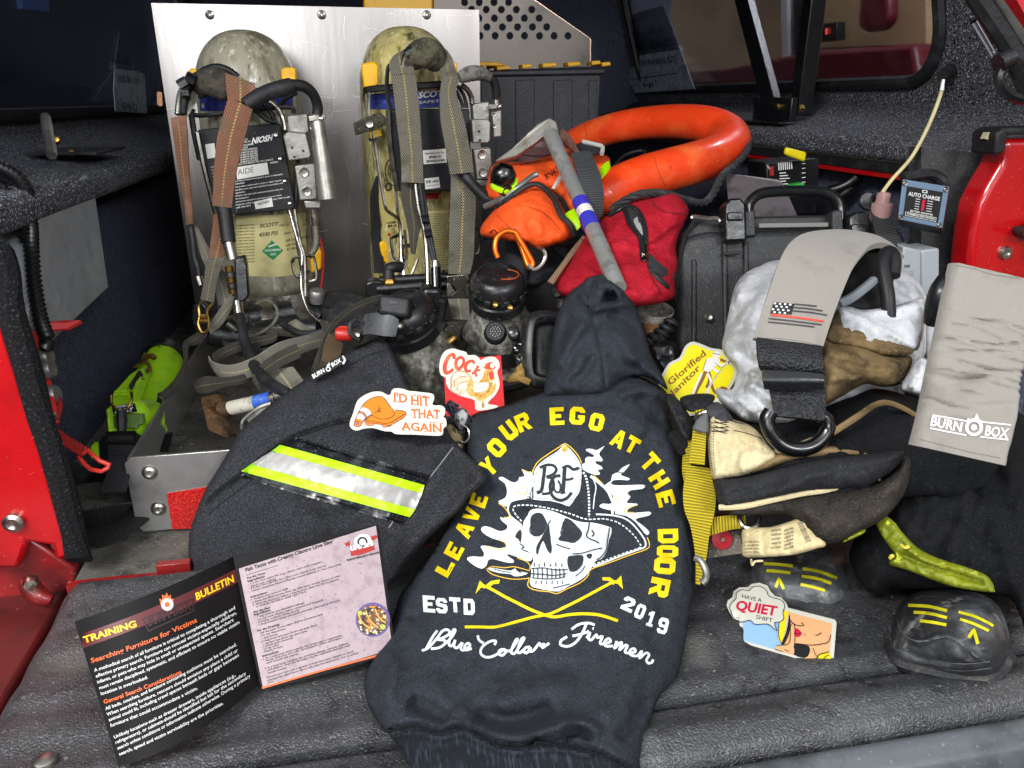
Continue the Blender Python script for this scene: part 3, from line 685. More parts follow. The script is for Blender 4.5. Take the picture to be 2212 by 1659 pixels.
for i in range(13):dc.text(random.choice(['maintain charging of the','OTHER THAN 15 YEARS','PROPER VALVE, CA 92507','AIR CYLINDER IN USE','DO NOT FILL WITH OXYGEN','CURRENT SAFETY RULES']),(512,489+i*6.6),(550,487+i*6.6),(0,-3.0),.01)
dc.text('TC-SU',(655,480),(668,476),(0,-5));dc.text('DOT-SP',(655,488),(668,484),(0,-5));dc.build('label_lettering',INK,lb)
dc=Decal(cb,.0012);dc.poly([(587,519),(612,541),(590,562),(566,543)],step=8);g=dc.build('hazard_diamond',GRN,cy)
dc=Decal(cb,.0016);dc.text('NONFLAMMABLE',(572,544),(607,541),(0,-5),.02);dc.text('GAS',(584,552),(596,551),(0,-5),.02);dc.stroke([(580,533),(598,527)],3,1);dc.build('hazard_lettering',INKW,g)
plate=yslab([(423,287,1.468),(430,280,1.468),(600,266,1.468),(606,271,1.468),(637,444,1.45),(632,452,1.45),(473,467,1.45),(467,463,1.45)],1.465,.010).build('backplate',NAVY,pk,bevel=.0012)
pb=bvh(plate)
for p_ in ([(443,312),(463,309),(467,340),(448,343)],[(549,436),(587,427),(590,446),(552,452)],[(510,361),(577,351),(581,376),(512,388)]):dc=Decal(pb,.0006);dc.poly(p_);lw=dc.build('white_sticker',PAPER,plate)
dc=Decal(pb,.0012);dc.text('AIDE',(514,378),(548,372),(-.5,-13),-.01);dc.build('sticker_lettering',INK,plate);dc=Decal(pb,.0012);dc.text('NIOSH',(556,444),(580,438),(0,-6),.02,.2);dc.build('sticker_lettering',INK,lw)
dc=Decal(pb,.0009);dc.text('NIOSH',(543,311),(587,303),(1,-13),.04,.2)
for t,x0,y0,x1,h in (('SAFETY',519,305,535,4),('CAROLINA, USA',516,310,541,4),('PRESSURE-DEMAND,',516,317,548,4),('ESCAPE',519,322,535,4),('BREATHING APPARATUS',516,327,555,4),('30 MINUTE 3000 PSIG',519,332,556,4),('30 MINUTE 4500 PSIG',519,337,556,4),('45 MINUTE 4500 PSIG',519,342,557,4),('60 MINUTE 4500 PSIG',519,347,557,4),('30 MINUTE 2216 PSIG',519,352,557,4)):
    dc.text(t,(x0,y0),(x1,y0-(x1-x0)*.13),(.5,-h),.012)
dc.text('INSTRUCTION MANUAL FOR THE COMPLETE',(508,358),(590,346),(.5,-3.5),.012);dc.text('ASSEMBLY',(583,354),(602,351),(.5,-4),.012)
for i,t in enumerate(('have been evaluated as an ignition source in flammable','ATMOSPHERES','this product could result in injury or death. inspect','specified, worn, used and maintained in accordance with','regulations.','all parts. Use only exact replacement parts in the con-','the manufacturer','maintenance manuals for information on use and mainte','Respirator and/or specific use limitations apply. Refer to user','LABEL 200001 REV B','by')):
    n=len(t)*1.9;dc.text(t,(507+i*.3,393+i*6.4),(507+n,393+i*6.4-n*.15),(.5,-3.4),.012)
for i in range(5):dc.text('approved for use',(455+i*1.6,362+i*6.5),(468+i*1.6,360+i*6.5),(.5,-3),.01)
dc.build('plate_lettering',INKW,plate)
for p in ((596,290),(605,340),(615,388),(626,436)):hexbolt(*p,1.448,.004,plate,'plate_screw')
b=MB();b.tube(pys([(425,286,1.462),(440,360,1.455),(455,420,1.45),(468,470,1.445)],4),.0042,6);b.build('plate_rail',DSTEEL,pk)
b=MB();b.tube(pys([(417,235,1.475),(430,250,1.475),(560,236,1.475),(628,232,1.475),(634,245,1.475)],4),.004,6);b.tube(pys([(412,240,1.47),(420,290,1.47),(432,345,1.46)],4),.005,6);b.build('frame_bar',BLKM,pk)
def clip(px,y,th=.03):
    return yslab(px,y,th).build('cylinder_clip',YEL,pk_,bevel=.004,seg=3)
pk_=pk
clip([(606,152),(612,146),(634,145),(639,150),(640,177),(609,176)],1.52);clip([(406,155),(412,147),(424,149),(425,163),(408,162)],1.54,.02);clip([(664,566),(690,535),(695,545),(694,582),(672,592),(662,585)],1.55)
# hoses
def hose(parent,pts,r,mat=None,nm='hose',corr=None,n=8,y=True):
    q=(pys if y else pxs)(pts,7);b=MB()
    if corr:b.corr(q,r,corr,r*.28,n)
    else:b.tube(resample(q,.006),r,n)
    return b.build(nm,mat or BLKM,parent,angle=75)
hose(pk,T1([(1150,745,1.43),(1160,650,1.44),(1180,580,1.45),(1240,505,1.46),(1330,470,1.46),(1440,485,1.46),(1480,510,1.46)]),.0055,STEEL,'braided_hose',.0052)
hose(pk,T1([(1190,745,1.43),(1195,660,1.44),(1230,570,1.445),(1290,480,1.45),(1390,435,1.46),(1480,455,1.46),(1540,500,1.46)]),.006)
hose(pk,T1([(1720,640,1.47),(1790,690,1.46),(1830,760,1.46),(1850,850,1.455)]),.0055,STEEL,'braided_hose',.0052)
hose(pk,T1([(1640,690,1.46),(1720,770,1.46),(1790,790,1.46)]),.004);hose(pk,T1([(1700,660,1.475),(1760,740,1.47),(1780,800,1.47)]),.004)
hose(pk,T1([(1810,700,1.48),(1850,640,1.47),(1920,600,1.46)]),.004)
hose(pk,T1([(2055,745,1.44),(2058,690,1.44),(2030,610,1.43),(1970,560,1.42),(1880,550,1.41)]),.0092)
b=MB();q=pys(T1([(1890,552,1.412),(1820,575,1.405),(1760,590,1.40),(1680,625,1.392),(1590,682,1.385)]),6);b.tube(q,[.012,.0135,.013,.0125,.0125,.0115],12);b.build('foam_sleeve',mk('foam_sleeve_black','#1e1f21',.6,var=[(30,'#33353a',.5,.75)],bump=[('noise',120,.001)]),pk)
for q in (((1165,560),(1215,530)),((1185,600),(1230,600)),((1205,500),(1265,530))):
    a,c=[PY(x/3,y/3,1.425) for x,y in q];b=MB();b.tube([a,c],.0105,8);b.build('hose_clamp',BLK,pk)
b=MB();b.tube(pys(T1([(1290,600,1.46),(1330,540,1.44),(1400,540,1.43),(1470,575,1.43),(1480,600,1.44)]),5),[.012,.020,.024,.023,.016],12,flat=.9);b.build('carry_handle',mk('knotted_webbing','#4c463d',.9,var=[(50,'#2e2a24',.4,.65),(160,'#8a8270',.6,.75)],bump=[('noise',120,.003)]),pk)
# blocks at the right side
yslab([(619,250),(664,244),(668,285),(640,300),(620,296)],1.47,.03).build('valve_block',BLOCK,pk,bevel=.002)
vb=yslab([(611,293),(622,284),(660,288),(672,335),(668,342),(623,348)],1.435,.04).build('valve_block',BLOCK,pk,bevel=.002)
for p in ((631,319),(636,339),(655,326)):b=MB();b.lathe([(0,.0003),(.0022,.0003),(.0022,-.002)],PY(*p,1.4345),(0,-1,0),10);b.build('port_hole',INK,vb)
vl=yslab([(636,358),(680,352),(686,430),(647,433)],1.45,.03).build('valve_block',BLOCK,pk,bevel=.002)
hexbolt(657,372,1.449,.0085,vl);hexbolt(663,413,1.449,.0085,vl)
yslab([(655,433),(693,436),(693,450),(660,450)],1.455,.02).build('valve_block',BLOCK,pk,bevel=.002)
b=MB();b.tube([PY(683,250,1.44),PY(690,300,1.435),PY(708,430,1.425)],[.012,.0125,.015,.017],16);b.build('pressure_tube',BLOCK,pk)
yslab([(666,251),(698,247),(703,250),(703,257),(668,263)],1.425,.02).build('tube_clamp',STEEL,pk,bevel=.001)
hexbolt(693,253,1.424,.004,pk,'clamp_screw')
for p in ((673,275),(677,305)):hexbolt(*p,1.435,.0035,pk,'clamp_screw')
# pads and straps
def band(parent,rows,mat,nm='shoulder_strap',th=.006,y=True,sm=6,**kw):
    return MB().strip((yrow if y else prow)(rows),th,sm).build(nm,mat,parent,**kw)
T1r=lambda R:[(a/3,b_/3,c/3,d/3,e) for a,b_,c,d,e in R]
T2r=lambda R:[(a/3+737,b_/3,c/3+737,d/3,e) for a,b_,c,d,e in R]
T4r=lambda R:[(a/3,b_/3+552.7,c/3,d/3+552.7,e) for a,b_,c,d,e in R]
T5r=lambda R:[(a/3+737,b_/3+552.7,c/3+737,d/3+552.7,e) for a,b_,c,d,e in R]
TCr=lambda R:[(a/3.998+600.3,b_/3.998+570.6,c/3.998+600.3,d/3.998+570.6,e) for a,b_,c,d,e in R]
T6r=lambda R:[(a/3+1474,b_/3+552.7,c/3+1474,d/3+552.7,e) for a,b_,c,d,e in R]
band(pk,T1r([(1205,650,1288,540,1.45),(1215,700,1275,650,1.44),(1205,760,1240,700,1.43)]),WEBB,'upper_webbing',.004)
band(pk,T1r([(1108,765,1205,750,1.415),(1128,900,1216,880,1.41),(1150,1050,1222,1040,1.405),(1178,1210,1234,1200,1.40),(1198,1340,1246,1330,1.40),(1208,1455,1252,1445,1.40)]),STRAPO,th=.012)
band(pk,T1r([(1462,476,1650,545,1.405),(1465,560,1655,610,1.40),(1475,640,1640,690,1.39)]),STRAPO,'strap_collar',th=.008)
band(pk,T1r([(1480,632,1638,712,1.375),(1445,760,1618,775,1.37),(1412,880,1590,880,1.37),(1396,1010,1558,1005,1.37),(1386,1150,1526,1155,1.37),(1380,1330,1502,1345,1.37)]),STRAPO,th=.013)
band(pk,[(463,462,508,462,1.39),(458,500,500,508,1.385),(452,545,484,556,1.38),(447,575,480,580,1.375)],STRAPO,'lower_strap',.005)
band(pk,[(446,556,487,557,1.372),(441,603,470,603,1.365),(433,646,462,653,1.36)],STRAPG,'lower_strap',.005)
band(pk,[(417,478,423,480,1.41),(425,520,440,515,1.405),(437,560,462,555,1.40),(460,610,490,598,1.39),(472,660,505,655,1.38)],WEBB,'waist_webbing',.003)
band(pk,[(505,640,500,668,1.37),(480,660,488,690,1.365),(462,685,472,708,1.36),(447,705,455,722,1.355)],WEBB,'waist_webbing',.003)
# facepiece hose
hose(pk,T1([(1450,1345,1.375),(1465,1440,1.37),(1480,1570,1.36)]),.0125,nm='facepiece_hose')
b=MB();b.tube([PY(493,523,1.36),PY(502,560,1.355)],.0095,14);b.build('hose_ferrule',STEEL,pk)
yslab([(505,560,1.345),(528,553,1.345),(533,575,1.345),(538,640,1.335),(524,653,1.335),(510,650,1.335)],1.34,.022).build('quick_connect',BLK,pk,bevel=.003)
for k in range(5):
    a=PY(494+k*2,575+k*12,1.35);c=PY(495.6+k*2,585+k*12,1.35);b=MB();b.tube([a,c],.0085 if k % 2 else .0075,12);b.build('coupling_ring',BRASS if k % 2 == 0 else DSTEEL,pk)
b=MB();b.tube([PY(513,652,1.34),PY(518,685,1.325)],.0085,14);b.build('hose_ferrule',STEEL,pk)
hose(pk,[(518,682,1.325),(523,710,1.30),(530,742,1.27),(547,786,1.21),(573,820,1.16),(618,848,1.10),(650,862,1.09)],.0088,nm='low_hose')
# left side small hose with fitting
hose(pk,T1([(1235,1460,1.41),(1250,1560,1.40),(1260,1659,1.395)])+T4([(1285,90,1.39),(1295,190,1.385)]),.0055,nm='gauge_hose')
b=MB();b.tube([PY(428,598,1.385),PY(434,617,1.38)],.007,10);b.build('hose_ferrule',STEEL,pk)
# right hand rods, cables
hose(pk,[(624,452,1.46),(640,510,1.45),(652,552,1.44),(650,600,1.43),(653,633,1.42),(667,672,1.40),(694,697,1.38)],.003,STEEL,'frame_rod')
hose(pk,[(636,452,1.46),(648,520,1.45),(658,555,1.44),(660,640,1.42)],.0035,DSTEEL,'frame_rod')
hose(pk,[(645,300,1.47),(640,420,1.465),(636,470,1.46),(655,600,1.43)],.004,BLKM,'gauge_hose')
hose(pk,[(678,462,1.47),(683,505,1.47),(681,535,1.46),(668,553,1.45)],.0065,mk('braided_steel','#77736a',.45,metal=.7,bump=[('vor',500,.001)]),'braided_hose')
b=MB();b.tube([PY(676,452,1.47),PY(681,485,1.47)],.008,10);b.build('hose_ferrule',STEEL,pk)
b=MB();b.tube(pys([(634,566,1.44),(637,556,1.44),(672,552,1.44),(679,560,1.44),(685,598,1.43),(678,606,1.43),(668,608,1.43)],3),.003,6);b.tube(pys([(631,562,1.45),(636,590,1.44),(650,600,1.44),(668,585,1.44)],3),.003,6);b.build('wire_loop',DSTEEL,pk)
hose(pk,[(691,515,1.5),(698,545,1.5),(697,590,1.49),(690,640,1.48)],.0025,mk('red_cord','#a5221c',.7),'pull_cord')
# waist frame
b=MB();b.strip(yrow([(538,648,536,668,1.47),(580,642,580,664,1.465),(630,638,630,660,1.465),(672,630,672,650,1.47)]),.004);b.build('waist_bracket',DSTEEL,pk)
for p in ((553,662),(632,648)):hexbolt(*p,1.455,.007,pk)
b=MB();b.tube(pys([(470,690,1.42),(535,686,1.44),(600,680,1.45),(660,674,1.45),(700,690,1.43)],5),[.018,.022,.024,.024,.02],12);b.tube(pys([(450,720,1.40),(520,728,1.41),(600,715,1.42),(690,712,1.40)],5),[.02,.026,.026,.02],12);b.build('waist_pad',mk('waist_pad_black','#17181b',.4,var=[(60,'#3a3a3a',.56,.7)],bump=[('noise',50,.002)]),pk)
for r in ([(560,655,585,652,1.45),(562,672,590,668,1.43),(568,705,598,700,1.41)],[(625,640,648,637,1.45),(635,668,660,664,1.43),(655,700,680,694,1.40)]):band(pk,r,DSTEEL,'waist_bracket',.003)
b=MB();b.lathe([(.014,0),(.015,.012),(.015,.02),(.012,.024)],PY(684,652,1.44),(0.1,-.2,1),16);b.build('gauge_knob',GREYM,pk)
b=MB();b.tube([PY(700,675,1.45),PY(722,652,1.42)],[.013,.016],14);b.build('valve_knob',BLKM,pk)
yslab([(416,660),(436,652),(452,668),(446,715),(425,722),(412,690)],1.37,.02).build('strap_adjuster',BLK,pk,bevel=.003)
b=MB();b.tube(pys([(433,652,1.35),(429,662,1.35),(431,684,1.345),(428,700,1.34),(436,718,1.335),(448,714,1.335),(450,694,1.34),(447,672,1.345),(461,655,1.35)],3),.0025,6);b.tube([PY(432,684,1.34),PY(449,684,1.34)],.0045,8);b.tube([PY(430,694,1.338),PY(450,694,1.338)],.0035,8);b.build('steel_buckle',BRASS,pk)
b=MB();b.tube(pys([(497,690,1.36),(503,684,1.35),(520,700,1.345),(532,697,1.35),(536,680,1.355)],3),.003,6);b.tube([PY(492,700,1.35),PY(512,716,1.34)],.005,8);b.build('steel_buckle',DSTEEL,pk)
# waist straps lying in coils
band(pk,T4r([(1800,475,1805,500,1.33),(1750,508,1770,560,1.32),(1600,532,1620,600,1.30),(1450,590,1480,650,1.28),(1375,640,1405,700,1.25)]),WEBD,'waist_strap',.0035)
band(pk,T4r([(1352,650,1362,700,1.24),(1385,690,1420,780,1.215),(1500,706,1520,806,1.205),(1650,655,1660,775,1.21),(1800,565,1820,700,1.235),(1960,520,1985,620,1.27),(2100,492,2115,580,1.30)]),WEBB,'waist_strap',.0035)
band(pk,T4r([(1620,470,1640,500,1.36),(1850,470,1850,520,1.36),(2110,490,2110,540,1.34)]),WEBD,'waist_strap',.0035)
band(pk,T4r([(1262,815,1275,885,1.19),(1330,780,1345,888,1.18),(1450,788,1455,850,1.19),(1560,770,1570,830,1.20),(1640,740,1660,800,1.22)]),WEBD,'waist_strap',.0035)
band(pk,T4r([(1600,278,1605,296,1.40),(1690,270,1685,288,1.38),(1775,300,1758,310,1.36),(1808,370,1790,372,1.34),(1780,440,1762,432,1.33),(1690,505,1690,490,1.33),(1610,535,1610,515,1.33)]),WEBB,'waist_strap',.0035)
band(pk,T4r([(1290,490,1330,530,1.34),(1210,540,1270,580,1.31),(1182,580,1225,590,1.28),(1190,680,1215,700,1.24),(1130,800,1180,820,1.18),(1040,890,1085,925,1.13),(1030,915,1062,930,1.11)]),WEBD,'waist_strap',.003)
band(pk,T4r([(1700,760,1900,720,1.22),(1770,850,1960,800,1.18),(1800,900,2000,860,1.15)]),WEBB,'waist_strap',.0035)
# ---- right pack
pk=pk_=thing('air_pack','breathing air pack with grey pads and yellow cylinder, right of the two','air pack',(.105,1.55,.028),'breathing air packs on the board')
cy=cylinder(.105,CYL2,.678,.165,.091,pk);cb=bvh(cy)
dc=Decal(cb,.0006);dc.poly([(795,203),(860,200),(950,196),(985,190),(985,225),(950,232),(860,237),(798,236)],step=10);bb=dc.build('colour_band',BLUEB,cy)
dc=Decal(cb,.0012);dc.text('SCOTT',(903,212),(968,206),(0,-13),.035,.2);dc.text('SAFETY',(905,224),(960,220),(0,-6));dc.build('band_lettering',INKW,bb)
dc=Decal(cb,.0006);dc.poly(T2([(530,1370),(720,1360),(760,1659)])+[(990,580),(925,585)],step=10);lb=dc.build('paper_label',LAB,cy)
dc=Decal(cb,.0012)
for i in range(24):dc.text(random.choice(['filling to higher pressures can burst','DO NOT ALTER','Refer to the owner manual for care','inspect the cylinder before each fill','hydrostatic test every five years','store away from heat']),(923,464+i*5),(923+random.uniform(36,58),462+i*5),(0,-2.6),.01)
dc.text('O',(831,413),(846,411),(0,-18),.03);dc.text('LUXFER',(836,484),(856,482),(0,-5),.02);dc.text('BEE 20',(837,491),(856,489),(0,-5),.02);dc.stroke([(853,335),(836,350),(832,370),(838,392),(852,402)],2);dc.text('5',(957,427),(961,427),(0,-8));dc.build('label_lettering',INK,lb)
dc=Decal(cb,.0012);dc.poly([(915,418),(952,416),(945,430),(920,430)]);dc.text('tt',(837,510),(844,509),(0,-8),.05);dc.build('red_stamp',INKR,cy)
plate=yslab([(838,235,1.468),(1014,235,1.468),(1019,405,1.45),(1016,411,1.45),(866,414,1.45),(856,408,1.45)],1.465,.010).build('backplate',NAVY,pk,bevel=.0015)
pb=bvh(plate)
for p_ in ([(913,325),(963,321),(965,351),(915,355)],[(917,386),(948,382),(951,405),(919,409)]):dc=Decal(pb,.0006);dc.poly(p_);lw=dc.build('white_sticker',PAPER,plate)
dc=Decal(pb,.0012);dc.text('FDNY Mask Service Unit',(918,334),(959,330.5),(0,-4),.012);dc.text('BN48-10',(927,342),(952,340),(0,-5),.035);dc.text('05010242C4CBRN',(921,351),(962,348),(0,-5),.03);dc.build('sticker_lettering',INK,plate);dc=Decal(pb,.0012)
dc.poly([(920,390),(930,389),(930,395),(920,396)]);dc.text('NIOSH',(935,394),(948,392),(0,-4),.03);dc.text('CBRN APPROVED',(921,403),(948,400),(0,-2),.01);dc.build('sticker_lettering',INK,lw)
dc=Decal(pb,.0016);dc.text('CDC',(921,395),(929,394),(0,-4),.02);dc.build('sticker_lettering',INKW,lw)
b=MB();b.tube(pys([(838,238,1.462),(843,320,1.455),(858,413,1.448)],4),.0048,6);b.build('plate_rail',DSTEEL,pk)
b=MB();b.tube(pys([(788,195,1.50),(830,190,1.48),(950,182,1.475),(985,180,1.49)],4),.006,6);b.tube(pys([(845,235,1.47),(836,200,1.47),(837,155,1.47),(842,141,1.475)],4),.004,6);b.build('frame_bar',BLKM,pk)
clip([(780,142),(787,136),(808,133),(818,142),(819,180),(812,188),(786,191)],1.51);clip([(980,137),(987,134),(989,160),(982,163)],1.54,.02);clip([(819,525),(826,521),(846,530),(848,572),(826,566)],1.51)
b=MB();b.tube(pys([(789,193,1.49),(786,208,1.48),(792,240,1.48),(793,258,1.475)],4),.003,6);b.tube(pys([(797,200,1.485),(797,250,1.48),(809,307,1.475),(820,383,1.46),(832,445,1.45),(840,458,1.44),(856,470,1.43),(864,485,1.42),(866,560,1.40),(872,600,1.39),(868,635,1.38)],5),.0032,6)
b.tube(pys([(855,410,1.45),(862,480,1.44),(872,560,1.42),(868,600,1.41)],4),.003,6);b.build('frame_rod',STEEL,pk)
b=MB();b.tube(pys([(868,508,1.43),(848,513,1.42),(845,520,1.42),(850,552,1.41),(858,560,1.41),(878,556,1.41)],3),.003,6);b.tube(pys([(858,506,1.42),(872,515,1.42)],1),.004,6);b.tube(pys([(862,535,1.41),(886,530,1.41)],1),.004,6);b.tube(pys([(874,497,1.42),(878,560,1.40),(864,600,1.39),(875,612,1.38),(890,590,1.38),(902,560,1.39)],4),.003,6);b.build('wire_loop',DSTEEL,pk)
b=MB();b.tube(pys([(1026,495,1.44),(1033,500,1.44),(1036,535,1.44),(1030,548,1.44),(1022,548,1.44)],3),.003,6);b.build('wire_loop',DSTEEL,pk)
hose(pk,T2([(395,490,1.42),(405,400,1.43),(440,315,1.44),(505,278,1.44),(570,295,1.44)]),.0058,STEEL,'braided_hose',.0052)
hose(pk,T2([(425,490,1.42),(432,400,1.43),(470,335,1.435),(520,305,1.44)]),.005);hose(pk,T2([(445,490,1.42),(455,410,1.43),(495,345,1.435),(540,320,1.44)]),.005)
a,c=PY(876,118,1.42),PY(903,102,1.42);b=MB();b.tube([a,c],.009,8);b.build('hose_clamp',BLK,pk)
b=MB();b.tube(pys([(893,140,1.44),(900,122,1.43),(918,116,1.425),(936,122,1.43),(943,145,1.44)],5),[.014,.022,.026,.024,.015],12);b.build('carry_handle',mk('knotted_webbing','#55523f',.9,var=[(50,'#2e2d22',.4,.65),(160,'#8a8770',.6,.75)],bump=[('noise',120,.003)]),pk)
hose(pk,T2([(780,552,1.45),(820,585,1.455),(842,630,1.46),(850,680,1.46)]),.0055,DSTEEL,'braided_hose',.0052)
hose(pk,T2([(745,590,1.46),(775,650,1.465),(790,700,1.465)]),.0035);hose(pk,T2([(755,560,1.46),(795,620,1.465),(815,700,1.465)]),.0035)
hose(pk,[(1050,164,1.43),(1064,172,1.435),(1071,190,1.44),(1072,216,1.445)],.0078)
b=MB();b.tube(pys([(992,168,1.41),(1012,160,1.415),(1035,158,1.42),(1056,166,1.43)],5),[.009,.0125,.013,.012,.0095],12);b.build('foam_sleeve',mk('dusty_foam','#6e6d67',.75,var=[(60,'#3c3c39',.45,.65),(14,'#8c3a30',.64,.72)],bump=[('noise',160,.002)]),pk)
b=MB();b.tube([PY(1072,208,1.445),PY(1072,224,1.445)],.0078,12);b.build('hose_ferrule',STEEL,pk)
yslab([(1020,224),(1057,219),(1058,262),(1022,262)],1.46,.03).build('valve_block',BLOCK,pk,bevel=.002)
vb=yslab([(1018,258),(1054,257),(1060,264),(1059,304),(1054,309),(1021,309)],1.435,.035).build('valve_block',BLOCK,pk,bevel=.002)
for p in ((1035,284),(1037,303)):b=MB();b.lathe([(0,.0003),(.0024,.0003),(.0024,-.002)],PY(*p,1.4345),(0,-1,0),10);b.build('port_hole',INK,vb)
vl=yslab([(1023,322),(1060,319),(1066,387),(1030,388)],1.45,.03).build('valve_block',BLOCK,pk,bevel=.002);hexbolt(1042,334,1.449,.0085,vl);hexbolt(1044,373,1.449,.0085,vl)
yslab([(1030,388),(1066,387),(1066,402),(1032,404)],1.456,.02).build('valve_block',BLOCK,pk,bevel=.002)
yslab([(1063,240),(1084,236),(1085,296),(1065,298)],1.45,.012).build('pressure_tube',BLOCK,pk,bevel=.003)
yslab([(1059,226),(1076,222),(1084,224),(1084,233),(1060,236)],1.435,.02).build('tube_clamp',STEEL,pk,bevel=.001)
for p in ((1077,228),(1066,248),(1067,273)):hexbolt(*p,1.434,.0035,pk,'clamp_screw')
band(pk,T2r([(395,340,420,330,1.45),(340,365,410,350,1.44),(310,420,460,410,1.43),(325,490,475,480,1.41)]),STRAPG,'upper_webbing',.005)
band(pk,T2r([(328,495,480,484,1.39),(345,650,500,640,1.385),(362,810,512,800,1.38),(385,1000,525,1000,1.375),(392,1180,532,1187,1.37)]),STRAPG,th=.013)
band(pk,T2r([(388,1170,520,1180,1.39),(392,1300,505,1310,1.385),(425,1450,520,1445,1.38),(440,1540,500,1540,1.37),(450,1640,480,1650,1.36)]),WEBD,'lower_strap',.004)
band(pk,T2r([(585,330,680,320,1.44),(620,400,720,380,1.43),(645,470,740,440,1.42),(655,500,762,520,1.40)]),STRAPG,'upper_webbing',.005)
band(pk,T2r([(655,490,768,520,1.385),(640,620,745,600,1.38),(645,780,795,780,1.375),(675,950,830,955,1.37),(705,1128,857,1112,1.37)]),STRAPG,th=.013)
band(pk,T2r([(712,1115,850,1105,1.39),(708,1300,872,1300,1.385),(702,1450,866,1452,1.38),(696,1659,858,1659,1.36)])+[(968,592,1015,592,1.35)],STRAPG,'lower_strap',.005)
hose(pk,[(1000,372,1.38),(1012,388,1.375),(1030,408,1.36),(1056,432,1.34),(1084,454,1.32),(1106,469,1.30)],.0098,nm='facepiece_hose')
q=[(1100,466,1.305),(1112,474,1.30),(1118,478,1.295),(1130,486,1.285),(1142,492,1.28),(1154,499,1.27)]
for i in range(5):
    b=MB();b.tube([PY(*q[i]),PY(*q[i+1])],.0118 if i in (1,3) else .0102,16);b.build('coupling_ring',DSTEEL if i % 2 else STEEL,pk)
b=MB();b.tube([PY(1152,498,1.27),PY(1180,514,1.25)],[.011,.0095],14);b.build('hose_grip',BLK,pk)
hose(pk,[(1176,512,1.252),(1204,534,1.23),(1237,564,1.20),(1262,596,1.17),(1272,620,1.15)],.0088,nm='low_hose')
hose(pk,[(897,396,1.375),(904,450,1.37),(917,500,1.365),(922,553,1.35),(924,622,1.33)],.0052,STEEL,'braided_hose',.0052)
hose(pk,[(907,396,1.37),(914,450,1.365),(923,505,1.36),(931,540,1.35),(938,566,1.34)],.0042,nm='gauge_hose');hose(pk,[(911,396,1.372),(920,455,1.367),(934,530,1.352),(941,566,1.34)],.0036,nm='gauge_hose')
for p in ((918,475),(924,505)):a,c=PY(p[0]-7,p[1],1.355),PY(p[0]+9,p[1]-3,1.355);b=MB();b.tube([a,c],.008,8);b.build('hose_clamp',BLK,pk)
b=MB();b.tube([PY(941,578,1.335),PY(942,622,1.32)],.0095,14);b.build('gauge_body',BLKG,pk)
b=MB();b.tube([PY(940.5,562,1.338),PY(941,580,1.335)],[.006,.009,.0098],14);b.build('hose_ferrule',STEEL,pk)
yslab([(762,266),(820,241),(832,252),(836,270),(768,293)],1.46,.008).build('chest_flap',mk('frayed_flap','#4a463a',.9,var=[(80,'#2c2a22',.4,.65),(200,'#9a9378',.6,.72)],bump=[('noise',200,.003)]),pk,bevel=.002)
hexbolt(798,267,1.458,.0075,pk,'flap_rivet')
yslab([(797,282),(822,278),(826,294),(800,299)],1.475,.01).build('side_bracket',mk('yellow_bracket','#a88a20',.4,metal=.5),pk,bevel=.001)
b=MB();b.tube(pys([(797,300,1.47),(803,304,1.468),(815,301,1.468)],3),.003,6);b.build('wire_loop',STEEL,pk)
band(pk,[(812,380,822,380,1.52),(800,420,818,430,1.52),(800,470,822,480,1.52),(802,515,826,520,1.52),(808,590,830,590,1.5)],WEBK,'side_strap',.003)
yslab([(790,612),(806,606),(826,608),(826,640),(812,645),(790,648)],1.36,.03).build('manifold_end',BLK,pk,bevel=.003)
b=MB();b.tube([PY(815,624,1.37),PY(990,612,1.36)],.012,12);b.tube([PY(820,606,1.38),PY(985,596,1.37)],.008,10);b.build('manifold_bar',BLK,pk)
b=MB();b.tube(pys([(840,612,1.37),(840,585,1.38),(846,578,1.38),(866,576,1.39)],4),.010,12);b.build('elbow_fitting',BLKM,pk)
b=MB();b.lathe([(.012,-.004),(.014,0),(.014,.005),(.010,.010)],PY(841,613,1.37),(0,0,1),6);b.build('brass_nut',BRASS,pk)
yslab([(828,606),(900,600),(912,610),(900,626),(832,622)],1.385,.02).build('manifold_plate',mk('grimy_brass','#7d7350',.5,metal=.5,var=[(60,'#3c3828',.4,.65)],bump=[('noise',120,.003)]),pk,bevel=.002)
# buckle and tail of the waist strap
yslab([(964,597),(1012,592),(1015,606),(966,612)],1.33,.006).build('steel_buckle',STEEL,pk,bevel=.001)
yslab([(978,604),(985,600),(1003,600),(1010,606),(1010,616),(1000,626),(1010,640),(1006,646),(976,648),(973,640),(988,628),(978,616)],1.315,.004).build('buckle_tongue',mk('dark_buckle_steel','#5f5a50',.35,metal=.8),pk,bevel=.0008)
yslab([(966,612),(974,614),(984,630),(972,646),(964,642)],1.325,.004).build('steel_buckle',STEEL,pk,bevel=.0008);yslab([(1012,612),(1015,640),(1006,648),(1003,628)],1.325,.004).build('steel_buckle',STEEL,pk,bevel=.0008)
band(pk,[(968,646,1012,646,1.315),(977,686,1015,686,1.29),(985,722,1021,730,1.27)],WEBB,'strap_tail',.003)
yslab([(908,640),(916,622),(950,622),(958,636),(957,690),(940,720),(918,715)],1.30,.05).build('regulator_body',BLK,pk,bevel=.008,seg=3)
b=MB();b.tube([PY(956,652,1.27),PY(953,690,1.265),PY(944,730,1.26)],[.010,.006,.005],10);b.lathe([(0,.006),(.009,.005),(.012,0),(.012,-.008)],PY(954,655,1.27),(0,-1,0),16);b.build('bypass_lever',BLK,pk)
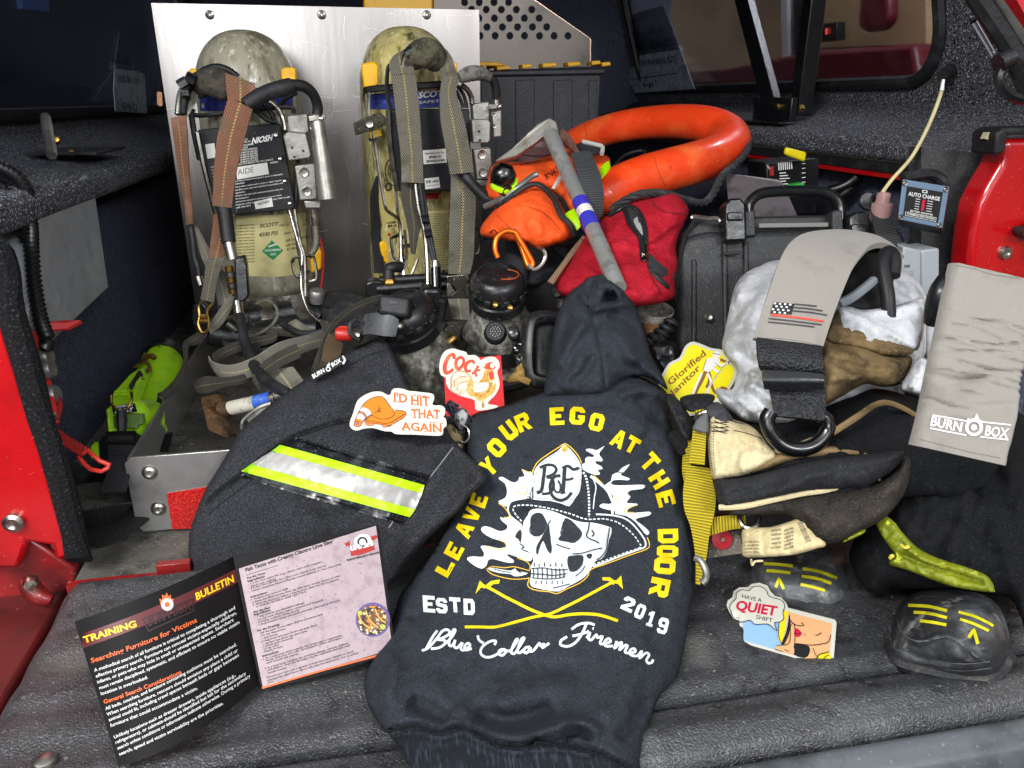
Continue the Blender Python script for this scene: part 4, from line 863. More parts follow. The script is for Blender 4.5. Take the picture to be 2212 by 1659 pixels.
# big strap loop left of the mask
band(pk,TCr([(900,262,880,330,1.30),(760,300,770,370,1.28),(600,380,640,440,1.25),(480,490,520,540,1.21),(400,620,430,650,1.17),(350,750,380,780,1.14),(290,900,340,920,1.11)]),WEBD,'waist_strap',.004)
band(pk,TCr([(440,600,560,690,1.17),(400,700,540,780,1.15),(380,830,470,900,1.13)]),mk('brown_webbing','#7d6648',.9,web=dict(nu=12,pv=.004,dark=C_('#4a3a28')),bump=[('web',1,.0015)]),'waist_strap',.004)
band(pk,T5r([(1195,190,1180,300,1.28),(1300,175,1250,390,1.25),(1430,155,1400,380,1.24),(1540,148,1560,330,1.24)]),WEBK,'wide_belt',.004)
for p in ((1203,630),(1208,655)):hexbolt(*p,1.235,.009,pk,'belt_rivet')
# ================================================================ hooded sweatshirt
HOOD=mk('charcoal_fleece','#2e3238',.95,var=[(600,'#434850',.5,.75,2),(60,'#262a2f',.5,.75),(480,'#1f2226',.54,.75,2)],bump=[('noise',520,.0014),('noise',60,.0012)],spec=.15)
HOODR=mk('rib_knit','#1d2126',.95,var=[(520,'#343942',.5,.7,2)],bump=[('noise',150,.0012)],spec=.15,stretch=(1,.12,.12))
hd=thing('hooded_sweatshirt','black hooded sweatshirt with yellow lettering and a skull print on its back','sweatshirt',(.1,.75,0))
bl=[(1174,845),(1104,871),(1064,884),(1027,893),(1008,912),(1003,950),(1006,990),(1000,1040),(980,1100),(937,1189),(900,1239),(864,1286),(847,1339),(814,1399),(788,1460),(792,1513),(820,1566),(868,1620),(900,1690),(1000,1735),(1250,1740),(1372,1690),(1383,1640),(1398,1573),(1425,1506),(1455,1473),(1474,1422),(1491,1322),(1502,1239),(1501,1165),(1489,1105),(1482,1040),(1476,985),(1455,930),(1440,880),(1432,838),(1320,800)]
bd=[(1150,1700,.650),(1150,1640,.668),(1150,1500,.735),(800,1480,.765),(1450,1450,.78),(1180,1250,.835),(870,1280,.885),(1490,1250,.88),(1005,960,.985),(1460,960,.985),(1250,870,1.0),(1430,850,1.02),(1180,850,1.015),(880,1630,.682),(1390,1630,.692)]
fl=[([(845,1575),(900,1566),(950,1578),(990,1569),(1030,1582),(1071,1602),(1111,1609),(1144,1609),(1158,1596),(1198,1602),(1271,1616),(1325,1639),(1380,1665)],5,-.011,1),
      ([(845,1590),(900,1582),(950,1594),(990,1585),(1030,1598),(1071,1618),(1111,1625),(1150,1622),(1198,1618),(1271,1632)],9,.006,1),
      ([(1020,1535),(1090,1555),(1150,1545),(1200,1525)],20,-.014),([(1040,1580),(1120,1592),(1190,1572),(1240,1540)],12,.008),
      ([(880,1510),(930,1535),(970,1555)],20,-.012),([(990,1520),(1010,1555),(1015,1590)],16,.008),([(1190,1590),(1230,1560),(1270,1565),(1300,1590)],12,.009),([(1215,1600),(1250,1580),(1280,1600)],10,-.010),
      ([(1330,1600),(1370,1560),(1400,1500)],14,-.010),([(1060,1530),(1140,1490),(1260,1480)],26,.006),([(960,1420),(990,1500),(1000,1560)],26,-.004),([(1290,1560),(1360,1480),(1420,1390)],22,.006),
      ([(1330,860),(1380,842),(1430,850)],10,.012),([(1370,860),(1400,880),(1440,930)],12,-.010),([(1300,880),(1360,905),(1430,960)],14,.006),([(1174,875),(1250,880),(1310,868)],8,-.006),
      ([(1420,900),(1450,970),(1470,1060)],14,.007),([(1385,930),(1420,1010),(1440,1120)],14,-.005),([(1480,1100),(1470,1190),(1475,1290)],12,.006),([(1350,1000),(1400,940),(1410,900)],12,-.004),
      ([(1010,900),(1030,960),(1010,1040)],14,.006),([(1040,930),(1120,900),(1180,890)],16,-.004),([(1010,1110),(1000,1180),(960,1250)],16,.005),([(940,1210),(930,1290),(880,1350)],18,-.006),([(830,1400),(850,1450),(830,1530)],16,.006),
      ([(1060,1460),(1180,1440),(1300,1460)],30,-.003),([(1440,1280),(1420,1360),(1380,1440)],18,-.006)]
body=pillow('torso',bl,bd,HOOD,thick=.040,R=75,step=7,folds=[(f[0],f[1],f[2]*1.5,*f[3:]) for f in fl],nz=(.0032,70),back=.006,parent=hd,angle=180)
hl=[(1290,594),(1268,600),(1257,612),(1230,633),(1206,673),(1195,719),(1186,786),(1174,853),(1190,859),(1250,858),(1310,849),(1335,825),(1372,812),(1410,820),(1442,842),(1428,806),(1410,779),(1392,719),(1372,663),(1349,626),(1322,600),(1306,592)]
hdp=[(1290,596,1.10),(1200,700,1.075),(1180,850,1.01),(1300,850,.99),(1438,840,1.01),(1385,700,1.07)]
hf=[([(1284,600),(1272,640),(1271,668),(1277,690),(1297,770),(1307,846)],3.0,-.006,1),
      ([(1272,672),(1310,662),(1345,655),(1368,660)],9,.014),([(1300,640),(1318,646),(1335,640)],11,-.030),([(1285,615),(1320,615),(1350,640)],10,.012),([(1255,628),(1262,645),(1272,660)],6,.008),([(1240,640),(1255,655),(1268,672)],5,-.006),
      ([(1270,690),(1230,740),(1200,800)],14,.012),([(1230,670),(1215,730),(1205,770)],10,-.008),([(1260,760),(1240,810),(1215,845)],14,.006),([(1225,830),(1265,800),(1290,760)],10,-.007),([(1290,700),(1340,730),(1380,790)],14,.008),([(1310,680),(1350,690),(1390,730)],10,-.010),([(1310,760),(1350,790),(1390,800)],12,-.006),([(1300,620),(1310,605),(1318,602)],4,-.008),([(1265,620),(1278,612),(1290,618)],4,-.006)]
hood=pillow('hood',hl,hdp,HOOD,thick=.055,R=70,step=5,folds=[(f[0],f[1],f[2]*1.5,*f[3:]) for f in hf],nz=(.004,45),back=.03,parent=hd,angle=180)
hb=bvh(hood);dc=Decal(hb,.0003);dc.stroke([(1284,600),(1272,640),(1271,668),(1277,690),(1297,770),(1307,846)],1.6)
SEAM=mk('seam_shadow_thread','#101216',.95);dc.build('centre_seam',SEAM,hood)
tb=bvh(body)
hem=[(822,1572),(845,1578),(900,1566),(950,1578),(990,1569),(1030,1582),(1071,1602),(1111,1609),(1144,1609),(1158,1596),(1198,1602),(1271,1616),(1325,1639),(1375,1672)]
dc=Decal(tb,.0004);dc.poly([(x,y+3) for x,y in cat(hem,4)]+[(1340,1700),(1250,1735),(1000,1730),(905,1690),(872,1625)],(),6);dc.build('hem_band',HOODR,body)
dc=Decal(tb,.0010);dc.stroke(hem,3.2);dc.build('hem_seam',SEAM,body)
dc=Decal(tb,.0012);dc.dash([(x,y+7) for x,y in hem],1.1,3,2.2);dc.build('hem_stitching',mk('dark_thread','#4a4e55',.8),body)
# ---- print
PY_=mk('yellow_print','#ecce0e',.5,var=[(14,'#d6a80c',.5,.75),(300,'#b98f10',.69,.76)],spec=.4,bump=[('noise',500,.0003)])
PG_=mk('gold_print','#e6b93c',.5,bump=[('noise',500,.0003)])
PW_=mk('white_print_ink','#dfe6e6',.5,var=[(9,'#bcc3c1',.52,.74)],bump=[('noise',500,.0003)],spec=.4)
PD_=mk('dark_print_gap','#24282e',.85,var=[(420,'#3a3e45',.56,.7,2)])
c_=.2
O8=[(c_,0),(1-c_,0),(1,c_),(1,1-c_),(1-c_,1),(c_,1),(0,1-c_),(0,c_)]
GL={
 'E':([(0,0),(1,0),(1,.23),(.38,.23),(.38,.4),(.8,.4),(.8,.61),(.38,.61),(.38,.77),(1,.77),(1,1),(0,1)],[]),
 'L':([(0,0),(1,0),(1,.3),(.38,.26),(.38,1),(0,1)],[]),
 'A':([(0,0),(.3,0),(.36,.2),(.64,.2),(.7,0),(1,0),(.68,1),(.32,1)],[[(.43,.42),(.57,.42),(.5,.74)]]),
 'V':([(0,1),(.32,0),(.68,0),(1,1),(.68,1),(.5,.35),(.32,1)],[]),
 'Y':([(0,1),(.34,.45),(.34,0),(.66,0),(.66,.45),(1,1),(.68,1),(.5,.68),(.32,1)],[]),
 'O':(O8,[[(.36,.27),(.64,.27),(.64,.73),(.36,.73)]]),
 'U':([(0,1),(0,c_),(c_,0),(1-c_,0),(1,c_),(1,1),(.65,1),(.65,.28),(.35,.28),(.35,1)],[]),
 'R':([(0,0),(.34,0),(.34,.36),(.42,.36),(.66,0),(1,0),(.74,.4),(1,.55),(1,.84),(.84,1),(0,1)],[[(.34,.58),(.65,.58),(.65,.77),(.34,.77)]]),
 'G':([(c_,0),(1-c_,0),(1,c_),(1,.54),(.55,.54),(.55,.36),(.66,.36),(.66,.26),(.36,.26),(.36,.74),(.66,.74),(.66,.68),(1,.68),(1,1-c_),(1-c_,1),(c_,1),(0,1-c_),(0,c_)],[]),
 'T':([(.34,0),(.66,0),(.66,.73),(1,.73),(1,1),(0,1),(0,.73),(.34,.73)],[]),
 'H':([(0,0),(.34,0),(.34,.4),(.66,.4),(.66,0),(1,0),(1,1),(.66,1),(.66,.62),(.34,.62),(.34,1),(0,1)],[]),
 'D':([(0,0),(.8,0),(1,.2),(1,.8),(.8,1),(0,1)],[[(.36,.26),(.66,.26),(.66,.74),(.36,.74)]]),
 'S':([(c_,0),(1-c_,0),(1,c_),(1,.48),(.86,.6),(.36,.66),(.36,.78),(.66,.78),(.66,.7),(1,.7),(1,1-c_),(1-c_,1),(c_,1),(0,1-c_),(0,.56),(.14,.44),(.64,.38),(.64,.24),(.34,.24),(.34,.32),(0,.32),(0,c_)],[]),
 '2':([(0,0),(1,0),(1,.25),(.5,.25),(1,.58),(1,.82),(.82,1),(.18,1),(0,.82),(0,.64),(.34,.64),(.34,.76),(.66,.76),(.66,.66),(0,.24)],[]),
 '0':(O8,[[(.36,.24),(.64,.24),(.64,.76),(.36,.76)]]),
 '1':([(.2,0),(.9,0),(.9,.18),(.72,.18),(.72,1),(.42,1),(.15,.84),(.15,.66),(.38,.7),(.38,.18),(.2,.18)],[]),
 '9':([(.18,0),(.82,0),(1,.18),(1,.82),(.82,1),(.18,1),(0,.82),(0,.56),(.18,.4),(.66,.4),(.66,.22),(.34,.22),(.34,.3),(0,.3),(0,.16)],[[(.34,.58),(.66,.58),(.66,.78),(.34,.78)]])}
def glyph(dc,ch,cx,cy,w,h,ang,sl=0):
    o,hs=GL[ch];a=R_(ang);ca,sa=math.cos(a),math.sin(a)
    def m(q):
        out=[]
        for x,y in q:
            X=(x-.5)*w+sl*(y-.5)*h;Y=-(y-.5)*h;out.append((cx+X*ca-Y*sa,cy+X*sa+Y*ca))
        return out
    dc.poly(m(o),[m(q) for q in hs],step=9)
for word,ls in {'leave':[('L',961,1226,34,32,-61),('E',981,1190,30,36,-62),('A',1003,1144,30,36,-62),('V',1019,1112,28,34,-66),('E',1034,1081,26,36,-72)],
                 'your':[('Y',1056,1008,30,38,-42),('O',1073,967,32,40,-48),('U',1100,930,31,40,-38),('R',1130,912,30,38,-22)],
                 'ego':[('E',1203,899,31,38,-3),('G',1247,898,33,38,4),('O',1289,912,31,38,14)],
                 'at':[('A',1337,948,29,38,28),('T',1366,961,28,36,29)],
                 'the':[('T',1404,998,29,40,48),('H',1424,1036,31,38,58),('E',1438,1077,32,38,74)],
                 'door':[('D',1443,1158,31,44,88),('O',1442,1191,26,46,92),('O',1436,1222,36,46,95),('R',1425,1269,40,42,102)]}.items():
    dc=Decal(tb,.0006)
    for l in ls:glyph(dc,*l)
    dc.build('lettering',PY_,body)
t8=lambda x,y:(737+x/2.995,1105.5+y/2.995)
dc=Decal(tb,.0006)
for ch,x,y,w,h,a in (('E',568,597,78,108,4),('S',650,607,74,98,3),('T',737,602,72,96,3),('D',828,615,72,104,3)):glyph(dc,ch,*t8(x,y),w/3,h/3,a,-.12 if ch != 'D' else -.08)
dc.build('lettering',PW_,body)
dc=Decal(tb,.0006)
for ch,x,y,w,h,a in (('2',1858,598,78,92,24),('0',1935,645,62,96,22),('1',2003,692,62,100,18),('9',2082,738,66,104,14)):glyph(dc,ch,*t8(x,y),w/3,h/3,a)
dc.build('lettering',PW_,body)
sc={'lettering_blue':[[(522,898),(560,882),(612,828),(655,772),(690,764),(700,788),(660,815),(622,826),(668,832),(668,856),(630,880),(580,886)],[(548,890),(590,812),(622,768)],[(668,856),(712,815),(738,768),(722,770),(697,850),(714,868),(735,840)],[(738,828),(730,868),(750,880),(782,846)],[(786,846),(774,884),(795,895),(832,868),(822,850),(800,868),(806,894),(845,884)]],
      'lettering_collar':[[(884,800),(892,830),(922,850)],[(992,862),(1000,836),(960,840),(915,872),(902,912),(928,938),(972,938),(1020,914),(1046,892),(1026,896),(1020,920),(1045,928),(1066,904),(1050,890),(1090,900),(1130,850),(1142,824),(1126,836),(1100,904),(1122,916),(1160,862),(1184,818),(1166,826),(1140,900),(1156,912),(1186,888)],[(1222,874),(1192,880),(1182,904),(1202,912),(1226,878),(1222,902),(1246,896),(1282,850),(1290,868),(1312,854),(1300,880),(1346,850)]],
      'lettering_firemen':[[(1490,760),(1540,728),(1600,720),(1640,732)],[(1588,722),(1562,780),(1522,840),(1470,870),(1422,862),(1424,832),(1462,808)],[(1496,804),(1560,790),(1602,772)],[(1588,818),(1610,782),(1600,820),(1620,828),(1650,796),(1660,815),(1690,806),(1675,848),(1695,855),(1742,840),(1730,820),(1705,840),(1712,868),(1756,868)],[(1626,754),(1634,756)],[(1784,836),(1768,884),(1800,850),(1816,850),(1800,894),(1836,864),(1852,870),(1836,904),(1858,914),(1902,906),(1895,886),(1870,896),(1872,924),(1915,932),(1945,900),(1930,948),(1970,914),(1992,925),(1975,960),(1990,980),(2012,972),(2016,955)]]}
for k in sc:
    dc=Decal(tb,.0006);dc.cx=lambda q:np.c_[737+q[:,0]/2.995,1105.5+q[:,1]/2.995]
    for s_ in sc[k]:dc.stroke(s_,16.5,5,step=8)
    dc.build('lettering',PW_,body)
KX=lambda q:np.c_[1010.3+np.asarray(q)[:,0]/4.295,921.2+np.asarray(q)[:,1]/4.295]
def art(name,mat,off,polys=(),strokes=(),dashes=(),sm=2,parent=None,cx=KX,tgt=None,step=40):
    dc=Decal(tgt or tb,off);dc.cx=cx
    for p in polys:
        if isinstance(p,tuple):dc.poly(p[0],p[1],step,sm)
        else:dc.poly(p,(),step,sm)
    for s_ in strokes:dc.stroke(s_[0],s_[1],5,step=14)
    for s_ in dashes:
        q=resample(cat(s_[0],5),3);per=s_[2]+s_[3];L=len(q)*3;k=0
        while k*per < L:
            w_=q[int(k*per/3):int((k*per+s_[2])/3)+1]
            if len(w_) > 1:dc.stroke(w_,s_[1],1,step=20)
            k += 1
    return dc.build(name,mat,parent)
smokeL=[(500,395),(560,420),(600,430),(600,560),(545,660),(470,670),(390,690),(370,740),(330,735),(285,700),(300,685),(350,660),(365,600),(345,530),(290,490),(295,470),(330,470),(380,500),(430,520),(470,500),(480,470),(530,460)]
smokeL2=[(300,840),(340,850),(400,830),(440,860),(500,910),(510,990),(490,1060),(490,1130),(530,1160),(590,1180),(600,1230),(560,1250),(470,1215),(380,1185),(370,1200),(425,1240),(420,1265),(350,1260),(240,1230),(190,1240),(175,1290),(130,1320),(60,1290),(0,1240),(0,1215),(60,1205),(140,1210),(150,1170),(120,1120),(140,1105),(200,1110),(280,1130),(350,1120),(360,1090),(300,1060),(220,1035),(140,985),(125,945),(160,925),(220,940),(290,970),(350,960),(370,920),(320,880)]
smokeR=[(1270,180),(1225,240),(1225,270),(1250,300),(1245,325),(1190,320),(1190,345),(1240,370),(1250,395),(1205,405),(1225,430),(1215,450),(1150,440),(1070,400),(1060,350),(1090,340),(1090,300),(1120,280),(1160,285),(1170,265),(1100,225),(1110,207),(1160,210),(1200,220)]
smokeR2=[(1505,350),(1450,420),(1420,450),(1500,480),(1490,500),(1420,495),(1350,500),(1330,530),(1370,545),(1470,545),(1620,540),(1645,555),(1620,580),(1520,590),(1480,620),(1510,650),(1490,680),(1480,710),(1560,715),(1575,730),(1500,760),(1480,790),(1560,800),(1680,790),(1700,810),(1670,830),(1580,850),(1560,870),(1600,900),(1650,940),(1685,980),(1670,1005),(1640,990),(1560,890),(1470,830),(1390,815),(1380,790),(1290,770),(1230,750),(1225,730),(1260,715),(1310,720),(1345,700),(1350,650),(1300,580),(1270,545),(1330,505),(1340,450),(1400,420),(1430,385)]
shield=[(880,178),(910,175),(960,222),(1005,275),(1035,325),(1055,385),(1055,480),(1040,600),(1000,660),(945,740),(880,720),(760,690),(592,675),(592,600),(607,480),(622,405),(665,345),(745,285),(840,225)]
skull=[(580,780),(640,762),(720,770),(800,790),(900,830),(990,870),(1080,890),(1130,890),(1200,900),(1310,930),(1335,950),(1330,1000),(1310,1060),(1300,1120),(1280,1180),(1240,1230),(1190,1245),(1160,1290),(1130,1340),(1080,1400),(1000,1450),(920,1490),(850,1530),(740,1520),(640,1500),(590,1480),(575,1440),(585,1400),(590,1330),(580,1310),(610,1240),(590,1180),(540,1150),(490,1125),(485,1070),(500,1000),(510,940),(520,880),(560,820)]
pr=art('skull_print',PW_,.0006,[smokeL,smokeL2,smokeR,smokeR2,shield,skull,[(190,1320),(240,1312),(330,1330),(400,1338),(440,1318),(470,1345),(560,1360),(500,1385),(430,1390),(400,1370),(300,1360),(220,1340)]],
         [([(545,664),(450,680),(400,700),(375,750),(380,800),(420,860),(495,908)],15),([(1190,815),(1300,820),(1420,840),(1500,880),(1570,950),(1630,1030),(1650,1080),(1640,1120),(1560,1150),(1400,1210),(1250,1270),(1160,1300)],15),([(1140,460),(1230,530),(1300,600),(1345,700)],26),([(1160,480),(1190,560),(1175,660),(1165,765)],10),([(1340,775),(1345,815)],22),([(1370,775),(1378,815)],14)],
         [([(500,880),(440,810),(420,760),(450,735),(560,730),(680,745),(820,775),(950,810),(1060,850),(1130,862),(1250,857),(1330,870),(1400,895),(1480,950),(1550,1020),(1590,1080),(1608,1115),(1560,1140),(1470,1170),(1350,1215),(1200,1270),(1150,1288)],12,26,14),([(1072,425),(1100,480),(1120,600),(1126,720),(1126,840)],20,18,12),([(580,570),(556,665)],24,22,8)],parent=body)
art('skull_print_shading',PD_,.0016,[[(590,830),(640,800),(690,810),(720,860),(735,900),(720,950),(690,1000),(640,1020),(600,1010),(585,960),(580,890)],[(900,850),(960,870),(1020,930),(1060,980),(1050,1030),(990,1080),(920,1070),(860,1060),(840,1040),(870,1000),(890,920)],[(750,910),(760,960),(770,1050),(780,1130),(770,1180),(740,1150),(715,1090),(700,1060),(680,1090),(660,1150),(650,1190),(635,1170),(640,1110),(680,1040),(710,980)],[(930,1210),(970,1198),(1060,1192),(1075,1230),(1060,1290),(1010,1340),(960,1348),(940,1330),(925,1270)],[(1100,1190),(1150,1180),(1150,1210),(1125,1230)],[(490,955),(460,980),(440,1025),(470,1045),(490,1080),(500,1000)]],
    [([(715,370),(702,480),(684,590),(640,615)],32),([(670,382),(730,357),(795,362),(822,400),(796,440),(730,468)],25),([(730,470),(785,485),(796,560),(760,615),(690,626)],25),([(860,455),(800,470),(766,540),(774,620),(812,668),(870,684),(925,660),(965,612)],28),([(838,500),(862,555),(848,610),(812,600),(800,560)],18),([(900,385),(892,500),(882,615)],35),([(878,388),(930,366),(980,398),(1032,384)],28),([(892,492),(940,492),(980,478)],22),([(862,622),(905,612)],18),
     ([(590,1318),(700,1312),(800,1328),(930,1328)],9),([(582,1366),(700,1372),(800,1382),(915,1364)],10),([(595,1404),(700,1414),(850,1408),(905,1385)],9)]+[([(x,1316),(x+3,1366),(x+2,1410)],9) for x in (608,648,690,735,778,815,852,890)]+[([(x,1340-80+i % 2*12),(x+4,1300)],9) for i,x in enumerate((615,660,710,765,815,870))]+[([(x,1430),(x-4,1462)],8) for x in (635,685,735,785,835,880)]+
    [([(1130,890),(1118,960),(1102,1010),(1130,1040),(1180,1060),(1220,1082)],12),([(1150,960),(1172,1000),(1150,1020)],12),([(1316,940),(1298,1060),(1288,1140),(1240,1210),(1195,1235)],10),([(820,1090),(870,1112),(950,1135)],10),([(770,870),(720,940),(660,1020)],10),([(970,1180),(1060,1175),(1180,1140),(1250,1128)],10),([(790,1500),(870,1480),(950,1460)],9),([(1000,1390),(1060,1340),(1090,1290)],9),([(600,880),(575,960),(590,1000)],9),([(860,1000),(890,880),(880,950)],10),([(480,1085),(520,1115),(500,1130)],10),([(240,1320),(330,1345),(400,1352)],8),([(450,1330),(500,1362)],8),([(1370,420),(1440,430)],6),([(600,560),(600,660),(590,690)],9)],
    [([(640,420),(665,360),(745,300),(840,240),(900,215),(960,245),(1010,310),(1040,385),(1042,480),(1026,600),(985,655),(940,722),(870,702),(760,672),(608,655),(612,560),(622,480),(640,420)],5,16,10)],parent=pr)
art('gold_outline',PG_,.0011,[[(875,192),(910,182),(940,197),(918,215),(905,240),(890,245),(880,222)]],[([(603,432),(613,390),(658,322),(758,250),(850,190),(884,166),(918,166),(978,215),(1030,280),(1056,342)],10),([(175,1325),(230,1300),(340,1310),(430,1302),(545,1330),(572,1340)],8),([(460,1220),(540,1250),(578,1290),(572,1330)],8),([(178,1332),(230,1372),(330,1402),(430,1417),(540,1412),(570,1410),(556,1470),(590,1505),(660,1524),(760,1534),(830,1550),(920,1507),(1040,1452),(1112,1390),(1145,1326),(1300,1270),(1500,1195),(1665,1135),(1685,1085),(1665,1030)],9),([(170,1108),(260,1136),(330,1136),(356,1112),(345,1078),(285,1052)],8),([(285,712),(340,752),(370,792),(398,848),(340,842)],8),([(1572,728),(1500,752),(1460,765),(1455,790),(1545,800)],8),([(500,400),(560,422),(600,432)],8),([(445,595),(500,630),(545,620),(556,575),(520,568)],8),([(1170,455),(1250,530)],9),([(1350,645),(1395,650),(1385,705),(1365,695)],7)],parent=pr)
T8X=lambda q:np.c_[737+np.asarray(q)[:,0]/2.995,1105.5+np.asarray(q)[:,1]/2.995]
art('crossed_tools_print',PY_,.0006,[[(897,445),(922,468),(938,478),(930,496),(905,490),(868,532),(886,478)],[(932,478),(968,448),(1026,438),(1022,464),(984,468),(950,498)],[(1812,412),(1822,500),(1790,466),(1768,462),(1764,446),(1784,440)],[(1688,424),(1738,424),(1778,452),(1760,474),(1730,446),(1692,444)]],
    [([(935,482),(990,510),(1060,550),(1140,590),(1220,630),(1310,665),(1380,680),(1480,665),(1580,660),(1680,670),(1790,705)],19),([(800,745),(900,745),(1000,745),(1120,715),(1250,680),(1350,660),(1450,615),(1560,560),(1680,495),(1765,450)],18)],sm=1,parent=body,cx=T8X,step=30)
# ================================================================ black mask pouch
TWILL=mk('black_twill','#3a3b40',.85,var=[(640,'#64666d',.5,.72,2),(18,'#2e2f33',.48,.75),(520,'#17171a',.54,.7,2)],bump=[('twill',200,.0014),('noise',500,.0010)],spec=.2)
pou=thing('mask_pouch','black twill mask pouch with a lime and silver reflective stripe','pouch',(-.13,.98,0))
pl_=[(822,722),(832,726),(843,746),(853,768),(870,806),(888,840),(935,890),(970,938),(1000,973),(1052,1030),(1014,1072),(990,1105),(937,1152),(880,1215),(845,1262),(780,1300),(650,1310),(520,1300),(440,1270),(414,1232),(407,1190),(410,1147),(424,1106),(443,1059),(467,1019),(493,976),(520,929),(567,888),(617,849),(670,812),(738,768),(785,742)]
pdp=[(415,1230,.985),(420,1120,1.0),(500,965,1.035),(620,848,1.08),(740,765,1.11),(824,724,1.13),(890,843,1.055),(970,938,.965),(1000,974,.935),(1052,1030,.885),(1014,1072,.885),(937,1152,.905),(850,1260,.93),(650,1300,.93),(700,1030,.99),(450,1275,.95)]
pf=[([(985,880),(740,912),(690,926),(627,950),(560,1000),(480,1060),(425,1110)],7,-.007,1),([(740,900),(690,913),(620,938),(540,990)],10,.006),([(979,966),(917,1046),(864,1106),(830,1150)],4,.004,1),([(985,985),(940,1050),(890,1110)],14,-.008),([(1000,1000),(1030,1030),(990,1090)],12,.006),([(930,1150),(960,1090),(1000,1060)],14,-.006),([(700,1150),(780,1120),(850,1160)],30,.008),([(560,930),(640,880),(720,840)],24,.008),([(800,960),(850,970),(930,955)],12,-.008),([(760,980),(820,945),(900,985)],18,.006),([(640,830),(700,800),(800,745)],5,-.002),([(850,1210),(900,1150),(960,1110)],12,.007),([(470,1120),(520,1090),(600,1110)],26,-.005),([(430,1190),(520,1160),(620,1180)],20,.005)]
_fa=np.array([(985,880),(740,912),(690,926),(627,950),(560,1000),(480,1060),(415,1118),(400,900),(700,700),(1000,700)],float);_fb=np.array([(985,960),(917,1046),(864,1106),(835,1145),(800,1330),(1100,1330),(1100,960)],float)
def pfn(v,ds):
    h=np.zeros(len(v))
    for pg,ln,a_ in ((_fa,_fa[:7],.009),(_fb,_fb[:4],.008)):
        d,_=segdist(v,ln);h += inside(v,pg)*a_*np.clip(d/9,0,1)
    return h
pb_=pillow('pouch_body',pl_,pdp,TWILL,thick=.018,R=13,step=7,folds=pf,nz=(.003,70),back=.012,parent=pou,angle=180,fn=pfn)
pv=bvh(pb_)
LIME=mk('lime_tape','#b5f000',.35,var=[(500,'#9ad400',.55,.7,2)],bump=[('vor',900,.0003)],coat=.3)
SILV=mk('silver_tape','#b9b7b4',.38,metal=.35,var=[(600,'#cfcdca',.55,.7,2),(8,'#a7a5a6',.5,.75)])
VIN=mk('black_vinyl_piping','#17181b',.25,var=[(300,'#565860',.6,.7,2)],spec=.7)
def quad(dc,a,b,c,d,n=10):
    a,b,c,d=map(np.array,(a,b,c,d));dc.poly(list(densify([a,b,c,d],6)),(),5);return dc
dc=Decal(pv,.0018);quad(dc,(638,944),(930,1027),(870,1134),(516,1030));bk=dc.build('stripe_backing',VIN,pb_)
dc=Decal(pv,.0028);quad(dc,(605,961),(917,1048),(912,1066),(587,974));quad(dc,(542,1003),(897,1101),(885,1117),(521,1018));dc.build('lime_stripe',LIME,bk)
dc=Decal(pv,.0028);quad(dc,(587,974.5),(912,1066.5),(897,1100.5),(542,1002.5));dc.build('silver_stripe',SILV,bk)
dc=Decal(pv,.0034);dc.stroke([(640,950),(780,992),(925,1034)],3);dc.stroke([(524,1028),(700,1076),(866,1128)],3);dc.build('stripe_piping',BLKG,bk)
dc=Decal(pv,.0007);dc.stroke([(979,966),(917,1046),(864,1106),(840,1140)],2.2);dc.build('light_seam',mk('grey_seam','#85878b',.8),pb_)
dc=Decal(pv,.0006);dc.stroke([(860,896),(740,914),(690,928),(627,952),(560,1002),(490,1056)],3);dc.dash([(726,780),(780,750),(832,738)],1.2,3,2);dc.stroke([(740,800),(790,770),(848,752)],1.6);dc.stroke([(540,1040),(500,1070),(450,1110)],2);dc.build('dark_seam',SEAM,pb_)
b=MB();b.prism([P(x,y,d) for x,y,d in [(671,806,1.055),(736,766,1.06),(745,784,1.05),(676,824,1.045)]],FW*.004);tgm=b.build('woven_tag',BLKM,pou,smooth=False)
tgv=bvh(tgm);dc=Decal(tgv,.0006);dc.text('BURN',(677,818),(702,803),(-4,-8.5),.03);dc.text('BOX',(718,793),(738,781),(-3.5,-8.5),.03);dc.build('tag_lettering',INKW,tgm)
def ringpoly(cx,cy,r,n=14,sq=1):return [(cx+r*math.cos(k/n*6.2832),cy+sq*r*math.sin(k/n*6.2832)) for k in range(n)]
dc=Decal(tgv,.0006);dc.poly(ringpoly(709,797,5.5),[ringpoly(709,797,3)],step=0);dc.poly([(705,792),(706,784),(709,788),(711,782),(713,790)],step=0);dc.build('tag_emblem',INKW,tgm)
b=MB();b.tube(pxs([(741,770,1.06),(745,778,1.05),(741,786,1.05)],4),.0016,6);b.build('tag_loop',INKW,pou)
# ================================================================ flat cards and stickers
CARD=mk('card_white','#cbcabd',.55);
def card(name,outline,dp,label,mat=None,th=.0016,sm=3,cx=None,cat_='sticker'):
    o=cat(outline,sm,True) if sm > 1 else np.asarray(outline,float)
    if cx:o=cx(o)
    f=depthfn(dp);d=f(o);b=MB();b.prism([P(x,y,q) for (x,y),q in zip(o,d)],FW*th)
    return b.build(name,mat or CARD,label=label,cat_=cat_,smooth=False)
CX=lambda q:np.c_[742.9+np.asarray(q)[:,0]/4.582,832+np.asarray(q)[:,1]/4.582]
cone=card('sticker',[(60,360),(90,280),(130,160),(200,100),(290,65),(370,65),(430,95),(460,90),(475,50),(510,30),(580,35),(640,55),(700,60),(780,70),(860,80),(890,100),(890,150),(875,185),(900,200),(960,200),(1000,230),(1000,290),(985,310),(1010,340),(1015,400),(985,430),(980,480),(950,500),(880,500),(700,490),(520,485),(470,460),(400,455),(290,425),(200,430),(130,450),(90,440),(60,410)],[(760,900,.962),(960,900,.925),(860,840,.965)],'cut-out sticker of a bent orange traffic cone leaning on the black pouch',cx=CX)
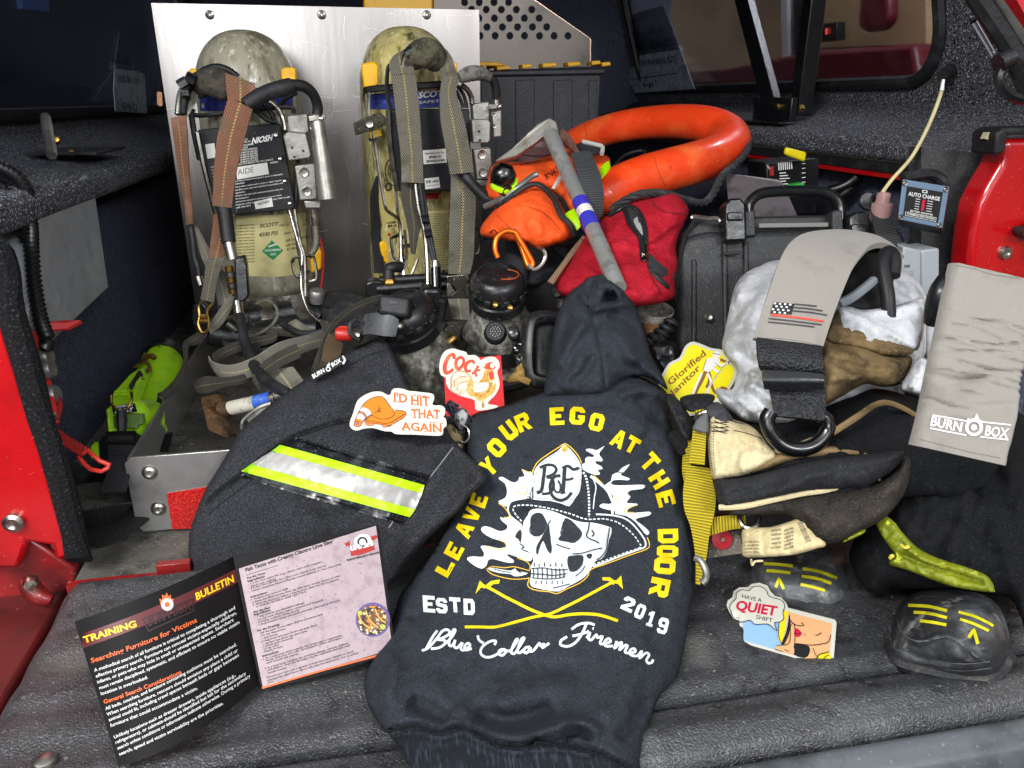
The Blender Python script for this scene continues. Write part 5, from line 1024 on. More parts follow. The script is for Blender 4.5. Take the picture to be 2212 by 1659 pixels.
cv=bvh(cone);kw=dict(parent=cone,cx=CX,tgt=cv,step=60)
ORA=mk('orange_ink','#ef7d12',.45);ORD=mk('dark_orange_ink','#d2601a',.45);OUT=mk('brown_outline','#3a1d10',.5);LAV=mk('pale_lavender','#d5d2ea',.45);SAL=mk('salmon_ink','#ea8a5c',.45)
art('cone_base',ORA,.0003,[[(215,335),(280,296),(400,336),(490,288),(510,243),(600,258),(612,285),(585,320),(470,392),(440,397),(290,377),(212,367)]],**kw)
art('cone_feet',SAL,.0003,[[(212,368),(290,380),(300,392),(240,398),(210,388)],[(375,394),(462,396),(455,410),(400,415),(375,405)],[(560,340),(592,318),(590,332),(570,342)],[(105,370),(135,358),(165,368),(165,398),(130,408),(103,400)]],sm=3,**kw)
art('cone_body',ORA,.0006,[[(112,365),(130,300),(160,240),(200,180),(270,130),(350,110),(400,130),(450,200),(490,250),(495,290),(460,320),(400,335),(330,325),(290,300),(265,290),(220,320),(190,350),(170,380),(140,355)]],sm=3,**kw)
art('cone_stripe',LAV,.0009,[[(163,238),(182,220),(238,236),(272,286),(228,316),(206,282),(152,262)],[(136,285),(180,290),(210,325),(185,352),(165,338),(122,326)]],**kw)
art('cone_outline',OUT,.0012,[],[([(103,370),(130,300),(160,240),(200,180),(270,130),(350,110),(400,130),(450,200),(490,250),(495,290),(460,320),(400,335),(330,325),(290,300),(265,290)],5),([(265,290),(220,320),(190,350),(165,400),(130,408),(103,400),(105,370),(135,358),(166,372)],5),([(510,243),(600,258),(612,285),(585,320),(470,392),(440,397),(290,377),(212,367),(213,338),(275,298)],5),([(345,205),(345,240),(330,265)],5),([(300,275),(330,262),(365,262),(345,248),(365,228)],5),([(215,345),(300,360),(440,375),(560,310),(608,280)],5),([(150,262),(190,268),(222,308)],9),([(120,383),(135,372),(148,382),(130,394),(120,383)],4),([(212,388),(240,398),(300,392)],4),([(375,405),(400,415),(462,402)],4)],**kw)
dc=Decal(cv,.0003);dc.cx=CX
for t,p0,p1,h in (("I'D",(497,164),(627,172),88),('HIT',(667,190),(850,204),92),('THAT',(668,318),(956,328),84),('...',(514,436),(558,438),12),('AGAIN',(570,442),(968,464),82)):dc.text(t,p0,p1,(-4,-h),.018)
for x,y in ((497,164),(530,166),(667,190),(700,193),(722,194),(760,198),(810,200),(690,320),(742,323),(830,325),(905,328),(585,443),(735,450),(800,455),(845,458),(890,460)):dc.stroke([(x-6,y),(x+22,y+2)],7,1)
for x,y in ((505,76),(690,97),(735,100),(790,106),(672,238),(725,238),(905,242),(850,366),(890,370),(955,376)):dc.stroke([(x-6,y),(x+26,y+2)],7,1)
dc.build('sticker_lettering',ORD,cone)
# rooster sticker
RX=lambda q:np.c_[939+np.asarray(q)[:,0]/4.582,731+np.asarray(q)[:,1]/4.582]
rdp=[(950,850,1.045),(1090,850,1.045),(1020,760,1.075)]
roo=card('sticker',[(440,187),(655,168),(692,700),(350,770),(112,770),(96,400),(80,250),(300,200)],rdp,'square red sticker of a rooster under a bubble-lettered word',mat=mk('red_card','#d0161c',.35,var=[(20,'#b80f14',.5,.7)],coat=.3),sm=1,cx=RX)
def offs(poly,dp):return poly
WB=[(45,280),(65,180),(110,120),(180,100),(240,115),(310,135),(330,165),(400,165),(440,195),(455,215),(500,190),(560,180),(610,195),(640,240),(640,290),(620,330),(640,420),(640,480),(600,560),(540,620),(535,650),(620,665),(600,690),(420,715),(400,650),(390,610),(330,590),(240,565),(160,520),(115,450),(110,390),(60,360)]
f_=depthfn(rdp);o_=RX(cat(WB,3,True));b=MB();b.prism([P(x,y,q-.0016) for (x,y),q in zip(o_,f_(o_))],FW*.0012);wc=b.build('white_die_cut',CARD,roo,smooth=False)
rv_=bvh(wc);kw=dict(parent=wc,cx=RX,tgt=rv_,step=60)
RED=mk('red_ink_bright','#e2432f',.45,var=[(60,'#f0744a',.5,.7)]);GOLD=mk('rooster_gold','#d6a452',.5,var=[(200,'#b07a2c',.5,.65),(140,'#f0dcae',.58,.7)]);CRM=mk('cream_ink','#f0e4cc',.5);BRN=mk('brown_ink','#8a5a28',.5);PNK=mk('pink_ink','#ecc0a4',.5)
dc=Decal(rv_,.0003);dc.cx=RX
dc.stroke([(192,205),(186,160),(140,180),(100,270),(110,340),(160,325),(182,300)],[28,34,36,40,40,32,26]);dc.stroke([(258,182),(216,215),(212,280),(240,302),(284,250),(282,200),(250,184)],[28,30,34,32,28,28,26])
dc.stroke([(392,250),(372,222),(324,240),(302,290),(320,322),(358,318)],[24,28,30,30,28,22]);dc.stroke([(432,270),(410,310),(390,355)],[26,26,22],3);dc.stroke([(452,312),(410,322),(368,352)],[20,20,22],3);dc.stroke([(398,332),(410,360),(412,380)],[18,20,22],3);dc.build('bubble_lettering',RED,wc)
art('rooster_tail',PNK,.0003,[[(165,400),(190,340),(250,320),(310,335),(355,380),(375,430),(350,480),(315,520),(270,555),(210,530),(175,470)]],**kw)
art('rooster_body',GOLD,.0005,[[(495,320),(535,300),(580,325),(590,400),(605,450),(600,500),(560,560),(490,605),(480,680),(468,680),(465,620),(430,615),(400,580),(340,560),(315,510),(340,480),(400,460),(450,420),(480,370)],[(345,400),(380,420),(375,470),(340,500),(325,470)]],**kw)
art('rooster_feather',CRM,.0008,[[(390,470),(450,440),(520,440),(540,460),(500,520),(420,540),(385,510)],[(180,360),(250,338),(300,360),(240,380),(200,430)],[(230,470),(290,440),(330,460),(270,500),(250,540)]],[([(545,430),(590,425),(580,460)],14)],**kw)
art('rooster_lines',BRN,.0011,[],[([(170,480),(160,410),(190,345),(250,322),(320,340),(370,400)],5),([(200,480),(195,430),(240,385),(310,375)],4),([(230,520),(230,470),(280,430),(330,430)],4),([(255,545),(265,495),(310,460),(350,455)],4),([(180,430),(220,380),(280,350)],4),([(400,540),(470,525),(520,480),(545,445)],4),([(390,500),(450,490),(500,460)],4),([(400,560),(470,560),(540,520)],4),([(500,340),(490,390),(460,430)],4),([(530,320),(515,390),(490,440)],4),([(560,420),(555,470),(520,530)],4),([(472,640),(470,685)],5),([(484,640),(488,685)],5),([(155,470),(165,510),(200,540),(260,560)],4)],**kw)
art('rooster_comb',RED,.0008,[[(495,300),(500,260),(530,238),(575,235),(590,260),(600,292),(560,312),(520,302)],[(468,286),(500,284),(500,294)],[(535,340),(560,325),(580,340),(585,390),(570,408),(548,400),(538,370)]],**kw)
art('helmet_badge',CRM,.0013,[[(552,252),(582,242),(592,262),(584,292),(560,294),(552,275)]],[],**kw)
# janitor sticker
jdp=[(1430,830,1.055),(1590,830,1.045),(1510,745,1.085)]
jan=card('sticker',[(1423,833),(1432,806),(1446,784),(1468,772),(1480,748),(1496,738),(1517,744),(1537,752),(1562,757),(1576,780),(1592,794),(1586,824),(1572,848),(1560,872),(1530,888),(1490,898),(1456,880)],jdp,'yellow cut-out sticker of a mopping worker leaning by the silver cloth')
jv=bvh(jan)
JY=mk('sticker_yellow','#efe21a',.4);JB=mk('sticker_brown','#8f5a2c',.45)
dc=Decal(jv,.0003);dc.poly(cat([(1429,833),(1438,808),(1450,788),(1472,777),(1484,753),(1497,744),(1515,750),(1535,758),(1557,762),(1571,784),(1586,797),(1580,822),(1566,845),(1555,866),(1528,882),(1490,892),(1458,874)],3,True),step=14);yl=dc.build('yellow_field',JY,jan)
dc=Decal(jv,.0007);dc.text('Glorified',(1448,833),(1526,766),(-8.5,-11),.02);dc.text('Janitor',(1452,857),(1514,796),(-8.5,-10),.02)
dc.poly([(1548,842),(1560,834),(1572,838),(1566,850),(1552,854)],step=0);dc.stroke([(1528,800),(1534,818),(1527,838)],8,3);dc.stroke([(1524,802),(1516,822),(1505,842),(1500,858)],7,3);dc.stroke([(1534,820),(1540,840),(1546,850)],6,3);dc.stroke([(1556,776),(1568,782)],6,1);dc.build('brown_lettering',JB,yl)
dc=Decal(jv,.0010);dc.poly(ringpoly(1548,766,9,12,.8),step=0);dc.poly([(1526,776),(1546,770),(1556,778),(1548,790),(1530,804),(1518,800)],step=0);dc.stroke([(1545,780),(1558,790),(1570,783)],5,3);dc.stroke([(1535,790),(1548,802),(1556,802)],5,3);dc.stroke([(1516,806),(1502,838),(1494,862)],5,3);dc.stroke([(1528,806),(1536,824),(1530,842),(1532,860)],5,3);dc.stroke([(1577,775),(1556,802),(1532,836),(1520,852)],1.6,1);dc.poly([(1540,870),(1552,856),(1568,850),(1560,866)],step=0);dc.build('white_figure',INKW,yl)
dc=Decal(jv,.0014);dc.stroke([(1540,763),(1556,766)],1.2);dc.stroke([(1526,776),(1518,800)],1);dc.stroke([(1578,773),(1556,800),(1530,836)],.8,1);dc.stroke([(1545,784),(1556,794)],1);dc.build('figure_outline',OUT,yl)
# quiet shift sticker
QX=lambda q:np.c_[1474+np.asarray(q)[:,0]/2.995,1105.5+np.asarray(q)[:,1]/2.995]
qdp=[(1600,1385,.835),(1800,1444,.793),(1660,1265,.90)]
qui=card('sticker',[(370,705),(372,830),(385,848),(960,1012),(975,1010),(998,715),(985,698),(685,622),(672,590),(640,555),(600,545),(575,520),(550,478),(500,460),(450,468),(425,490),(370,490),(335,515),(325,555),(295,575),(287,610),(305,650),(330,690)],qdp,'white-edged sticker of a hushing woman with a speech cloud, on the tailgate',sm=1,cx=QX)
qv=bvh(qui);kw=dict(parent=qui,cx=QX,tgt=qv,step=60)
SKY=mk('pale_blue_ink','#8fb8e0',.45);SKIN=mk('skin_ink','#e3a978',.45);HAIR=mk('hair_yellow_ink','#e8d21c',.45);CRI=mk('crimson_ink','#c51d3f',.45)
art('blue_field',SKY,.0003,[[(393,700),(640,690),(650,905),(396,832)]],sm=1,**kw)
art('skin_field',SKIN,.0004,[[(690,650),(968,722),(948,992),(860,968),(600,890),(605,868),(650,862),(668,800),(680,740)]],sm=1,**kw)
art('hair',HAIR,.0007,[[(650,650),(690,645),(670,700),(665,770),(640,850),(620,820),(630,740)],[(868,960),(885,925),(955,905),(950,990)]],**kw)
art('dark_area',INK,.0009,[[(735,850),(820,870),(820,920),(790,945),(722,925),(720,880)],[(692,660),(684,720),(668,790),(640,855),(660,855),(690,790),(700,720)]],**kw)
art('hand',SKIN,.0013,[[(700,730),(722,728),(730,800),(722,880),(720,920),(650,905),(600,885),(610,865),(660,868),(690,850),(700,800)]],**kw)
art('lips',CRI,.0016,[[(728,762),(745,755),(772,785),(755,808),(728,805),(722,785)]],**kw)
art('drawing_lines',INK,.0019,[],[([(700,700),(715,720),(745,735),(785,735),(770,715)],5),([(860,800),(880,795),(900,782)],5),([(960,795),(945,840),(900,855),(830,862),(740,852)],5),([(845,880),(860,920),(880,945)],4),([(610,865),(650,862),(690,850),(700,800),(700,740),(722,726),(730,800),(722,880)],4),([(690,905),(660,890)],4),([(600,888),(650,905)],4),([(865,960),(885,925),(952,905)],5),([(900,965),(930,935),(950,925)],4),([(620,720),(622,800),(640,852)],4),([(725,785),(750,788),(770,785)],4),([(790,790),(796,800)],4)],**kw)
art('cloud',CARD,.0022,[[(345,705),(320,650),(308,610),(330,580),(345,560),(350,530),(380,505),(430,508),(455,488),(500,482),(540,505),(560,545),(600,560),(640,575),(660,610),(650,650),(655,690),(630,712),(600,715),(598,735),(612,770),(570,735),(540,725),(470,725),(440,700),(390,712)]],**kw)
art('cloud_outline',INK,.0025,[],[([(390,712),(345,705),(315,650),(308,610),(330,580),(348,560),(352,525),(385,505),(432,510),(455,488),(500,482),(540,505),(560,545),(600,560),(645,575),(662,610),(650,650),(655,690),(630,712),(600,715),(598,735),(612,770),(570,735),(540,725),(470,728),(440,702),(390,712)],4)],**kw)
dc=Decal(qv,.0025);dc.cx=QX;dc.text('HAVE A',(386,558),(512,586),(3,-28));dc.text('SHIFT',(476,692),(582,716),(4,-27));dc.build('black_lettering',INK,qui)
dc=Decal(qv,.0025);dc.cx=QX;dc.text('QUIET',(342,632),(604,672),(14,-62),.035);dc.build('red_lettering',CRI,qui)
# ================================================================ folded leaflet
def patch(name,tl,tr,br,bl_,mat,parent,bulge,nu=16,nv=12,th=.0006,bz=.0):
    """sheet of paper between four corners (pixel, pixel, depth), belly along the lower edge"""
    b=MB();v=[];c=[np.array(q,float) for q in (tl,tr,br,bl_)]
    for j in range(nv+1):
        for i in range(nu+1):
            u,w=i/nu,j/nv;q=(c[0]*(1-u)+c[1]*u)*(1-w)+(c[3]*(1-u)+c[2]*u)*w
            q[1] += bulge*4*u*(1-u)*(.3+.7*w**1.5);q[2] -= bz*4*u*(1-u);v.append(P(*q))
    n=len(v);v +=[p+FW*th for p in v];W_=nu+1;f=[]
    for j in range(nv):
        for i in range(nu):
            a=j*W_+i;f.append([a,a+1,a+W_+1,a+W_]);f.append([n+a,n+a+W_,n+a+W_+1,n+a+1])
    rg=[i for i in range(W_)]+[j*W_+nu for j in range(1,nv+1)]+[nv*W_+i for i in range(nu-1,-1,-1)]+[j*W_ for j in range(nv-1,0,-1)]
    f +=[[rg[i],n+rg[i],n+rg[(i+1) % len(rg)],rg[(i+1) % len(rg)]] for i in range(len(rg))]
    b.add(v,f);return b.build(name,mat,parent,angle=60)
lf=thing('leaflet','open folded leaflet, black training page and pink recipe page, standing on the tailgate','leaflet',(-.2,.65,.01))
LBK=mk('black_leaflet_paper','#0d0b0d',.6,var=[(12,'#131013',.5,.75)],spec=.2);LPK=mk('mottled_pink_paper','#a8959a',.6,var=[(70,'#948289',.45,.7),(300,'#7d6c73',.62,.72,2)])
T7X=lambda q:np.c_[np.asarray(q)[:,0]/2.995,1105.5+np.asarray(q)[:,1]/2.995]
tp=lambda x,y:(x/2.995,1105.5+y/2.995)
L1=patch('training_page',(*tp(483,710),.705),(*tp(1507,290),.785),(*tp(1672,1122),.752),(*tp(768,1648),.665),LBK,lf,25,bz=.024)
L2=patch('recipe_page',(*tp(1507,290),.785),(*tp(2450,82),.84),(*tp(2560,905),.795),(*tp(1690,1150),.751),LBK,lf,6,bz=.006)
v1,v2=bvh(L1),bvh(L2)
ORL=mk('leaflet_orange','#e2652a',.5);YLL=mk('leaflet_yellow','#f0c81e',.5);MAR=mk('leaflet_maroon','#57171a',.45);MAD=mk('leaflet_dark_maroon','#2e0e10',.45)
dc=Decal(v1,.0003);dc.cx=T7X;_u=np.linspace(0,1,14)[:,None];_b=lambda a,c,s:np.array(a)*(1-_u)+np.array(c)*_u+np.c_[_u*0,4*s*_u*(1-_u)];dc.poly(np.vstack([_b((507,797),(1523,372),24),_b((1541,455),(532,882),25)]),(),60);bn=dc.build('title_band',MAR,L1)
dc=Decal(v1,.0006);dc.cx=T7X;dc.text('TRAINING',(545,850),(886,742),(-11,-42),.03);dc.text('BULLETIN',(1272,572),(1516,452),(-10,-46),.03);dc.build('title_lettering',YLL,bn)
dc=Decal(v1,.0006);dc.cx=T7X;dc.stroke([(925,692),(1248,562),(1254,640),(962,772),(925,692)],9,1);dc.text('BURN BOX',(962,742),(1238,628),(-12,-62),.03);dc.build('stamp',MAD,bn)
dc=Decal(v1,.0009);dc.cx=T7X;dc.poly([(1040,605),(1030,560),(1050,570),(1048,535),(1068,545),(1078,522),(1092,550),(1104,535),(1108,565),(1122,560),(1118,600),(1080,630)],step=0);dc.build('flame_emblem',ORL,bn)
dc=Decal(v1,.0011);dc.cx=T7X;dc.poly(ringpoly(1082,600,40,16),[ringpoly(1082,600,18,12)],step=0);dc.build('ring_emblem',INKW,bn)
dc=Decal(v1,.0006);dc.cx=T7X;dc.text('Searching Furniture for Victims',(592,978),(1276,712),(-8,-31),.018,arc=-14);dc.build('heading_lettering',ORL,L1);dc=Decal(v1,.0006);dc.cx=T7X;dc.text('General Search Considerations',(674,1243),(1176,1046),(-8,-26),.018,arc=-8);dc.build('heading_lettering',ORL,L1)
dc=Decal(v1,.0006);dc.cx=T7X
for t,a,c in (('A methodical search of all furniture is critical to completing a thorough and',(612,1036),(1522,628)),('effective primary search. Furniture can conceal victims-especially children,',(622,1074),(1532,660)),('infants, or pets-who may hide in small or unexpected spaces. Searchers',(632,1112),(1512,706)),('must remain disciplined, systematic, and efficient to ensure no viable victim',(645,1150),(1550,722)),('location is overlooked.',(655,1187),(958,1078)),
                ('All beds, couches, and furniture containing cushions must be searched.',(684,1285),(1532,865)),('When searching furniture, rescuers should envision any place a child or',(694,1322),(1540,903)),('animal could fit, including crawl spaces beneath beds or gaps between',(706,1357),(1546,935)),('furniture that could accommodate a victim.',(716,1393),(1280,1148)),
                ('Unlikely locations-such as dresser drawers, inside appliances (e.g.,',(740,1468),(1525,1062)),('refrigerators), or cabinets-should be identified but left for the secondary',(750,1503),(1592,1052)),('search unless conditions or information indicate otherwise. During a primary',(762,1540),(1620,1068)),('search, speed and victim survivability are the priorities.',(773,1578),(1446,1245))):
    dc.text(t,a,c,(-6,-21.5),.006,arc=-27*((c[0]-a[0])/920)**2)
dc.build('body_lettering',INKW,L1)
dc=Decal(v2,.0003);dc.cx=T7X;dc.poly(densify([(1545,368),(2432,90),(2540,890),(1700,1132)],80),(),80);pk2=dc.build('pink_field',LPK,L2)
dc=Decal(v2,.0004);dc.cx=T7X;dc.stroke([(1696,1140),(2000,1050),(2300,968),(2540,905)],12);dc.build('orange_edge',ORL,L2)
dc=Decal(v2,.0006);dc.cx=T7X
dc.text('Fish Tacos with Creamy Cilantro Lime Slaw',(1590,388),(2155,200),(-5,-23),.03);dc.stroke([(1592,410),(1800,346)],2.5,1)
RL=[('For the Tacos',1600,436,115,1),('Ingredients',1603,455,110,1),('- 1-2 lbs. firm white fish (e.g., tilapia, mahi-mahi, snapper,',1606,473,480,0),('black cod, catfish)',1626,486,160,0),('- 4-6 inch flour tortillas (or a flour-corn blend), 2 per person',1610,504,500,0),("- Unkie's Seasoning Blend (Chipotle recommended) or Taco Seasoning",1616,522,590,0),
      ('Instructions',1622,558,106,1),('1. Preheat your oven to 400F.',1628,574,240,0),('2. Rinse the fillets and pat them dry with paper towels. Season all sides.',1632,592,575,0),('3. Place the seasoned fish on a baking sheet. Bake for 10-15 minutes,',1636,610,560,0),('or until the fish flakes easily with a fork.',1656,620,330,0),
      ('For the Slaw',1642,656,108,1),('Ingredients',1646,672,106,1),('- 1 bag of finely pre-shredded cabbage',1650,690,320,0),('- 1/2 cup fresh cilantro (stems removed and chopped)',1654,708,436,0),('- 3-4 large scallions (thinly sliced)',1658,724,276,0),('- 1 large jalapeno (stem and seeds removed, julienned or minced)',1662,740,535,0),
      ('For the Dressing',1666,776,142,1),('- 3/4 cup plain Greek yogurt (full fat recommended)',1672,794,415,0),('- 1/3 cup mayonnaise',1676,812,170,0),('- 1 tbsp honey',1680,830,116,0),('- 3 tbsp fresh lime juice (from one large lime)',1684,848,366,0),('- 1 tsp lime zest (from the same lime)',1688,866,300,0),('- 2 cloves garlic (minced)',1690,882,204,0),('- 1/2 tsp cumin',1694,898,112,0),('- Pepper to taste',1698,914,130,0),
      ('Instructions',1698,940,102,1),('1. In a small bowl, whisk together the Greek yogurt, mayonnaise,',1704,958,510,0),('honey, lime juice, lime zest, minced garlic, cumin, and pepper',1722,968,490,0),('until smooth and creamy.',1726,984,205,0),('2. In a large bowl, combine the shredded cabbage, cilantro, scallions,',1712,1020,545,0),('and jalapeno. Pour the dressing over the vegetables and toss until',1732,1030,530,0),('evenly coated.',1736,1048,120,0),('Garnish your taco with a squeeze of fresh lime juice, cilantro, or sliced',1726,1078,560,0),('jalapenos for added flavor. Serve with sides like black beans, rice, or grilled,',1730,1096,590,0),('corn.',1732,1112,40,0)]
for t,x,y,n,bo_ in RL:dc.text(t,(x,y),(x+n,y-n*.305),(-3,-12 if not bo_ else -13),.004 if not bo_ else .03)
q0=2207
dc.text('FROM THE FIREHOUSE TO YOUR HOUSE',(q0+38,320),(q0+248,268),(-2,-13),.03);dc.build('recipe_lettering',INK,pk2)
dc=Decal(v2,.0006);dc.cx=T7X;dc.poly([(q0+58,250),(q0+212,205),(q0+218,245),(q0+140,275),(q0+65,288)],step=0);dc.poly([(q0+20,205),(q0+55,190),(q0+60,215),(q0+35,225)],step=0);dc.poly([(q0+190,160),(q0+228,150),(q0+236,165),(q0+205,190)],step=0);dc.stroke([(q0+30,205),(q0+70,240)],6,1);dc.stroke([(q0+215,165),(q0+190,210)],6,1);eb=dc.build('emblem',INKR,pk2)
dc=Decal(v2,.0004);dc.cx=T7X;dc.poly(cat([(q0+85,180),(q0+110,155),(q0+140,145),(q0+175,152),(q0+190,175),(q0+185,215),(q0+140,235),(q0+95,225)],3,True),step=0);dc.build('emblem_shield',INKW,pk2)
dc=Decal(v2,.0009);dc.cx=T7X;dc.text("UNKIE'S",(q0+62,254),(q0+210,216),(-4,-32),.04);dc.build('emblem_lettering',INKW,eb)
dc=Decal(v2,.0009);dc.cx=T7X;dc.poly(ringpoly(q0+138,195,34,16),[ringpoly(q0+138,195,22,12)],0);dc.build('emblem_ring',INK,eb)
dc=Decal(v2,.0006);dc.cx=T7X;dc.poly(ringpoly(q0+205,698,112,24),step=40);pc=dc.build('taco_picture',mk('picture_purple','#5d4c86',.5),pk2)
dc=Decal(v2,.0010);dc.cx=T7X;dc.poly(ringpoly(q0+202,702,98,20),step=40);dc.build('taco_filling',mk('picture_food','#6a4520',.5,var=[(260,'#d8cfae',.52,.6,2),(220,'#1c1610',.5,.6,2),(180,'#c07a22',.58,.66,2)]),pc)
dc=Decal(v2,.0014);dc.cx=T7X
for p_ in ([(q0+110,660),(q0+140,720),(q0+200,760)],[(q0+160,640),(q0+185,700),(q0+240,750)],[(q0+220,630),(q0+250,690),(q0+290,720)]):dc.stroke(p_,10)
dc.build('taco_shell',mk('picture_shell','#cf9c48',.5),pc)
dc=Decal(v2,.0014);dc.cx=T7X;dc.poly(ringpoly(q0+122,655,16,10),step=0);dc.poly(ringpoly(q0+270,745,18,10),step=0);dc.build('lime_wedge',mk('picture_lime','#a9b640',.5),pc)
# ================================================================ behind: perforated panel, tote
Z2=lambda q:[(1010.3+p[0]/2.2935,202+p[1]/2.2935)+tuple(p[2:]) for p in q]
t2=lambda x,y:(737+x/3,y/3)
PERF_Y=2.25
holes=[]
rows=[(-40,(850,945,1040,1135)),(15,(800,895,990,1085)),(62,(845,940,1038,1135,1235)),(118,(798,893,993,1090,1187,1283)),(175,(850,945,1045,1143,1240,1332)),(232,(805,900,998,1093,1188,1285,1380,1470))]
for y,xs in rows:
    for x in xs:
        h=[PY(*t2(x+23*math.cos(a),y+25*math.sin(a)),PERF_Y) for a in np.linspace(0,2*math.pi,13)[:-1]];holes.append(np.array([(q[0],q[2]) for q in h]))
ol=np.array([(q[0],q[2]) for q in [PY(*t2(*p),PERF_Y) for p in [(600,470),(1612,430),(1612,250),(1150,-70),(1000,-160),(600,-160)]]])
v,f=cdt(ol,0,.5,holes);n=len(v)
b=MB();b.add([(x,PERF_Y,z) for x,z in v]+[(x,PERF_Y+.003,z) for x,z in v],f+[[j+n for j in q][::-1] for q in f])
perf=b.build('perforated_panel',PERFM,label='perforated aluminium guard panel behind the mounting board with a slanted top',cat_='panel',smooth=False)
a,c=PY(*t2(1150,-70),PERF_Y),PY(*t2(1612,250),PERF_Y);e=PY(*t2(1612,430),PERF_Y)
b=MB();b.prism([a,c,c+np.array([0,.035,0]),a+np.array([0,.035,0])],(-.002,0,.003));b.prism([c,e,e+np.array([.0,.035,0]),c+np.array([.0,.035,0])],(.003,0,0));b.build('panel_flange',mk('warm_aluminium_edge','#d6b49c',.3,metal=.9),perf,smooth=False)
TOTE=mk('tote_plastic','#26282f',.5,var=[(30,'#34363e',.5,.75)],bump=[('noise',200,.0008)])
tote=thing('storage_tote','black plastic storage tote with a yellow hinged lid, behind the orange float','tote',PY(1150,300,2.05)*[1,1,0])
YT=2.0
fr=[PY(*t2(x,y),YT) for x,y in [(700,470),(1690,470),(1640,1500),(740,1500)]]
b=MB();b.prism(fr,(0,.32,0));tb_=b.build('tote_body',TOTE,tote,bevel=.006)
for x0,x1 in ((905,1010),(1130,1255),(1375,1500),(1605,1660)):
    b=MB();b.prism([PY(*t2(x,y),YT-.004) for x,y in [(x0,520),(x1,515),(x1-8,1300),(x0+4,1300)]],(0,.004,0));b.build('tote_rib',TOTE,tb_,bevel=.003)
b=MB();b.prism([PY(*t2(x,y),YT-.012) for x,y in [(690,462),(1712,440),(1712,478),(1690,482),(690,500)]],(0,.34,0));b.build('tote_rim',TOTE,tote,bevel=.004)
for x0,x1,y in ((905,940,440),(1008,1095,442),(1172,1235,430),(1305,1395,424),(1468,1550,417),(1622,1680,409),(1690,1745,418)):
    b=MB();b.prism([PY(*t2(x,yy),YT-.014) for x,yy in [(x0,y-14),(x1,y-18),(x1+4,y+6),(x0+3,y+14)]],(0,.05,0));b.build('lid_tab',YEL,tote,bevel=.002)
b=MB();b.prism([PY(*t2(x,y),YT+.04) for x,y in [(800,402),(1000,400),(1060,416),(1050,428),(800,430)]],(0,.2,0));b.build('lid',YEL,tote,bevel=.003)
dc=Decal(bvh(tb_),.0008);dc.text('HDX',t2(1145,758),t2(1248,758),(0,-14),.03);dc.text('12G',t2(1178,800),t2(1224,800),(0,-8),.02);dc.build('tote_lettering',mk('moulded_mark','#3c3f48',.35),tb_)
# ================================================================ orange float
FLO=mk('orange_float_plastic','#f0451a',.36,var=[(9,'#f47a3a',.45,.75),(5,'#e0340f',.5,.7),(70,'#c93a16',.62,.72),(300,'#f7a878',.70,.76,2)],coat=.25,bump=[('noise',40,.0006)])
fp_=[(1190,335,1.98),(1225,318,1.95),(1270,295,1.90),(1335,275,1.84),(1404,265,1.78),(1470,263,1.70),(1530,270,1.62),(1570,288,1.56),(1578,312,1.50),(1550,335,1.46),(1500,352,1.43),(1440,368,1.41),(1380,386,1.39),(1330,408,1.37),(1300,425,1.36)]
q=pys(fp_,8);b=MB();b.tube(q,np.interp(np.linspace(0,1,len(q)),[0,.35,.55,1],[.033,.037,.040,.0385]),28)
b.lathe([(.0385,0),(.036,.012),(.026,.022),(0,.027)],q[-1],q[-1]-q[-3],28)
flo=b.build('rescue_float',FLO,label='bright orange curved rescue float lying in front of the black tote',cat_='float')
dc=Decal(bvh(flo),.0005);random.seed(9)
for k in range(36):
    t=random.uniform(.05,.98)*(len(q)-4);i=int(t);x0,y0,_d=proj(q[i]);x0 += random.uniform(-12,12);y0 += random.uniform(-22,24);a=random.uniform(-.9,1.4);L=random.uniform(5,26);dc.stroke([(x0,y0),(x0+L*math.cos(a),y0+L*math.sin(a))],random.uniform(.4,1.0),1)
dc.build('scuff_marks',mk('pale_scuff','#ee6a3a',.6),flo)
dc=Decal(bvh(flo),.0005)
for l in ([(1262,268),(1266,292),(1262,318)],[(1413,337),(1422,372),(1438,402)]):dc.stroke(l,1.3)
dc.build('mould_seam',mk('dark_orange_seam','#a83210',.6),flo)
ROPE=mk('black_rope','#2a2a2c',.85,var=[(60,'#47474a',.5,.75)],bump=[('noise',200,.002)])
def rope(name,pts,r,mat,label,y=True,cat_='rope'):
    q=resample((pys if y else pxs)(pts,8),.004);N_=len(q);b=MB();T=np.gradient(q,axis=0);T /= np.linalg.norm(T,axis=1)[:,None]
    u=np.cross(T,[0.3,-.8,.5]);u /= np.linalg.norm(u,axis=1)[:,None];w=np.cross(T,u)
    for k in range(3):
        a=np.arange(N_)*.55+k*2.094;b.tube(q+r*.5*(np.cos(a)[:,None]*u+np.sin(a)[:,None]*w),r*.62,6)
    return b.build(name,mat,label=label,cat_=cat_)
rope('rope',[(1322,452,1.22),(1345,436,1.21),(1380,420,1.20),(1430,418,1.21),(1480,432,1.25),(1520,438,1.28),(1542,415,1.30),(1560,380,1.33),(1590,355,1.36),(1612,330,1.42),(1620,300,1.50)],.0065,ROPE,'black braided rope running over the red bag and round the float')
hose_=MB();hose_.tube(pys([(1325,360,1.6),(1350,335,1.62),(1385,325,1.62),(1392,333,1.6),(1360,350,1.58)],6),.003,6);hose_.build('cable',BLKM,label='thin dark cable looped inside the orange float',cat_='cable')
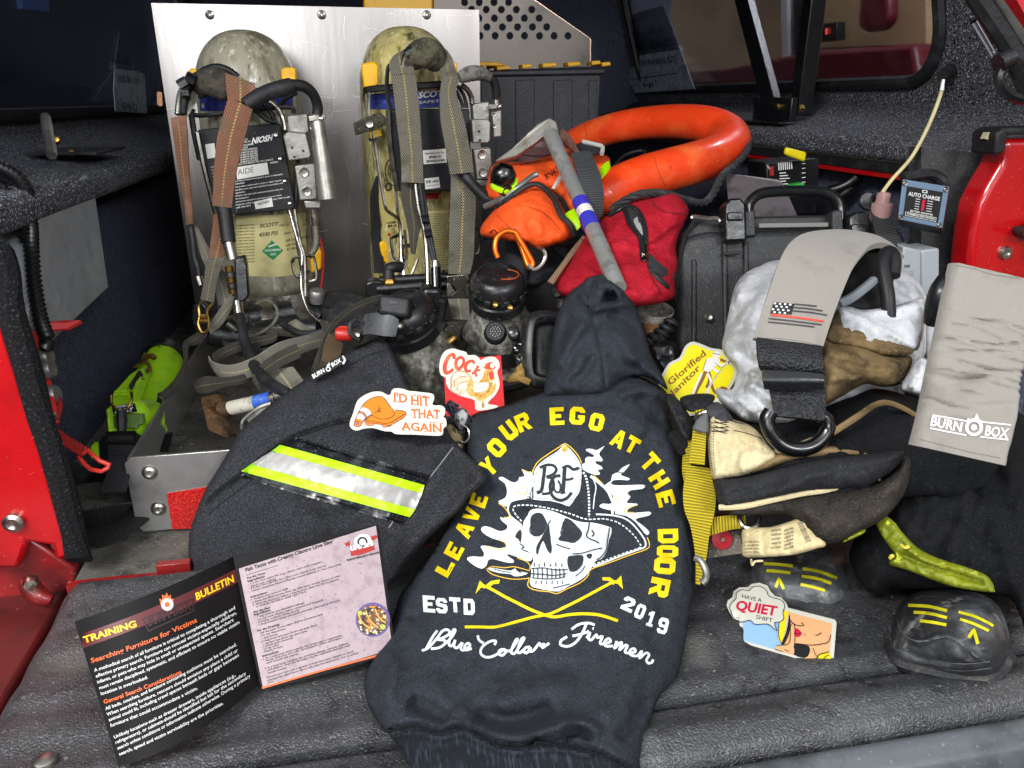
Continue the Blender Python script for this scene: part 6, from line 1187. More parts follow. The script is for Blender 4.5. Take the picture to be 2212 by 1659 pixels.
# ================================================================ orange rescue bag
ONY=mk('orange_nylon','#f3581f',.6,var=[(16,'#fa7a38',.48,.75),(8,'#d8401a',.5,.72),(420,'#c23a16',.64,.74,2)],bump=[('noise',420,.0012),('noise',34,.006)],spec=.3)
bag=thing('rescue_bag','orange nylon rescue bag with black piping and lime tape, below the float','bag',PY(1120,560,1.4)*[1,1,0]+[0,0,.05])
up=Z2([(92,500),(100,420),(118,355),(200,340),(300,338),(370,320),(430,300),(520,262),(600,300),(690,308),(708,350),(690,420),(668,560),(600,690),(540,640),(470,520),(360,460),(250,470),(160,530)])
upd=[(1060,400,1.36),(1180,340,1.44),(1300,340,1.46),(1290,460,1.34),(1180,420,1.33),(1100,430,1.31)]
bu=pillow('bag_body',up,upd,ONY,thick=.05,R=60,step=7,folds=[(Z2([(300,350),(350,400),(440,420),(460,480)]),8,.010),(Z2([(150,380),(260,370),(350,330)]),8,.008),(Z2([(380,330),(420,380),(480,400)]),6,-.008),(Z2([(620,320),(640,400),(630,480)]),8,-.006)],nz=(.008,40),back=.05,parent=bag,angle=180)
lo=Z2([(60,690),(72,650),(110,600),(180,530),(270,470),(335,448),(390,460),(440,510),(480,580),(520,640),(525,700),(490,730),(440,748),(350,770),(280,745),(200,730),(130,720),(85,712)])
lod=[(1045,500,1.27),(1100,430,1.27),(1160,400,1.29),(1235,500,1.25),(1160,530,1.22)]
bo2=pillow('bag_pocket',lo,lod,ONY,thick=.055,R=60,step=6,folds=[(Z2([(300,520),(350,620),(370,720)]),10,.006),(Z2([(180,600),(260,640),(300,720)]),10,-.007),(Z2([(400,560),(430,640),(470,690)]),8,-.006)],nz=(.006,36),back=.03,parent=bag,angle=180)
def ctube(parent,pts,r,mat,nm,y=False,n=8,k=6):b=MB();b.tube((pys if y else pxs)(pts,k),r,n);return b.build(nm,mat,parent)
ctube(bag,Z2([(150,560,1.26),(190,530,1.245),(270,470,1.24),(330,448,1.24),(380,470,1.235),(430,530,1.22),(460,600,1.21),(510,650,1.205),(525,700,1.21)]),.0045,BLKM,'piping')
ctube(bag,Z2([(85,560,1.27),(160,525,1.25),(240,470,1.245),(320,410,1.26),(350,400,1.26)]),.005,GREYM,'piping')
ctube(bag,Z2([(85,535,1.28),(130,545,1.26),(170,540,1.25),(230,500,1.24)]),.005,BLKM,'piping')
dc=Decal(bvh(bu),.001);dc.text('BN43',Z2([(388,430)])[0],Z2([(450,385)])[0],(-4,-13));dc.text('RIV',Z2([(205,380)])[0],Z2([(155,395)])[0],(2,9));dc.build('marker_lettering',INK,bu)
dc=Decal(bvh(bo2),.0008);dc.stroke(Z2([(300,560),(390,600),(470,690)]),1.4);dc.stroke(Z2([(140,600),(240,690),(300,745)]),1.4);dc.build('orange_seam',mk('orange_seam','#9c2c0c',.8),bo2)
dc=Decal(bvh(bo2),.001);dc.stroke(Z2([(110,690),(130,675),(150,700)]),2);dc.build('marker_lettering',INK,bo2)
b=MB();b.strip([(P(*l),P(*r)) for l,r in [(Z2([(655,370,1.31)])[0],Z2([(700,335,1.33)])[0]),(Z2([(662,420,1.28)])[0],Z2([(708,365,1.30)])[0])]],.004,4);b.build('lime_tape',LIME,bag)
b=MB();b.strip([(P(*l),P(*r)) for l,r in [(Z2([(480,600,1.235)])[0],Z2([(535,570,1.235)])[0]),(Z2([(510,640,1.22)])[0],Z2([(548,610,1.22)])[0]),(Z2([(540,680,1.215)])[0],Z2([(560,660,1.215)])[0])]],.004,4);b.build('lime_tape',LIME,bag)
b=MB();b.strip([(P(*l),P(*r)) for l,r in [(Z2([(512,300,1.30)])[0],Z2([(608,292,1.30)])[0]),(Z2([(540,390,1.25)])[0],Z2([(655,400,1.255)])[0]),(Z2([(575,500,1.225)])[0],Z2([(672,500,1.235)])[0]),(Z2([(600,590,1.225)])[0],Z2([(668,590,1.235)])[0]),(Z2([(618,645,1.235)])[0],Z2([(645,630,1.24)])[0])]],.006,5);b.build('carry_strap',mk('grey_black_webbing','#44474a',.7,web=dict(rib=1,pv=.004,dark=C_('#222426')),bump=[('web',1,.001)]),bag)
fl_=pillow('open_flap',Z2([(530,262),(570,240),(640,255),(668,268),(660,300),(600,308),(550,290)]),[(1250,310,1.42),(1300,320,1.42),(1275,335,1.38)],mk('dark_lining','#26282c',.7),thick=.02,R=15,step=5,nz=(.01,20),parent=bag,angle=180)
ctube(bag,Z2([(570,238,1.41),(640,254,1.40),(668,266,1.395),(664,300,1.385)]),.004,mk('grey_edge','#a8a8a4',.7),'flap_edge')
b=MB();b.strip([(P(*l),P(*r)) for l,r in [(Z2([(415,470,1.285)])[0],Z2([(432,476,1.285)])[0]),(Z2([(455,400,1.29)])[0],Z2([(472,412,1.29)])[0]),(Z2([(490,330,1.32)])[0],Z2([(510,345,1.32)])[0])]],.003,4);b.build('reflective_edge',SILV,bag)
cup=MB();cup.lathe([(.030,-.05),(.032,.0),(.036,.002),(.036,.014),(.030,.016),(.028,.004),(0,.002)],P(*Z2([(330,292,1.46)])[0]),(0,-.15,1),20);cup.build('ribbed_cap',mk('dark_red_grey_cap','#5a4244',.5,bump=[('noise',60,.002)]),label='dark ribbed screw cap standing behind the orange bag',cat_='cap')
fls=thing('pocket_torch','small black torch with lime bands clipped on the orange bag','torch',P(*Z2([(165,440,1.25)])[0]))
b=MB();b.lathe([(0,.028),(.012,.027),(.020,.018),(.021,.006),(.018,-.006),(.014,-.014)],P(*Z2([(168,436,1.25)])[0]),(.25,-.3,1),18);b.build('torch_head',BLKG,fls)
b=MB();b.lathe([(.0185,0),(.0195,.004),(.0185,.008)],P(*Z2([(166,452,1.25)])[0])+np.array([0,0,-.007]),(.25,-.3,1),18);b.build('torch_band',LIME,fls)
b=MB();b.tube([P(*Z2([(180,470,1.25)])[0]),P(*Z2([(200,490,1.24)])[0])],[.012,.010],12);b.build('torch_body',BLK,fls)
b=MB();b.strip([(P(*l),P(*r)) for l,r in [(Z2([(205,480,1.24)])[0],Z2([(235,480,1.24)])[0]),(Z2([(228,430,1.25)])[0],Z2([(252,420,1.25)])[0])]],.003,3);b.build('torch_tape',LIME,fls)
car=MB();car.tube(pxs(Z2([(150,815,1.17),(135,770,1.17),(145,715,1.17),(190,682,1.17),(235,688,1.17),(252,715,1.17),(290,780,1.17),(322,840,1.17),(310,862,1.17),(296,845,1.17),(270,770,1.175),(248,715,1.18)]),6),.0042,10)
car.build('carabiner',mk('orange_anodised','#e06a12',.3,metal=.6),label='orange anodised carabiner hanging below the orange bag',cat_='carabiner')
b=MB();b.tube(pxs(Z2([(300,850,1.16),(330,872,1.16),(365,850,1.16),(385,810,1.16),(375,775,1.16),(345,765,1.17)]),6),.003,8);b.build('key_ring',STEEL,label='bright steel split ring beside the orange carabiner',cat_='ring')
dk=thing('harness_strap','black harness pouch and webbing bunched under the orange bag','harness',P(1130,600,1.2))
pillow('harness_pouch',Z2([(185,730),(210,705),(250,710),(275,760),(300,800),(305,890),(300,960),(190,960),(178,850)]),[(1100,560,1.33),(1140,560,1.32),(1120,620,1.31)],mk('black_canvas','#1b1d22',.8,bump=[('noise',300,.001)]),thick=.03,R=25,step=6,nz=(.006,25),parent=dk,angle=180)
pillow('harness_webbing',Z2([(300,720),(350,740),(420,770),(520,740),(530,800),(440,900),(330,960),(290,930),(310,870),(370,850),(390,800)]),[(1150,530,1.34),(1220,540,1.33),(1160,610,1.31)],mk('black_canvas','#15171b',.8),thick=.03,R=25,step=6,nz=(.012,22),parent=dk,angle=180)
b=MB();b.strip([(P(*l),P(*r)) for l,r in [(Z2([(395,930,1.15)])[0],Z2([(425,945,1.15)])[0]),(Z2([(450,860,1.17)])[0],Z2([(475,868,1.17)])[0]),(Z2([(515,770,1.20)])[0],Z2([(540,780,1.20)])[0]),(Z2([(570,705,1.22)])[0],Z2([(580,715,1.22)])[0])]],.003,4);b.build('striped_webbing',mk('tan_striped_webbing','#8a745a',.8,web=dict(nu=3,pv=.004,dark=C_('#22201e'),thread=C_('#d07030'))),dk)
# ================================================================ red bag
RNY=mk('red_nylon','#a81023',.75,var=[(16,'#b82034',.48,.75),(7,'#860b1a',.48,.70),(380,'#6e0a16',.56,.70,2),(9,'#5e1218',.62,.74)],bump=[('noise',420,.0012),('noise',34,.006)],spec=.25)
rb=thing('zip_bag','crimson nylon zip bag leaning against the black hard case','bag',P(1350,640,1.15)*[1,1,0]+[0,0,.05])
ro=Z2([(440,930),(480,860),(520,790),(575,705),(640,640),(700,590),(760,550),(830,520),(920,500),(1010,485),(1060,520),(1095,575),(1075,640),(1045,700),(1030,770),(1040,840),(1025,930),(1010,1020),(800,1060),(620,1050),(460,1000)])
rd=[(1210,620,1.18),(1270,500,1.25),(1350,430,1.28),(1450,430,1.27),(1465,520,1.22),(1440,620,1.15),(1330,640,1.13),(1350,540,1.20)]
rbb=pillow('bag_body',ro,rd,RNY,thick=.06,R=60,step=6,folds=[(Z2([(560,760),(660,800),(720,900)]),10,.008),(Z2([(520,830),(600,840),(680,900)]),7,-.007),(Z2([(700,760),(780,740),(850,790)]),8,.007),(Z2([(880,780),(960,720),(1040,660)]),8,-.012),(Z2([(900,740),(970,690),(1050,620)]),8,.010),(Z2([(930,820),(990,800),(1030,790)]),6,-.008),(Z2([(800,560),(790,680),(850,850)]),6,-.006),(Z2([(760,640),(700,700),(640,740)]),10,.006),(Z2([(620,700),(680,680),(740,620)]),8,-.005)],nz=(.008,40),back=.03,parent=rb,angle=180)
rv2=bvh(rbb)
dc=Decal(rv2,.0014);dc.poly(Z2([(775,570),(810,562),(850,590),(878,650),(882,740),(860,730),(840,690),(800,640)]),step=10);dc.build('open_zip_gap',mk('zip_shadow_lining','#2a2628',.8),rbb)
dc=Decal(rv2,.0018);dc.poly(Z2([(818,625),(840,610),(862,660),(870,710),(850,690)]),step=10);dc.build('grey_lining',SILV,rbb)
dc=Decal(rv2,.0008);dc.stroke(Z2([(560,720),(640,780),(720,880),(760,960)]),1.6);dc.stroke(Z2([(905,520),(960,580),(1080,600)]),1.4);dc.dash(Z2([(720,620),(790,600),(850,620),(890,720),(895,800)]),1.2,3,2);dc.stroke(Z2([(880,800),(900,880),(960,990)]),2);dc.build('dark_seam',mk('red_seam','#4d0710',.8),rbb)
ZIP=mk('zip_teeth','#2b2c2f',.35,spec=.7,web=dict(rib=1,pv=.003,dark=C_('#0d0d0f')))
b=MB()
def onb(tgt,pts,off=.002):
    out=[]
    for x,y in pts:
        r=ray(x,y);h=tgt.ray_cast(Vector(CAM),Vector(r).normalized());q=np.array(h[0]) if h[0] is not None else P(x,y,1.2);out.append(q-r/np.linalg.norm(r)*off)
    return np.array(out)
b.tube(onb(rv2,cat(Z2([(775,568),(800,640),(838,690),(858,730),(866,790)]),5)),.0042,6);b.build('zip',ZIP,rb)
b=MB();b.tube(onb(rv2,cat(Z2([(700,605),(740,585),(790,562),(840,580),(872,640),(882,700),(880,750)]),5)),.0042,6);b.build('zip',ZIP,rb)
b=MB();b.tube(onb(rv2,cat(Z2([(900,860),(950,920),(990,960)]),5)),.0045,6);b.build('zip',ZIP,rb)
b=MB();b.strip([(onb(rv2,Z2([l]),.004)[0],onb(rv2,Z2([r]),.004)[0]) for l,r in (((852,745),(884,742)),((852,790),(888,788)),((856,825),(888,822)))],.004,3);b.build('zip_pull',BLK,rb)
b=MB();b.tube(onb(rv2,cat(Z2([(690,605),(720,582),(790,560),(770,575),(700,610)]),3),.003),.003,6);b.build('zip_pull',BLK,rb)
b=MB();b.strip([(onb(rv2,Z2([l]),.004)[0],onb(rv2,Z2([r]),.004)[0]) for l,r in (((900,790),(895,850)),((960,850),(950,900)),((1030,890),(1020,925)))],.004,4);b.build('compression_strap',mk('grey_black_strap','#34363a',.7,web=dict(rib=1,pv=.004,dark=C_('#17181a'))),rb)
b=MB();b.tube(onb(rv2,cat(Z2([(862,790),(880,800),(884,818),(872,828),(860,815),(862,790)]),3),.006),.002,6);b.build('split_ring',STEEL,rb)
# ================================================================ hook tool
hk=thing('hook_tool','grey steel hook pole with blue and white tape bands, crossing the bags','hook',P(1340,620,1.08))
b=MB();b.tube([P(*q) for q in Z2([(412,205,1.32),(470,340,1.28),(560,540,1.21),(650,740,1.14),(745,965,1.07)])],[.0135,.0128,.0125,.0125,.0125],16);pole=b.build('pole',mk('galvanised_pole','#b4b5b2',.38,metal=.6,var=[(40,'#8a8a86',.5,.72),(200,'#5e5d58',.66,.75)],rv=(20,.28,.5)),hk)
HEAD=mk('forged_grey_head','#8f8d86',.5,metal=.5,var=[(30,'#6b675e',.45,.7),(130,'#b0aca2',.6,.75)],bump=[('noise',150,.0006)])
b=MB();b.prism([P(x,y,d) for x,y,d in Z2([(405,118,1.33),(440,140,1.33),(452,190,1.32),(440,240,1.31),(400,250,1.31),(380,205,1.325),(340,240,1.33),(240,310,1.35),(150,336,1.37),(135,332,1.37),(220,270,1.355),(300,195,1.34),(345,150,1.335)])],FW*.02);b.build('hook_head',HEAD,hk,bevel=.004,seg=2)
b=MB();b.tube([P(*q) for q in Z2([(452,200,1.325),(500,245,1.335),(548,296,1.345)])],[.013,.010,.004],8);b.build('pike_point',mk('rusty_steel','#7d5a50',.6,metal=.4,var=[(60,'#54382f',.45,.7)]),hk)
BT=mk('blue_tape','#3a35b0',.4,var=[(50,'#6a66c8',.55,.75),(180,'#c8c6e0',.68,.76)]);WT=mk('white_tape','#dcdad2',.5,var=[(40,'#b0aca0',.5,.75)])
def tapeband(p,q,mat,r=.0133):b=MB();b.tube([P(*p),P(*q)],r,16);b.build('tape_band',mat,hk)
z_=lambda x,y:Z2([(x,y)])[0]
def onpole(t):  # along the pole by zoom y
    ys=[205,340,540,740,965];xs=[412,470,560,650,745];ds=[1.32,1.28,1.21,1.14,1.07]
    return Z2([(np.interp(t,ys,xs),t,np.interp(t,ys,ds))])[0]
tapeband(onpole(535),onpole(578),BT);tapeband(onpole(578),onpole(612),WT);tapeband(onpole(612),onpole(672),BT)
# ================================================================ black hard case
CASE=mk('hard_case_plastic','#232426',.5,var=[(20,'#323336',.45,.72),(300,'#5b5a55',.62,.73,2),(60,'#45443f',.6,.76)],bump=[('noise',350,.0010)],spec=.5)
ca=thing('hard_case','scuffed black hard case standing on end with its handle up','case',P(1700,1000,1.25)*[1,1,0])
def dslab(pts,th,nm,mat,parent,bev=.002,seg=2):b=MB();b.prism([P(*p) for p in pts],FW*th);return b.build(nm,mat,parent,bevel=bev,seg=seg)
cb2=dslab([(1462,560,1.22),(1470,528,1.22),(1490,506,1.22),(1530,498,1.22),(1860,492,1.22),(1910,505,1.22),(1940,535,1.22),(1950,1010,1.20),(1462,1020,1.20)],.13,'case_shell',CASE,ca,.012,3)
dslab([(1466,545,1.235),(1472,505,1.235),(1500,480,1.235),(1540,468,1.235),(1880,462,1.235),(1930,480,1.235),(1955,515,1.235),(1958,1000,1.22),(1456,1000,1.22)],.03,'case_rim',CASE,ca,.005)
for r in ([(1500,560),(1500,1000)],[(1566,510),(1572,980)],[(1612,520),(1618,980)],[(1860,510),(1872,980)]):
    (x0,y0),(x1,y1)=r;dslab([(x0-5,y0,1.213),(x0+6,y0,1.213),(x1+6,y1,1.195),(x1-5,y1,1.195)],.02,'case_rib',CASE,ca,.003)
for p in ([(1566,440),(1576,428),(1600,426),(1612,440),(1614,520),(1566,522)],[(1834,466),(1850,456),(1872,456),(1880,470),(1880,510),(1836,512)]):
    l_=dslab([(x,y,1.195) for x,y in p],.04,'latch',BLK,ca,.004)
    x0,x1=p[0][0],p[3][0];dslab([(x0+6,p[0][1]+18,1.19),(x1-6,p[0][1]+18,1.19),(x1-6,p[0][1]+36,1.19),(x0+6,p[0][1]+36,1.19)],.01,'latch_plate',BLKG,l_,.002)
b=MB();b.tube(pxs([(1618,478,1.22),(1616,450,1.22),(1624,432,1.22),(1645,418,1.22),(1690,413,1.22),(1760,413,1.22),(1792,420,1.22),(1812,440,1.22),(1815,476,1.22)],4),.0085,10,flat=1.2);hnd=b.build('handle',BLK,ca)
for x in (1618,1808):dslab([(x-10,455,1.21),(x+14,452,1.21),(x+16,510,1.21),(x-10,512,1.21)],.03,'handle_bracket',CASE,ca,.003)
dslab([(1640,482,1.215),(1790,480,1.215),(1790,490,1.215),(1640,492,1.215)],.01,'case_rib',mk('worn_edge','#6a6a66',.5),ca,.001)
b=MB();b.tube(pxs([(1496,472,1.21),(1498,468,1.21),(1530,472,1.21),(1550,472,1.21),(1556,478,1.21)],4),.0035,8);b.build('wire_bail',STEEL,ca)
ctube(ca,[(1564,548,1.205),(1600,546,1.205)],.003,CASE,'case_rib');hx=P(1531,685,1.203);b=MB();b.lathe([(.002,.001),(.005,.003),(.007,.001),(.007,-.003)],hx,-FW,12);b.build('case_screw',STEEL,ca)
b=MB();b.strip(prow([(1862,432,1885,428,1.24),(1878,450,1905,445,1.215),(1885,480,1925,470,1.20),(1895,520,1940,510,1.195),(1920,545,1950,540,1.19)]),.005,5);b.build('shoulder_strap',mk('case_webbing','#3a3b3d',.7,web=dict(rib=1,pv=.004,dark=C_('#1a1b1d')),bump=[('web',1,.001)]),ca)
b=MB();b.strip(prow([(1498,470,1535,470,1.25),(1484,500,1500,490,1.23),(1468,540,1480,525,1.22),(1458,600,1470,600,1.22),(1456,650,1462,650,1.22)]),.005,5);b.build('side_strap',WEBK,ca)
b=MB();b.lathe([(.013,0),(.015,.003),(.013,.006)],P(1872,436,1.22),-FW,16);b.build('strap_ring',BLK,ca)
# ================================================================ along the right wall: inverter, plate, monitor, switch box
iv=thing('power_inverter','black power inverter with white print and green plug, under the right rail','inverter',PX(1720,400,1.0))
b=MB();b.prism([PY(x,y,1.45) for x,y in [(1655,352),(1762,342),(1770,345),(1764,460),(1660,470)]],(0,.08,0));ib=b.build('inverter_body',BLK,iv,bevel=.002)
dc=Decal(bvh(ib),.0008)
for i in range(7):dc.stroke([(1682+i*4.6,352-i*.5),(1683+i*4.6,368-i*.5)],2.2,1)
for i in range(6):dc.stroke([(1684,374+i*6),(1684+random.choice((14,18,22)),373+i*6)],2,1)
for i in range(5):dc.stroke([(1732,354+i*10),(1740,353+i*10)],1.5,1)
dc.text('MIN',(1660,366),(1656,358),(4,-2));dc.build('inverter_lettering',INKW,ib)
dc=Decal(bvh(ib),.001);dc.poly([(1662,360),(1671,359),(1672,379),(1663,380)],step=0);dc.build('red_mark',INKR,ib)
b=MB();b.prism([PY(x,y,1.43) for x,y in [(1711,400),(1739,395),(1739,408),(1712,410)]],(0,.03,0));b.build('green_plug',mk('green_plastic','#2fa43a',.4),iv,bevel=.002)
b=MB();b.prism([PY(x,y,1.42) for x,y in [(1700,318),(1744,329),(1740,351),(1697,334)]],(0,.012,0));b.build('warning_tag',mk('bright_yellow_tag','#e6d312',.4),label='bright yellow plastic tag under the right bed rail',cat_='tag',bevel=.004)
lm=thing('cable_loom','black corrugated cable loom with a green tape end, right of the inverter','cable',PX(1830,400,1.03))
def lpath(p):return [PX(x,y,d) for x,y,d in cat(p,8)]
b=MB();b.corr(np.array(lpath([(1792,348,1.03),(1810,354,1.03),(1835,362,1.025),(1852,375,1.02),(1845,400,1.01),(1820,420,1.0),(1800,425,.99)])),.011,.006,.0025,10);b.build('loom',RUBBERL,lm)
b=MB();b.corr(np.array(lpath([(1856,378,1.0),(1840,392,1.0),(1815,405,.995),(1790,412,.99)])),.010,.006,.0025,10);b.build('loom',RUBBERL,lm)
b=MB();b.tube([PX(1786,347,1.03),PX(1800,351,1.03)],.0125,10);b.build('green_tape',mk('green_tape','#2f9a3c',.5),lm)
b=MB();b.prism([P(x,y,d) for x,y,d in [(1568,374,1.42),(1680,388,1.36),(1690,394,1.355),(1728,478,1.30),(1700,500,1.30),(1580,500,1.34)]],FW*.003);b.build('aluminium_plate',mk('dull_plate','#8f888c',.42,metal=.7,var=[(30,'#6f686c',.45,.7)]),label='bare aluminium plate standing behind the hard case handle',cat_='plate',smooth=False)
bm_=thing('battery_monitor','small black battery monitor box with grey-blue face and red scale','monitor',PY(2000,490,1.05))
fa=[(1949,388),(2049,404),(2034,494),(1938,474)]
o3=[PY(x,y,1.01) for x,y in fa];nrm_=np.cross(o3[1]-o3[0],o3[3]-o3[0]);nrm_ /= np.linalg.norm(nrm_);nrm_=nrm_ if nrm_[1] > 0 else -nrm_
b=MB();b.prism(o3,FW*.05+RT*.030);mb_=b.build('monitor_case',BLKM,bm_,bevel=.002)
b=MB();b.prism([p-FW*.003 for p in o3],FW*.0028);mf=b.build('monitor_face',mk('slate_blue_face','#6b8098',.4),bm_,bevel=.0012)
mv=bvh(mf)
def fq(u,w):a,b_,c,d=[np.array(q,float) for q in fa];return tuple((a*(1-u)+b_*u)*(1-w)+(d*(1-u)+c*u)*w)
dc=Decal(mv,.0006);dc.poly([fq(.12,.14),fq(.90,.14),fq(.90,.88),fq(.12,.88)],step=0);mp=dc.build('black_panel',INK,mf)
dc=Decal(mv,.0010);dc.text('AUTO CHARGE',fq(.17,.36),fq(.86,.36),(1.5,-8.5),.02);dc.text('KUSSMAUL ELECTRONICS',fq(.2,.83),fq(.82,.83),(.8,-4),.02);dc.text('BATTERY MONITOR',fq(.26,.74),fq(.76,.74),(.8,-3.6),.02)
dc.poly([fq(.46,.165),fq(.57,.165),fq(.57,.235),fq(.46,.235)],[[fq(.48,.18),fq(.55,.18),fq(.55,.22),fq(.48,.22)]],0)
dc.poly([fq(.16,.765),fq(.85,.765),fq(.85,.865),fq(.16,.865)],[[fq(.168,.775),fq(.842,.775),fq(.842,.855),fq(.168,.855)]],0)
for k in range(5):
    w_=.41+k*.06;dc.stroke([fq(.34,w_),fq(.44,w_)],1.2,1);dc.stroke([fq(.60,w_),fq(.72,w_)],1.2,1)
dc.build('monitor_lettering',INKW,mp)
dc=Decal(mv,.0010);dc.stroke([fq(.52,.40),fq(.52,.67)],6,1);dc.build('red_scale',CRI,mp)
for u,w_ in ((.06,.08),(.94,.07),(.06,.93),(.93,.93)):q=np.array(mv.ray_cast(Vector(CAM),Vector(ray(*fq(u,w_))).normalized())[0]);b=MB();b.lathe([(.001,.002),(.003,.0025),(.0042,.001),(.0042,-.001)],q,(0,-1,0),12);b.build('monitor_screw',STEEL,mf)
sb=thing('switch_box','plain grey switch box on the right panel below the battery monitor','switch',PY(1990,620,1.05))
b=MB();b.prism([PY(x,y,1.03) for x,y in [(1951,532),(1990,541),(1990,640),(1945,640)]],(.02,.06,.0));b.prism([PY(x,y,1.035) for x,y in [(1990.5,541),(2030,536),(2030,640),(1990.5,640)]],(0,.05,0));sbo=b.build('switch_body',mk('pale_grey_box','#9fa6aa',.5),sb,bevel=.003)
dc=Decal(bvh(sbo),.0008);dc.text('OFF',(1953,578),(1966,578),(0,-6),.02);dc.text('Turn',(1967,588),(1973,589),(0,-3));dc.text('Fwd',(1967,594),(1973,595),(0,-3));dc.build('switch_lettering',INK,sbo)
an=thing('whip_cord','thin cream whip cord rising from a clear red socket','cord',P(1902,440,1.2))
b=MB();b.tube(pxs([(1900,425,1.20),(1925,390,1.20),(1965,345,1.19),(1992,300,1.18),(2015,250,1.17),(2028,215,1.165),(2036,190,1.16)],6),.0029,8);b.build('cord',mk('cream_cord','#c9bd8c',.5,var=[(40,'#a59b6e',.5,.75)]),an)
b=MB();b.tube([P(2034,196,1.16),P(2038,172,1.158)],[.003,.0022],8);b.build('cord_tip',INKW,an)
b=MB();b.lathe([(.013,-.028),(.016,-.02),(.016,0),(.011,.002),(.010,.016),(.004,.018)],P(1906,440,1.205),(0,0,1),14);b.build('socket',mk('clear_red_plastic','#b08a86',.2,spec=.8),an)
# ================================================================ face masks
LENS=glassy('scratched_lens',(.72,.70,.62),.14,1.0);CLAR=mk('scuffed_lens','#8d8a80',.3,var=[(20,'#5a574c',.42,.68),(240,'#c8c6bc',.58,.72,3)],spec=.6)
def frosted(name,col,a):
    mt=mk(name,col,.22,var=[(60,'#4f4b40',.45,.7),(300,'#e0ded4',.62,.72,3)],spec=.7,bump=[('noise',200,.0006)]);g=N(mt);bs=g.n['Principled BSDF']
    tc=g.new('ShaderNodeTexCoord');f=g.sm(g.noise(tc.outputs['Object'],46,8,.72),.40,.74);g.l.new(g.math('MULTIPLY_ADD',f,.62,a),bs.inputs['Alpha']);return mt
FROST=frosted('dirty_clear_lens','#b3b1a6',.12)
FROST2=frosted('grimy_lens','#c9c6b9',.08)
DULL=mk('dusty_black_housing','#1a1a1c',.34,var=[(30,'#3b3a37',.5,.74),(120,'#77746b',.62,.72,4)],bump=[('noise',70,.0008)],spec=.5)
def facemask(label,c,ax,R,lens_len,lens_r,extra):
    t=thing('face_mask',label,'mask',c+ax/np.linalg.norm(ax)*-lens_len,'breathing masks');ax=ax/np.linalg.norm(ax)
    b=MB();b.lathe([(R*.93,-.030),(R*1.02,-.028),(R*1.04,-.012),(R*.98,-.010),(R*.98,-.004),(R*1.06,-.002),(R*1.07,.012),(R*1.0,.022),(R*.86,.030),(R*.80,.031),(R*.78,.027),(R*.3,.028),(0,.030)],c,ax,36);hb_=b.build('regulator_housing',DULL,t)
    u=np.cross(ax,FW);u /= np.linalg.norm(u);w=np.cross(u,ax);w=w if w@FW < 0 else -w
    for k in range(9):
        a=(k-4)*.33;d_=w*math.cos(a)+u*math.sin(a)
        b=MB();b.box(c+d_*R*1.055+ax*.005,np.cross(d_,ax)*.0045,ax*.0035,d_*.003);b.build('vent_slot',mk('vent_dark','#2c2d30',.3) if k % 2 else BLK,hb_,bevel=.0008)
    pr=[(R*.92,-.026)]
    for k in range(1,9):s_=k/8;pr.append((R*.92+(lens_r-R*.92)*s_**1.25,-.026-lens_len*s_))
    b=MB();b.lathe(pr+[(r-.003,h) for r,h in pr[::-1]],c,ax,36);b.build('lens',FROST2,t,angle=70)
    b=MB();rm=[c-ax*(.026+lens_len)+lens_r*(math.cos(a)*u+math.sin(a)*w) for a in np.linspace(0,2*math.pi,40)[:-1]];b.tube(rm,.010,8,closed=True);b.build('lens_rim',BLKM,t)
    b=MB();b.lathe([(lens_r*.9,-.028-lens_len),(lens_r*.82,-.02-lens_len*.7),(R*.75,-.05),(0,-.045)],c,ax,28);b.build('face_skirt',mk('black_face_skirt','#1a1916',.5,var=[(50,'#45423a',.5,.7)]),t)
    b=MB();b.lathe([(R*.5,-.09),(R*.62,-.05),(R*.6,-.03),(0,-.029)],c,ax,20);b.build('nose_cup',mk('smoky_rubber','#25231f',.5),t)
    return t,u,w,ax
c1=P(1076,628,1.22);mt1,u1,w1,a1=facemask('face mask with an orange-marked top and round speech grille, by the hood',c1,np.array([-.05,-.38,1.0]),.0415,.105,.082,None)
b=MB();o_=c1+a1*.031;b.tube([o_+u1*(-.012+.02*math.cos(t))+w1*.014*math.sin(t) for t in np.linspace(1.2,4.6,14)],.0011,6);b.build('orange_mark',mk('orange_paint','#a84a20',.5),mt1)
q=P(1070,718,1.135);b=MB();b.lathe([(.0,.003),(.009,.003),(.0095,.005),(.0135,.005),(.0165,.002),(.0175,-.004),(.016,-.012)],q,-FW+UP*.25,24);sg=b.build('speech_grille',BLKM,mt1)
for k in range(19):
    r=0 if k == 0 else (.0042 if k < 7 else .0075);a=k*6.2832/(6 if k < 7 else 12)
    ff=-FW+UP*.25;ff=ff/np.linalg.norm(ff);b=MB();b.lathe([(.0008,.0),(.0013,.0012),(.0008,.0016)],q+ff*.0032+(RT*math.cos(a)+np.cross(ff,RT)*math.sin(a))*r,ff,6);b.build('grille_bump',GREYM,sg)
for px,py in ((1070,658),(1102,664)):b=MB();q=P(px,py,1.172);b.lathe([(.001,.001),(.004,.0025),(.005,0),(.005,-.004)],q,-FW,10);b.build('clamp_screw',BRASS,mt1)
b=MB();b.strip(prow([(1098,705,1118,705,1.14),(1105,740,1124,738,1.125),(1112,770,1130,768,1.115),(1118,800,1136,796,1.11)]),.003,4);b.build('head_strap',WEBK,mt1)
for p,r in (((1110,722),.009),((1118,755),.008)):b=MB();b.lathe([(0,.003),(r*.6,.003),(r,.001),(r,-.002)],P(*p,1.115),-FW,16);b.build('strap_stud',BLKG,mt1)
